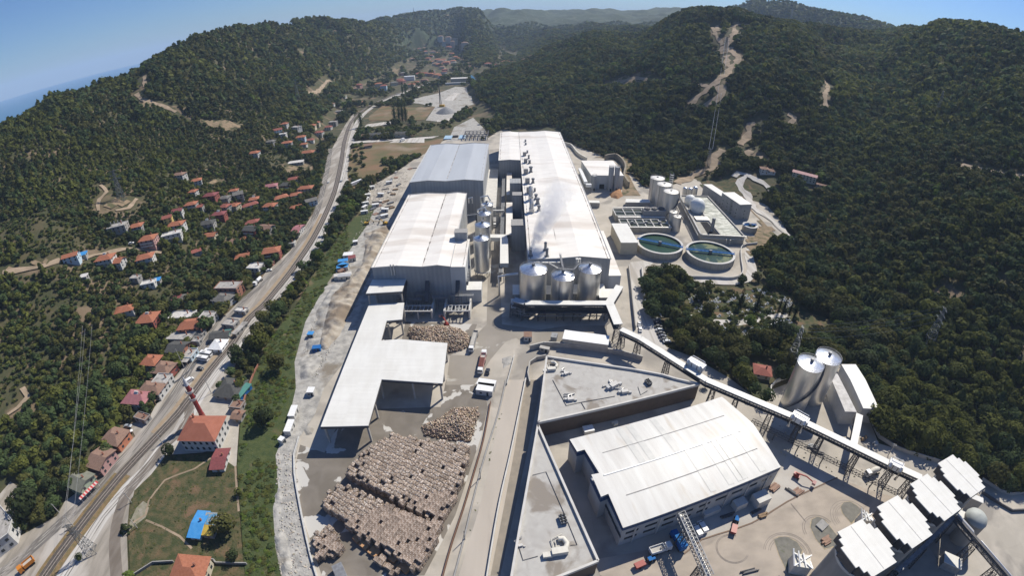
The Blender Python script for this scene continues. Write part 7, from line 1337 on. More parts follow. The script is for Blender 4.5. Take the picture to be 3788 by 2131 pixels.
heap('gravel_heap', 'grey gravel heap inside the curved wall by the street', S_(MM, [(1210, 1250), (1290, 1230), (1290, 1290), (1220, 1330)]), 1.6, m_rub, .6, .4)
# ---------------------------------------------------------------- waste paper
m_card = mat('waste_paper', (.21, .155, .115), (.43, .355, .295), 2.6, 10, .95, thr=(.44, .56), c3=(.66, .63, .60), c3scale=2.6, c3thr=(.58, .64), attr='tint', bump=1.0, bscale=5)
m_carto = mat('clean_cardboard', (.50, .29, .15), (.42, .24, .12), 1., 5, .9)
def paper_heap(name, label, outline, hmax, n, seed):
    pl, (X, Y, Z, ins) = heap(name + '_core', label, outline, hmax, mat('paper_core', (.24, .17, .12), (.34, .27, .21), 1.2, 8, .95), .8, .4); core = bpy.data.objects[name + '_core']; r = np.random.default_rng(seed)
    I, J = np.nonzero(ins); k = r.integers(0, len(I), n); px = X[I[k], J[k]] + r.uniform(-.4, .4, n); py = Y[I[k], J[k]] + r.uniform(-.4, .4, n); pz = np.maximum(Z[I[k], J[k]], 0) + r.uniform(-.1, .5, n)
    V, F, Tn = rand_boxes(r, px, py, pz, r.uniform(.35, 1.1, n), r.uniform(.3, .9, n), r.uniform(.1, .5, n), tilt=.8)
    o = mesh_np('paper_pieces', V, F, m_card, smooth=False, tint=Tn * np.array([1.2, 1.18, 1.15, 1]), parent=core); core.name = name; return core
def rand_boxes(r, px, py, pz, sx, sy, sz, tilt=0., yaw=None):
    n = len(px); c = np.array([(-1, -1, -1), (1, -1, -1), (1, 1, -1), (-1, 1, -1), (-1, -1, 1), (1, -1, 1), (1, 1, 1), (-1, 1, 1)], float) * .5
    P = c[None] * np.stack([sx, sy, sz], -1)[:, None] * (1 + r.uniform(-.1, .1, (n, 8, 3))); a = r.uniform(0, 2 * PI, n) if yaw is None else yaw; t = r.normal(0, tilt + 1e-6, n); u = r.normal(0, tilt + 1e-6, n)
    def rot(P, i, j, a): ca, sa = np.cos(a)[:, None], np.sin(a)[:, None]; Q = P.copy(); Q[..., i] = P[..., i] * ca - P[..., j] * sa; Q[..., j] = P[..., i] * sa + P[..., j] * ca; return Q
    P = rot(rot(rot(P, 1, 2, t), 0, 2, u), 0, 1, a) + np.stack([px, py, pz], -1)[:, None]
    f = np.array([(0, 3, 2, 1), (4, 5, 6, 7), (0, 1, 5, 4), (1, 2, 6, 5), (2, 3, 7, 6), (3, 0, 4, 7)]); F = (f[None] + (np.arange(n) * 8)[:, None, None]).reshape(-1, 4)
    b = r.uniform(.65, 1.35, n); T = np.stack([b * r.uniform(.95, 1.1, n), b, b * r.uniform(.85, 1.05, n), np.ones(n)], -1); return P.reshape(-1, 3), F, np.repeat(T, 8, 0)
paper_heap('loose_paper_heap', 'big loose heap of waste paper behind the shed', S_(MM, [(535, 1020), (640, 1030), (800, 1020), (900, 1040), (960, 1080), (980, 1150), (945, 1180), (900, 1200), (820, 1215), (780, 1250), (640, 1240), (560, 1180), (520, 1080)]), 4.2, 2600, 31)
paper_heap('loose_paper_heap', 'pointed loose heap of waste paper above the stacked bales', S_(BM, [(625, 345), (750, 290), (860, 215), (1030, 210), (1040, 260), (1000, 400), (985, 460), (800, 440), (640, 410)]), 3.2, 1800, 32)
def bale_cells(outline, inset=0):
    pl = [(p.x, p.y) for p in outline]; a, b = at(Q10(690, 590)), at(Q10(1010, 190)); u = (b - a).normalized(); v = Vector((-u.y, u.x, 0)); cells = []
    us = [p[0] * u.x + p[1] * u.y for p in pl]; vs = [p[0] * v.x + p[1] * v.y for p in pl]; i = 0; y = min(vs)
    while y < max(vs):
        x = min(us) + (i % 3) * .2
        while x < max(us):
            cx, cy = u.x * x + v.x * y, u.y * x + v.y * y
            if pip(np.array([cx]), np.array([cy]), pl)[0]: cells.append((cx, cy))
            x += 1.80
        y += 1.22; i += 1
    return cells, math.atan2(u.y, u.x), u, v
TZB = 4.3
OA = [at(BM(*p), TZB) for p in ((400, 395), (560, 425), (800, 455), (965, 480), (960, 560), (900, 780), (775, 1035), (560, 950), (320, 830), (60, 700), (45, 690), (150, 560), (250, 480))]
OB = [at(Q10(*p), TZB) for p in ((610, 75), (820, 140), (1250, 350), (1650, 500), (2150, 655), (2070, 900), (1890, 1250), (1720, 1330), (1500, 1130), (1150, 940), (860, 790), (650, 590), (395, 385), (470, 220))]
OC = [at(Q10(*p), 3.3) for p in ((430, 700), (530, 700), (690, 1060), (320, 1180), (250, 930), (275, 790))]
OD = [at(Q10(*p), 2.2) for p in ((1180, 1190), (1300, 1140), (1530, 1340), (1540, 1400), (1420, 1420), (1250, 1280))]
rb = random.Random(3); BA = []
for nm, OO, layers in (('A', OA, 4), ('B', OB, 4), ('C', OC, 3), ('D', OD, 2)):
    cells, yaw, u, v = bale_cells(OO); S_c = set((round(x, 1), round(y, 1)) for x, y in cells); pl = [(p.x, p.y) for p in OO]
    for x, y in cells:
        top = layers - (1 if rb.random() < .045 else 0) - (1 if rb.random() < .01 else 0); edge = not all(pip(np.array([x + dx]), np.array([y + dy]), pl)[0] for dx, dy in ((2, 0), (-2, 0), (0, 2), (0, -2), (-1.5, -1.5)))
        if edge and rb.random() < .18: top -= 1
        for l in range(max(1, top)):
            if l >= top - 2 or edge: BA.append((x + rb.uniform(-.05, .05), y + rb.uniform(-.05, .05), .05 + l * 1.08 + .54 + rb.uniform(-.02, .02), nm, yaw + rb.gauss(0, .02), l == top - 1))
BA.sort(key=lambda b: math.hypot(b[0], b[1]) + (0 if b[5] else 40))
bm_ = []
for k in range(5):
    r_ = np.random.default_rng(50 + k); b = bmesh.new(); bmesh.ops.create_cube(b, size=1); bmesh.ops.subdivide_edges(b, edges=b.edges, cuts=2, use_grid_fill=True)
    for v_ in b.verts:
        p = v_.co; d = 1 - .05 * (abs(p.x * 2) ** 6 * abs(p.y * 2) ** 6 + abs(p.z * 2) ** 6 * max(abs(p.x * 2), abs(p.y * 2)) ** 6); v_.co = Vector((p.x * 1.78, p.y * 1.20, p.z * 1.08)) + Vector(r_.uniform(-.035, .035, 3))
    me = bpy.data.meshes.new('bale'); b.to_mesh(me); b.free(); tn = me.attributes.new('tint', 'FLOAT_COLOR', 'POINT'); bb_ = 1 + (k - 2) * .12
    for i_ in range(len(me.vertices)): tn.data[i_].color = (bb_, bb_ * .97, bb_ * .95, 1)
    me.materials.append(m_card); bm_.append(me)
GL = {'A': ('strapped bale of waste paper in the large upper stack', 'bales of the upper stack'), 'B': ('strapped bale of waste paper in the lower stack', 'bales of the lower stack'), 'C': ('strapped bale of waste paper in the small stack at the far left', 'bales of the small left stack'), 'D': ('strapped bale of waste paper in the little row at the foot of the lower stack', 'bales at the foot of the lower stack')}
NI = 290
for k, b in enumerate(BA[:NI]):
    o = bpy.data.objects.new('paper_bale', bm_[k % 5]); COL.objects.link(o); o.location = b[:3]; o.rotation_euler = (0, 0, b[4]); tag(o, GL[b[3]][0], 'paper bale', GL[b[3]][1])
R_ = BA[NI:]; r_ = np.random.default_rng(77); Vb, Fb = [], []
tv = [np.array([v_.co[:] for v_ in me.vertices]) for me in bm_]; tf = [np.array([p.vertices[:] for p in me.polygons]) for me in bm_]; off = 0; TT = []
for k, b in enumerate(R_):
    q = tv[k % 5]; c_, s_ = math.cos(b[4]), math.sin(b[4]); Vb.append(np.stack([q[:, 0] * c_ - q[:, 1] * s_ + b[0], q[:, 0] * s_ + q[:, 1] * c_ + b[1], q[:, 2] + b[2]], -1)); Fb.append(tf[k % 5] + off); off += len(q); g_ = r_.uniform(.75, 1.25); TT.append(np.tile([g_, g_ * .98, g_ * .95, 1], (len(q), 1)))
o = mesh_np('stacked_paper_bales', np.concatenate(Vb), np.concatenate(Fb), m_card, smooth=False, tint=np.concatenate(TT)); tag(o, 'rest of the hundreds of stacked waste paper bales in the stockyard', 'paper bales', kind='stuff')
for k, (a, b, w_) in enumerate((((880, 880), (950, 960), 2.2), ((970, 970), (1080, 1050), 2.4), ((1110, 1070), (1230, 1150), 3.0), ((1390, 1180), (1490, 1250), 2.0), ((1560, 1290), (1680, 1390), 3.))):
    A, B = at(Q10(*a)), at(Q10(*b)); e = B - A; c = (A + B) / 2; o = MB().box(0, 0, 0, e.length, w_, 1.1).build('cardboard_bundle', m_carto, None, (c.x, c.y, .05), math.atan2(e.y, e.x)); tag(o, 'orange cardboard bundle below the lower bale stack, %s of five' % ['leftmost', 'second', 'middle', 'fourth', 'rightmost'][k], 'cardboard bundle', 'clean cardboard bundles')
# ---------------------------------------------------------------- poles, pylons and wires
def pole(label, T, b, t, arm=True, wood=False, hmin=6):
    B = at(T(*b)); h = max(hmin, min(14, zat(T(*b), T(*t)))); s = thing('street_pole', label, 'pole', (B.x, B.y, 0)); MB().cyl(0, 0, 0, h, .2, .11, n=8).build('post', 'wood' if wood else 'conc', s)
    if arm: MB().bar((-.9, 0, h - .3), (.9, 0, h - .3), .12).bar((-.6, 0, h - 1), (.6, 0, h - 1), .1).build('cross_arm', 'steel', s)
    return Vector((B.x, B.y, h))
PT = [pole('pole beside the pale road, %s' % lb, T, b, t) for lb, T, b, t in (('highest one near the river trees', ML, (2395, 345), (2380, 290)), ('next to the railway below the narrow pink-roofed house', ML, (2305, 520), (2283, 452)), ('opposite the white tanker', ML, (2192, 697), (2168, 632)), ('opposite the brick-gabled house', ML, (2012, 937), (1990, 862)), ('opposite the tent-like store', ML, (1827, 1192), (1793, 1103)), ('in front of the large dark grey-roofed house', Q11, (1330, 705), (1215, 485)), ('beside the bush near the mosque', BL, (1205, 475), (1172, 430)), ('over the meadow corner', BL, (972, 907), (912, 838)), ('at the lower left crossing', BL, (547, 1087), (480, 1010)))]
P2 = [pole('tall street pole in front of the dark-roofed brown house', Q11, (930, 330), (800, 45)), pole('pole by the path through the meadow', BL, (1017, 1097), (990, 1048), False), pole('thin lamp pole in the planted strip, upper', BM, (1055, 730), (1050, 650), False), pole('thin lamp pole in the planted strip, lower', BM, (940, 1182), (935, 1118), False), pole('lamp mast by the wood wall near the stepped towers', BR, (1570, 560), (1607, 465), True), pole('pole at the site entrance up the valley', Q8, (128, 1035), (112, 962)), pole('pole by the olive-roofed green house', BL, (440, 985), (405, 905)), pole('pole near the shack with the screed roof', ML, (1665, 905), (1650, 850))]
def wire(P, sag=1.5, r=.035):
    m = MB()
    for a, b in zip(P[:-1], P[1:]): m.tube([a.lerp(b, i / 8) - Vector((0, 0, sag * 4 * (i / 8) * (1 - i / 8))) for i in range(9)], r, 4)
    return m
for k, dx in enumerate((-.8, .8)): o = wire([p + Vector((dx, 0, -.2)) for p in PT], 1.2).build('overhead_wire', 'dsteel'); tag(o, 'overhead wire on the poles of the pale road, %s line' % ('left' if dx < 0 else 'right'), 'wire')
def pylon(label, base, h, wb=None, rot=0., mname='steel', arms=3, th=.22):
    th *= .72
    wb = wb or h * .2; s = thing('pylon', label, 'pylon', tuple(base), rot); K = 7; m = MB()
    def c4(t): w_ = (wb * (1 - t) ** 1.2 + .9) / 2; z = h * t; return [Vector((-w_, -w_, z)), Vector((w_, -w_, z)), Vector((w_, w_, z)), Vector((-w_, w_, z))]
    for k in range(K):
        a, b = c4(k / K), c4((k + 1) / K)
        for i in range(4): j = (i + 1) % 4; m.bar(a[i], b[i], th).bar(a[i], b[j], th * .6).bar(a[j], b[i], th * .6).bar(b[i], b[j], th * .6)
    m.build('mast', mname, s); tips = []
    for q in range(arms):
        z = h * (.98 - .13 * q); L = h * (.13 + .035 * q)
        for sg in (-1, 1): MB().bar((0, .4, z), (sg * L, 0, z), th * .8).bar((0, -.4, z), (sg * L, 0, z), th * .8).bar((0, 0, z + h * .05), (sg * L, 0, z), th * .7).build('arm', mname, s); tips.append(Vector(base) + Vector((sg * L * math.cos(rot), sg * L * math.sin(rot), z)))
    return tips
PYL = mat('galvanised_steel', (.19, .205, .21), (.15, .16, .165), 1, 3, .5, .4)
pa = pylon('grey lattice pylon rising from the dark wood on the right', hit(MR(1850, 1170)), 26, rot=1.2, mname=PYL, th=.28); pb_ = pylon('grey lattice pylon between the cemetery and the red-roofed hut', hit(MR(830, 1310)), 24, rot=1.2, mname=PYL, th=.26)
pc = pylon('lattice pylon standing between the roads at the lower left', at(BL(680, 1270)), 17, rot=.6, mname=PYL, th=.2); pd = pylon('lattice pylon on the scrubby left slope above the village', hit(ML(905, 85)), 26, rot=.3, mname=PYL, th=.35); pe = pylon('lattice pylon on a bare knoll of the left hill', hit(TL(2205, 745)), 34, rot=.3, mname=PYL, th=.4)
pf = pylon('tallest lattice pylon against the sky on the right ridge', hit(TR(850, 172)), 70, rot=.2, mname=PYL, th=.7); pg_ = pylon('lattice pylon on the bare trail of the right hill', hit(TR(368, 385)), 24, rot=.1, mname=PYL, th=.4); ph = pylon('lattice pylon at the lower end of the hill trail, hidden in trees', hit(TR(240, 1215)), 17, rot=.1, mname=PYL, th=.3)
for k, q in enumerate(((14, 140), (225, 108), (560, 88))): pylon('tiny pylon on the far left skyline, %s' % ['leftmost', 'middle', 'rightmost'][k], hit(TM(*q)), 38, mname=PYL, arms=1, th=.9)
for k, q in enumerate(((1568, 62), (1800, 60), (1942, 52), (2090, 55), (2145, 52), (2350, 22))): pylon('tiny pylon on the far centre skyline, number %s from the left' % ['one', 'two', 'three', 'four', 'five', 'six'][k], hit(TM(*q)), 60, mname=PYL, arms=2, th=1.3)
pi_ = pylon('lattice pylon on the far right slope', hit(TR(1940, 830)), 26, rot=1.2, mname=PYL, th=.3)
for k, (a, b) in enumerate(((pg_[0], ph[0]), (pg_[1], ph[1]))): o = wire([a, b], 8, .13).build('power_line', mat('bright_wire', (.55, .56, .58), rough=.4, metal=.5)); tag(o, 'bright power line down the right hill trail, %s one of the pair' % ['left', 'right'][k], 'power line')
for k in range(4): o = wire([pb_[k], pa[k]], 3, .06).build('power_line', 'steel'); tag(o, 'thin power line between the two pylons of the right wood', 'power line', 'lines between the right pylons')
for k in range(3): o = wire([pc[k], Vector((pc[k].x - 62, pc[k].y + 100, 30 + k))], 4, .05).build('power_line', 'steel'); tag(o, 'thin power line from the lower left pylon up over the trees', 'power line', 'lines of the lower left pylon')
# ---------------------------------------------------------------- cemetery
gm = []
for k in range(3):
    m = MB(); w_, l_ = 1.0 + .15 * k, 2.0; m.box(0, -w_ / 2, 0, l_, .14, .45).box(0, w_ / 2, 0, l_, .14, .45).box(-l_ / 2, 0, 0, .14, w_, .45).box(l_ / 2, 0, 0, .14, w_ + .14, 1.0 + .2 * k); o = m.build('tmp', 'white'); gm.append(o.data); bpy.data.objects.remove(o)
rg = random.Random(8); cem = S_(MR, [(40, 800), (250, 770), (440, 770), (640, 735), (760, 780), (900, 860), (860, 910), (560, 960), (300, 950), (100, 880)]); cem2 = S_(MR, [(200, 1000), (560, 1010), (880, 960), (900, 1080), (700, 1100), (420, 1110), (300, 1050)])
for nm, OO, n in (('above', cem, 95), ('below', cem2, 45)):
    pl = [(p.x, p.y) for p in OO]; xs, ys = [p[0] for p in pl], [p[1] for p in pl]; c_ = 0
    while c_ < n:
        x, y = rg.uniform(min(xs), max(xs)), rg.uniform(min(ys), max(ys)); x = round(x / 1.9) * 1.9 + rg.uniform(-.2, .2); y = round(y / 3.0) * 3.0 + rg.uniform(-.3, .3)
        if not pip(np.array([x]), np.array([y]), pl)[0]: continue
        o = bpy.data.objects.new('grave', gm[rg.randrange(3)]); COL.objects.link(o); o.location = (x, y, .1); o.rotation_euler = (0, 0, rg.gauss(.35, .12)); tag(o, 'white marble grave surround in the cemetery %s the pale path' % nm, 'grave', 'graves %s the path' % nm); c_ += 1
boxb('small pale roofed washhouse at the cemetery entrance', 'hut', MM, [(2385, 855), (2515, 860), (2500, 815), (2440, 820)], 3.2, 'wgrey', 'flatw', name='hut')
# ---------------------------------------------------------------- trees
def project(x, y, z):
    d = np.stack([x, y, z - CAMH], -1).astype(float); L = np.linalg.norm(d, axis=-1); d /= L[..., None]
    cxx, cyy, czz = d @ _rt, d @ _fw * 0, None
    # world -> camera: columns of M are rt, fw, up rows
    c = d[..., 0:1] * _rt + d[..., 1:2] * _fw + d[..., 2:3] * _up
    t = np.arccos(np.clip(-c[..., 2], -1, 1)); r = LF * (t + LK * t ** 3); h = np.maximum(1e-9, np.hypot(c[..., 0], c[..., 1]))
    return 1894 + c[..., 0] / h * r, 1065.5 - c[..., 1] / h * r
M_FOL = mat('foliage', (.096, .110, .042), (.068, .082, .032), .8, 3, .85, spec=.15, attr='tint')
def translucent(m):
    n = m.node_tree; b = n.nodes['Principled BSDF']; c = b.inputs['Base Color'].links[0].from_socket; t = n.nodes.new('ShaderNodeBsdfTranslucent'); x = n.nodes.new('ShaderNodeMixShader'); x.inputs[0].default_value = .38
    n.links.new(c, t.inputs[0]); n.links.new(b.outputs[0], x.inputs[1]); n.links.new(t.outputs[0], x.inputs[2]); n.links.new(x.outputs[0], n.nodes['Material Output'].inputs[0])
M_TRUNK = mat('bark', (.10, .075, .05), (.07, .055, .04), 2, 4, .95)
rt_ = np.random.default_rng(123)
def crown_template(n, kind, seed):
    """n small leaf-clump quads over a lumpy crown, unit radius; z from 0 to height; returns (n,4,3), (n,) shade variation"""
    r = np.random.default_rng(seed); a = r.uniform(0, 2 * PI, n); u = r.uniform(-.55, 1, n); s = np.sqrt(np.clip(1 - u * u, 0, 1)); dirs = np.stack([s * np.cos(a), s * np.sin(a), u], -1)
    if kind == 'cone':
        t = r.uniform(0, 1, n) ** .8; rad = (1 - t) * .95 + .08; P = np.stack([np.cos(a) * rad, np.sin(a) * rad, .25 + t * 2.6], -1) * 1.0; nrm = np.stack([np.cos(a), np.sin(a), np.full(n, .5)], -1)
    elif kind == 'column':
        t = r.uniform(0, 1, n); rad = np.sin(PI * np.clip(t * .86 + .1, 0, 1)) ** .6 * .9 * r.uniform(.75, 1, n); P = np.stack([np.cos(a) * rad, np.sin(a) * rad, .3 + t * 6.2], -1); nrm = np.stack([np.cos(a), np.sin(a), np.full(n, .15)], -1)
    else:
        lobes = r.normal(size=(7, 3)); lobes /= np.linalg.norm(lobes, axis=1)[:, None]; lobes[:, 2] = np.abs(lobes[:, 2]) * .8; w_ = np.max(np.clip(dirs @ lobes.T, 0, 1) ** 3, axis=1); rad = .62 + .42 * w_ + r.uniform(-.10, .06, n)
        P = dirs * rad[:, None] * np.array([1, 1, .85]); P[:, 2] += .95; nrm = dirs + np.array([0, 0, .25])
    nrm = nrm / np.linalg.norm(nrm, axis=1)[:, None] + r.normal(0, .30, (n, 3)); nrm /= np.linalg.norm(nrm, axis=1)[:, None]
    t1 = np.cross(nrm, r.normal(size=(n, 3))); t1 /= np.linalg.norm(t1, axis=1)[:, None]; t2 = np.cross(nrm, t1)
    sz = math.sqrt(9.0 / n) * (.62 if kind == 'blob' else .75) * r.uniform(.6, 1.25, (n, 1)); sz2 = sz * r.uniform(.7, 1.2, (n, 1))
    Q = np.stack([P - t1 * sz - t2 * sz2 * .6, P + t1 * sz * .6 - t2 * sz2, P + t1 * sz + t2 * sz2 * .6, P - t1 * sz * .6 + t2 * sz2], 1)
    # inner core so the crown is not see-through
    core = []
    hc = {'cone': 1.1, 'column': 3.2, 'blob': .9}[kind]; cz = {'cone': 1.0, 'column': 2.6, 'blob': .55}[kind]; cr = {'cone': .42, 'column': .42, 'blob': .62}[kind]
    k = 6
    for i in range(k):
        a0, a1 = 2 * PI * i / k, 2 * PI * (i + 1) / k
        for z0, z1, r0, r1 in ((hc - cz, hc, .5, 1), (hc, hc + cz, 1, .35 if kind == 'blob' else .1)):
            core.append([(cr * r0 * math.cos(a0), cr * r0 * math.sin(a0), z0), (cr * r0 * math.cos(a1), cr * r0 * math.sin(a1), z0), (cr * r1 * math.cos(a1), cr * r1 * math.sin(a1), z1), (cr * r1 * math.cos(a0), cr * r1 * math.sin(a0), z1)])
    if n <= 14: core = core[1::2]
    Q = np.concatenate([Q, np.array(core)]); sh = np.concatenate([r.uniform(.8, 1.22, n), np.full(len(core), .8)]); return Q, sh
TPL = {}
def tpl(n, kind, v):
    if (n, kind, v) not in TPL: TPL[(n, kind, v)] = crown_template(n, kind, 1000 + n * 7 + v * 13 + len(kind))
    return TPL[(n, kind, v)]
TINTS = np.array([[1.0, 1.05, .95], [.70, .80, .80], [1.28, 1.24, .85], [1.38, 1.3, .76], [.85, 1.05, 1.0], [1.15, 1.0, .78], [.56, .65, .67], [1.22, 1.48, .75]])
def plant(name, X, Y, Z, R, HS, tint, kinds, n, parent=None):
    """one mesh of many trees: arrays of position, crown radius, height stretch, tint"""
    VV, TT = [], []
    for v in range(5):
        for kd in set(kinds):
            m = (np.arange(len(X)) % 5 == v) & (kinds == kd)
            if not m.any(): continue
            Q, sh = tpl(n, kd, v); k = m.sum(); a = rt_.uniform(0, 2 * PI, k); ca, sa = np.cos(a)[:, None, None], np.sin(a)[:, None, None]; r = R[m][:, None, None]; h = HS[m][:, None, None]
            x = (Q[None, ..., 0] * ca - Q[None, ..., 1] * sa) * r + X[m][:, None, None]; y = (Q[None, ..., 0] * sa + Q[None, ..., 1] * ca) * r + Y[m][:, None, None]; z = Q[None, ..., 2] * r * h + Z[m][:, None, None]
            VV.append(np.stack([x, y, z], -1).reshape(-1, 3)); t = tint[m][:, None, :] * sh[None, :, None]; t = np.concatenate([t, np.ones((*t.shape[:2], 1))], -1); TT.append(np.repeat(t.reshape(-1, 4), 4, 0))
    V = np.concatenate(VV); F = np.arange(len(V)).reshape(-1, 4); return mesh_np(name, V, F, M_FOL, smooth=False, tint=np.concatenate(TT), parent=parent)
for T_q, r_q in (((MR, 640, 1345), 10), ((MR, 640, 1440), 9), ((TR, 660, 1300), 12), ((TR, 720, 1300), 12), ((TR, 930, 1350), 14), ((TR, 1010, 1390), 12), ((MR, 1030, 970), 10)):
    p = hit(T_q[0](*T_q[1:])); clear_disc(p.x, p.y, r_q)
# candidate places in rings of growing spacing
xs_, ys_, ss_ = [], [], []
d = 60.
while d < 3100:
    s = max(4.4, .0078 * d); n = int(math.radians(206) * d / s); a = np.radians(-103) + (np.arange(n) + rt_.uniform(-.45, .45, n)) * s / d; dd = d + rt_.uniform(-.5, .5, n) * s
    xs_.append(np.sin(a) * dd); ys_.append(np.cos(a) * dd); ss_.append(np.full(n, s)); d += s * .92
X, Y, SP = map(np.concatenate, (xs_, ys_, ss_)); Z = height(X, Y); D = np.hypot(X, Y)
rise = height(X * 1.02, Y * 1.02); ok = (Z > -2) & ~is_clear(X, Y) & ~((X > -150) & (X < 250) & (D < 60))
px, py = project(X, Y, Z + 4); ok &= (px > -120) & (px < 3908) & (py < 2300) & (py > -200)
left = X < -20
scrub = (vnoise(X / 34, Y / 34, 12) * .6 + vnoise(X / 12, Y / 12, 13) * .4)
lowslope = left & (Z > 4) & (Z < 70) & (D < 700); ok &= ~(lowslope & (scrub < np.clip(.42 - (D - 260) / 2500, .22, .42))); flt = (Z < 6) & (D > 600); ok &= ~(flt & (X < -20) & (scrub < .66)); ok &= ~((~left) & (D < 900) & (scrub < .2)); ok &= ~(left & (Z > 60) & (scrub < .16))
X, Y, Z, SP, D, left, lowslope = [a[ok] for a in (X, Y, Z, SP, D, left, lowslope)]
n = len(X); sz = np.clip(rt_.lognormal(-.28, .28, n), .4, 1.5) * (1 + .5 * (vnoise(X / 45, Y / 45, 15) - .5)); R = SP * sz * np.where(left, .78, .92); R = np.where(lowslope, R * .72, R); near_r = (~left) & (D < 420); R = np.minimum(np.where(near_r, R * 1.12, R), 8.5); 
HS = rt_.uniform(.8, 1.35, n); kinds = np.where(rt_.random(n) < np.where(left & (Z > 50), .6, .1), 'cone', 'blob'); HS = np.where(kinds == 'cone', HS * .62, HS)
HS = np.minimum(HS, np.maximum(.45, 13 / (R * np.where(kinds == 'cone', 2.8, 1.8)))); ti = None; gsel = vnoise(X / 60, Y / 60, 21) * .62 + vnoise(X / 22, Y / 22, 22) * .25 + rt_.random(n) * .25; ti = np.clip((gsel * 8).astype(int), 0, 7); tint = TINTS[ti] * rt_.uniform(.88, 1.12, (n, 1)) * np.where((X > 0) & (X > Y * .72) & (D > 430), 1.25, 1.)[:, None] * np.where(left & (D < 520), 1.12, 1.0)[:, None] * np.where((~left) & (D < 700), .80, 1.)[:, None]
print('TREES', n)
# the three hundred that show largest become trees of their own
score = R / D * np.where((px[ok] > 0) & (px[ok] < 3788) & (py[ok] > 0) & (py[ok] < 2131), 1, 0) * np.where(D < 420, 1, .2); order = np.argsort(-score); ind = order[:215]; rest = np.ones(n, bool); rest[ind] = False
LODM = {}
def tree_mesh(kind, v):
    if (kind, v) in LODM: return LODM[(kind, v)]
    Q, sh = tpl(420, kind, v); V = Q.reshape(-1, 3); o = mesh_np('crown', V, np.arange(len(V)).reshape(-1, 4), M_FOL2, smooth=False, tint=np.repeat(np.stack([sh, sh, sh, np.ones(len(sh))], -1), 4, 0)); me = o.data; bpy.data.objects.remove(o)
    H_t = {'cone': 1.2, 'column': 1.5, 'blob': .8}[kind]; m = MB(); m.cyl(0, 0, -.3, H_t, .10, .05, n=7)
    for i in range(4): a = i * 1.6 + v; m.bar((0, 0, H_t * .55), (.45 * math.cos(a), .45 * math.sin(a), H_t * .55 + .5), .04)
    o = m.build('trunk', M_TRUNK); mt = o.data; bpy.data.objects.remove(o); LODM[(kind, v)] = (me, mt); return me, mt
M_FOL2 = M_FOL.copy(); translucent(M_FOL); M_FOL2.name = 'foliage_single'; _n = M_FOL2.node_tree; _oi = _n.nodes.new('ShaderNodeObjectInfo'); _b = _n.nodes['Principled BSDF']; _src = _b.inputs['Base Color'].links[0].from_socket; _mx = _n.nodes.new('ShaderNodeMix'); _mx.data_type = 'RGBA'; _mx.blend_type = 'MULTIPLY'; _mx.inputs[0].default_value = 1; _n.links.new(_src, _mx.inputs[6]); _n.links.new(_oi.outputs['Color'], _mx.inputs[7]); _n.links.new(_mx.outputs[2], _b.inputs['Base Color']); translucent(M_FOL2)
def tree(label, x, y, z, r, hs, kind='blob', tn=(1, 1, 1), group=None, name='tree', cat='tree'):
    v = int(abs(x * 3 + y)) % 5; me, mt = tree_mesh(kind, v); t = bpy.data.objects.new(name, None); COL.objects.link(t); t.location = (x, y, z); t.rotation_euler = (0, 0, (x * 1.7 + y) % 6.28); t.scale = (r, r, r * hs); t.empty_display_size = .5; tag(t, label, cat, group)
    c = bpy.data.objects.new('crown', me); COL.objects.link(c); c.parent = t; c.color = (*tn, 1); k = bpy.data.objects.new('trunk', mt); COL.objects.link(k); k.parent = t; return t
for i in ind:
    x, y = X[i], Y[i]
    if x > 0: loc = 'between the long conveyor and the cemetery' if x < 160 else next(t for q, t in ((60, 'below the bend of the road beyond the stepped towers'), (80, 'right of the farthest stepped tower'), (110, 'up the slope from the farthest stepped tower'), (140, 'right of the long building by the twin silos'), (170, 'behind the twin silos'), (215, 'right of the cemetery'), (280, 'above the cemetery cypresses'), (999, 'above the round tanks')) if y < q)
    else: loc = next(t for q, t in ((60, 'in the lower left corner'), (100, 'behind the olive-roofed green house'), (140, 'behind the pinkish-roofed house'), (180, 'behind the dark-roofed brown house'), (240, 'below the brick-gabled house'), (999, 'in the village gardens')) if y < q)
    lb = '%s %s tree %s' % ('large' if R[i] > 3.4 else ('middling' if R[i] > 2.7 else 'small'), ['plain green', 'dark green', 'olive', 'yellowish', 'bluish green', 'brownish', 'blackish', 'bright green'][ti[i]], loc); g_ = 'trees ' + loc
    tree(lb, x, y, Z[i], R[i], HS[i] * (1 if kinds[i] == 'blob' else 1.), str(kinds[i]), tuple(tint[i]), g_)
for nm, lo, hi, q in (('woodland_trees', 0, 330, 110), ('woodland', 330, 620, 54), ('hillside_forest', 620, 1400, 24), ('far_forest', 1400, 9999, 12)):
    for sd, sm in (('left', left), ('right', ~left)):
        m = rest & (D >= lo) & (D < hi) & sm
        if m.any(): o = plant(nm, X[m], Y[m], Z[m], R[m], HS[m], tint[m], kinds[m], q); tag(o, {'woodland_trees': 'lower woodland', 'woodland': 'woodland on the slopes', 'hillside_forest': 'forest on the hillsides', 'far_forest': 'far forested hills'}[nm] + ' on the %s' % sd, 'forest', kind='stuff')
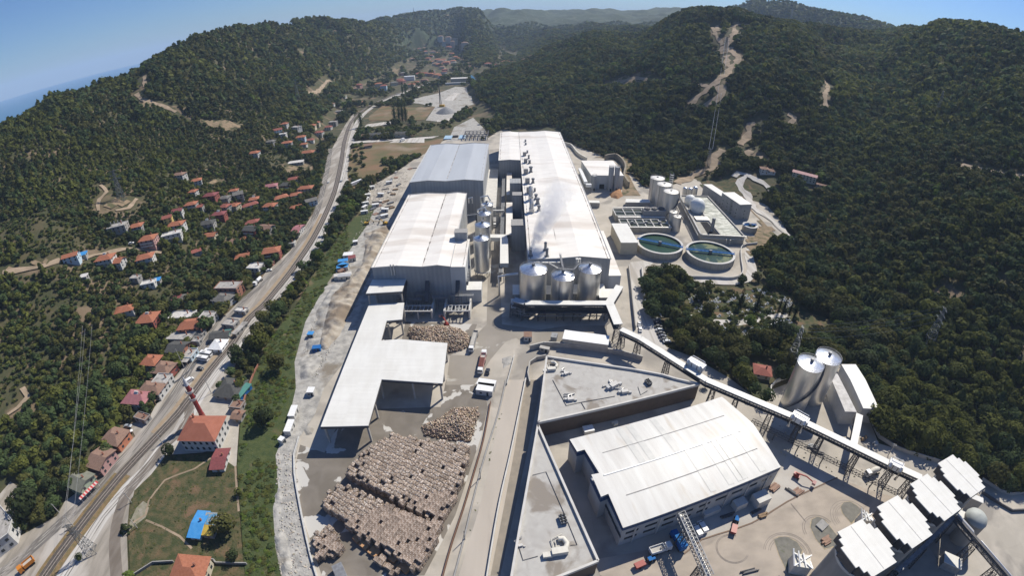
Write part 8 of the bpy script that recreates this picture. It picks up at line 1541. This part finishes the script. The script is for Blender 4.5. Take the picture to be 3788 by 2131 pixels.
# low scrub on the left slope
k = 44000; a = np.radians(rt_.uniform(-96, -24, k)); dd = np.sqrt(rt_.uniform(225 ** 2, 760 ** 2, k)); x, y = np.sin(a) * dd, np.cos(a) * dd; z = height(x, y); m = (z > 3) & (z < 85) & ~is_clear(x, y) & (vnoise(x / 16, y / 16, 41) + vnoise(x / 5, y / 5, 42) * .5 > .38); x, y, z = x[m], y[m], z[m]; k = len(x)
tag(plant('scrub', x, y, z - .4, rt_.uniform(.7, 1.9, k), rt_.uniform(.5, .95, k), TINTS[rt_.integers(0, 7, k)] * rt_.uniform(.75, 1.25, (k, 1)) * 1.1, np.full(k, 'blob'), 20), 'low olive scrub covering the lower left slope', 'scrub', kind='stuff')
# named trees
FT = [(ML, 1972, 1010, 4.2, 'round dark tree beside the pale road, upper left of the big riverside one'), (ML, 2075, 930, 6, 'broad tree by the river above the round one'), (ML, 1935, 1200, 8, 'big dark riverside tree right of the minibuses'), (ML, 2060, 1340, 6.5, 'leafy tree in the river strip below the big dark one'), (Q11, 2130, 1180, 6.5, 'dark tree in the river strip beside the mosque court'), (BL, 1690, 1120, 6.2, 'dense round tree next to the bright blue shed'), (BL, 1275, 560, 4.4, 'dark bush-like tree left of the mosque'), (BL, 250, 990, 9.5, 'very large dark tree at the lower left edge'), (BL, 130, 1130, 5, 'tree at the foot of the very large dark one'), (BL, 1740, 1330, 3.2, 'small tree behind the garden wall at the bottom'), (BL, 600, 1330, 2.2, 'small tree by the wet road junction'),
 (ML, 2370, 540, 5.5, 'dark riverside tree beside the railway, lowest of the upper clump'), (ML, 2440, 430, 5, 'riverside tree second in the upper clump'), (ML, 2470, 330, 6, 'large dark riverside tree in the middle of the upper clump'), (ML, 2540, 250, 6, 'riverside tree near the pale road bridge'), (MM, 40, 130, 7, 'big green tree at the head of the river strip'), (MM, 90, 200, 6, 'green tree beside the white cars of the site entrance'), (MM, 20, 250, 6, 'green tree below the big one at the head of the river strip'), (MM, 60, 60, 6, 'leafy tree behind the site entrance trailer'),
 (MM, 2290, 770, 6, 'dark tree near the curved road, left of the car park wood'), (MM, 2420, 640, 6, 'dark tree above the cemetery washhouse'), (MM, 2500, 700, 7, 'broad dark tree left of the cemetery'), (MM, 2450, 760, 6.5, 'dark tree just above the white washhouse'), (MR, 180, 820, 6, 'tall dark tree at the upper left corner of the cemetery'), (MR, 240, 920, 5, 'dark tree beside the pale cemetery path'), (MM, 2480, 960, 5, 'pale feathery tree beside the car row'), (MM, 2530, 1150, 6, 'dark tree below the car row'), (MR, 540, 1020, 5, 'olive tree below the cemetery path'), (BR, 1995, 560, 3, 'low bush at the corner of the farthest stepped tower'), (Q5, 430, 740, 2.5, 'bare grey bush at the corner of the brown office block')]
for T, x, y, r, lb in FT:
    p = at(T(x, y)); z = max(0, hz(p.x, p.y)); q = rt_.integers(0, 8); tree(lb, p.x, p.y, z, r * .78, 1.15, 'blob', tuple(TINTS[q] * (.8 if 'dark' in lb else 1.15)))
for k, (T, x, y, r, hs, lb) in enumerate(((MR, 470, 880, 1.9, 1.05, 'tall dark cypress, first from the left in the cemetery'), (MR, 590, 900, 2.0, 1.05, 'tall dark cypress, second from the left in the cemetery'), (MR, 755, 920, 1.6, 1.1, 'dark cypress, third from the left in the cemetery'), (MR, 785, 935, 1.8, 1.15, 'tallest dark cypress, fourth from the left in the cemetery'), (MR, 830, 950, 1.7, 1.1, 'dark cypress, fifth from the left in the cemetery'), (MR, 870, 960, 1.6, 1.1, 'dark cypress, rightmost in the cemetery'),
  (TM, 422, 905, 4.5, 1., 'tall dark poplar standing alone left of the poplar clump'), (TM, 455, 905, 4.5, 1., 'tall poplar, left one of the clump'), (TM, 480, 905, 5, 1., 'tall poplar, middle one of the clump'), (TM, 505, 905, 4.5, 1.05, 'tall poplar, right one of the clump'), (TM, 555, 715, 4.5, 1., 'poplar by the pale road strip farther up the valley'), (TM, 478, 690, 4, .9, 'far poplar, left one of a short row by the railway'), (TM, 500, 690, 4, .9, 'far poplar, right one of a short row by the railway'), (TL, 2395, 1180, 2.6, 1.1, 'tall poplar beside the upper road, lower one'), (TL, 2380, 1100, 2.6, 1.1, 'tall poplar beside the upper road, upper one'), (TL, 2300, 1330, 2.2, 1.1, 'poplar by the timber yard'), (TL, 2330, 1270, 2.2, 1.1, 'poplar behind the timber yard'), (TL, 2138, 1180, 2., 1.1, 'slim poplar left of the wide orange roof'), (TM, 45, 900, 4, .8, 'dark poplar near the pale road beside the railway'), (TM, 173, 940, 5, .7, 'broad tree beside the pale slab'))):
    p = at(T(x, y)) if T is not TL else hit(T(x, y)); tree(lb, p.x, p.y, max(0, hz(p.x, p.y)), r, hs, 'column', (.22, .26, .24) if T is MR else (.75, .9, .8), name='cypress' if T is MR else 'poplar', cat='cypress' if T is MR else 'poplar')
# shrubs and ground cover on the flats
def scatter(name, label, polys, n, r0, r1, q, tsel=(0, 8), bright=1.2, hs=.7, kind='blob', pick=None):
    XX, YY = [], []
    for pl in polys:
        xs, ys = [p[0] for p in pl], [p[1] for p in pl]; k = int(n / len(polys)) * 3; x, y = rt_.uniform(min(xs), max(xs), k), rt_.uniform(min(ys), max(ys), k); m = pip(x, y, pl) & (vnoise(x / 9, y / 9, 31) > .35); XX.append(x[m][:n]); YY.append(y[m][:n])
    x, y = np.concatenate(XX), np.concatenate(YY); k = len(x); o = plant(name, x, y, np.zeros(k) - .3, rt_.uniform(r0, r1, k) ** 1., np.full(k, hs) * rt_.uniform(.6, 1.2, k), TINTS[np.array(pick)[rt_.integers(0, len(pick), k)] if pick else rt_.integers(*tsel, k)] * bright * rt_.uniform(.8, 1.2, (k, 1)), np.full(k, kind), q); return tag(o, label, 'shrubs', kind='stuff')
def polyof(T, P): return [(p.x, p.y) for p in S_(T, P)]
RV = [polyof(BL, [(1830, 1449), (1785, 970), (1765, 640), (1800, 200), (1880, 0), (2180, 0), (2130, 320), (2040, 520), (2040, 760), (2010, 1000), (2040, 1449)]), polyof(ML, [(1880, 1400), (1920, 1280), (2010, 1090), (2200, 850), (2400, 520), (2574, 250), (2574, 470), (2400, 740), (2240, 1000), (2170, 1280), (2170, 1449)])]
scatter('riverside_shrubs', 'bright green shrubs and undergrowth along the river strip', RV, 1700, .5, 1.5, 54, bright=1.12, hs=.42, pick=[0, 4, 7, 2, 5])
scatter('meadow_tufts', 'tufts and low scrub in the dry meadow by the mosque', [polyof(BL, [(1000, 1449), (960, 1050), (1010, 830), (1210, 570), (1600, 560), (1735, 660), (1765, 970), (1810, 1449)])], 2600, .2, .6, 16, (0, 7), 1.15, .5, pick=[2, 5, 5, 6, 0])
scatter('hedge_shrubs', 'shrubs and hedges on the flats beyond the bluish-roofed hall', [polyof(TM, [(90, 1075), (180, 1060), (200, 1200), (150, 1440), (80, 1440)]), polyof(TM, [(330, 1190), (620, 1150), (500, 1215), (330, 1230)]), polyof(TM, [(120, 960), (560, 930), (860, 900), (850, 940), (540, 990), (200, 1000)]), polyof(TM, [(660, 600), (760, 600), (740, 680), (440, 712), (640, 640)]), polyof(TM, [(850, 870), (960, 790), (1000, 850), (900, 900)]), polyof(TM, [(210, 670), (400, 640), (420, 680), (240, 740)]), polyof(TM, [(370, 740), (560, 770), (500, 780), (360, 780)])], 900, 1.5, 3.6, 40, (0, 8), 1.05, 1.)
scatter('court_weeds', 'weeds in the traffic islands and planted strip of the street', [polyof(BM, [(1215, 200), (1240, 200), (1100, 700), (1010, 1000), (960, 1300), (930, 1449), (900, 1449), (960, 1150), (1080, 650)])], 260, .2, .45, 12, (2, 7), 1.2, .5)
scatter('cemetery_grass', 'grass tufts and bushes between the graves', [polyof(MR, [(40, 790), (250, 740), (640, 725), (880, 790), (900, 900), (860, 1100), (400, 1100), (60, 940)])], 300, .6, 2.3, 40, (0, 7), 1.0, .8)
# loose debris on the pale ground
r_ = np.random.default_rng(9); XX, YY = [], []
for pl, k in ((polyof(MM, [(230, 0), (420, 0), (300, 260), (180, 340), (100, 420), (30, 640), (-60, 700), (150, 300)]), 500), (polyof(Q8, [(450, 850), (1000, 700), (1050, 850), (800, 1300), (600, 1430), (450, 1430), (450, 1100)]), 700), (polyof(ML, [(2260, 1100), (2400, 800), (2570, 700), (2500, 1100), (2350, 1400), (2220, 1400)]), 700), (polyof(BR, [(560, 150), (760, 560), (1190, 700), (1560, 860), (1500, 700), (900, 450), (700, 200)]), 120), (polyof(MR, [(350, 340), (620, 340), (760, 400), (600, 440), (480, 400)]), 120), (polyof(BL, [(2040, 560), (2180, 480), (2220, 900), (2300, 1449), (2060, 1449), (2050, 1000)]), 500)):
    xs, ys = [p[0] for p in pl], [p[1] for p in pl]; x, y = r_.uniform(min(xs), max(xs), k * 2), r_.uniform(min(ys), max(ys), k * 2); m = pip(x, y, pl); XX.append(x[m][:k]); YY.append(y[m][:k])
x, y = np.concatenate(XX), np.concatenate(YY); k = len(x); V, F, Tn = rand_boxes(r_, x, y, np.full(k, .15), r_.uniform(.2, 1.0, k), r_.uniform(.2, .6, k), r_.uniform(.1, .35, k), .3)
o = mesh_np('debris', V, F, mat('mixed_debris', (.42, .395, .355), (.33, .305, .27), 2, 3, .9, attr='tint'), smooth=False, tint=Tn); tag(o, 'loose stones, boards and site debris on the pale ground', 'debris', kind='stuff')
# ---------------------------------------------------------------- steam from the roof stack, and the air
st0 = at(Q2(450, 590), H + 5); st1 = at(Q1(960, 900), H + 34); ax_ = (st1 - st0); L_ = ax_.length; m = MB(); prof = []
for i in range(13):
    t = i / 12; prof.append((1.2 + 10.0 * t ** .8, L_ * t))
m.lathe(prof, n=18); o = m.build('steam', None, None, st0); o.rotation_euler = ax_.to_track_quat('Z', 'Y').to_euler(); tag(o, 'pale steam drifting up from the stack on the long main hall roof', 'steam', kind='stuff')
vm = bpy.data.materials.new('steam_volume'); vm.use_nodes = True; n_ = vm.node_tree; n_.nodes.clear(); out = n_.nodes.new('ShaderNodeOutputMaterial'); pv = n_.nodes.new('ShaderNodeVolumePrincipled'); pv.inputs['Color'].default_value = (.97, .97, .98, 1); pv.inputs['Anisotropy'].default_value = .55
tc = n_.nodes.new('ShaderNodeTexCoord'); sx = n_.nodes.new('ShaderNodeSeparateXYZ'); n_.links.new(tc.outputs['Object'], sx.inputs[0])
def mth(op, a, b=None, c=None):
    q = n_.nodes.new('ShaderNodeMath'); q.operation = op
    for i, v in enumerate((a, b, c)):
        if v is None: continue
        if isinstance(v, (int, float)): q.inputs[i].default_value = v
        else: n_.links.new(v, q.inputs[i])
    return q.outputs[0]
rr_ = mth('SQRT', mth('ADD', mth('MULTIPLY', sx.outputs[0], sx.outputs[0]), mth('MULTIPLY', sx.outputs[1], sx.outputs[1]))); tt = mth('DIVIDE', sx.outputs[2], L_); Rz = mth('ADD', 1.1, mth('MULTIPLY', 10.0, mth('POWER', mth('MAXIMUM', tt, .001), .8)))
fall = mth('MAXIMUM', mth('SUBTRACT', 1.0, mth('DIVIDE', rr_, Rz)), 0.0); nz = n_.nodes.new('ShaderNodeTexNoise'); nz.inputs['Scale'].default_value = .22; nz.inputs['Detail'].default_value = 4; nz.inputs['Distortion'].default_value = .8; n_.links.new(tc.outputs['Object'], nz.inputs['Vector'])
nn = mth('MAXIMUM', mth('MULTIPLY', mth('SUBTRACT', nz.outputs['Fac'], .36), 4.0), 0.0); fd = mth('MAXIMUM', mth('SUBTRACT', 1.05, tt), 0.0); dn = mth('MULTIPLY', mth('MULTIPLY', mth('MULTIPLY', fall, nn), fd), 1.5); n_.links.new(dn, pv.inputs['Density']); n_.links.new(pv.outputs[0], out.inputs['Volume']); o.data.materials.append(vm)
hzb = MB().box(0, 0, -31, 33000, 33000, 31 + 420).build('haze', None); hzb.location = (0, 0, 0); tag(hzb, 'thin blue air over the whole valley', 'haze', kind='stuff')
hm = bpy.data.materials.new('haze_air'); hm.use_nodes = True; n_ = hm.node_tree; n_.nodes.clear(); out = n_.nodes.new('ShaderNodeOutputMaterial'); pv = n_.nodes.new('ShaderNodeVolumePrincipled'); pv.inputs['Color'].default_value = (.60, .76, .98, 1); pv.inputs['Density'].default_value = .85e-4; pv.inputs['Anisotropy'].default_value = .0; n_.links.new(pv.outputs[0], out.inputs['Volume']); hzb.data.materials.append(hm)
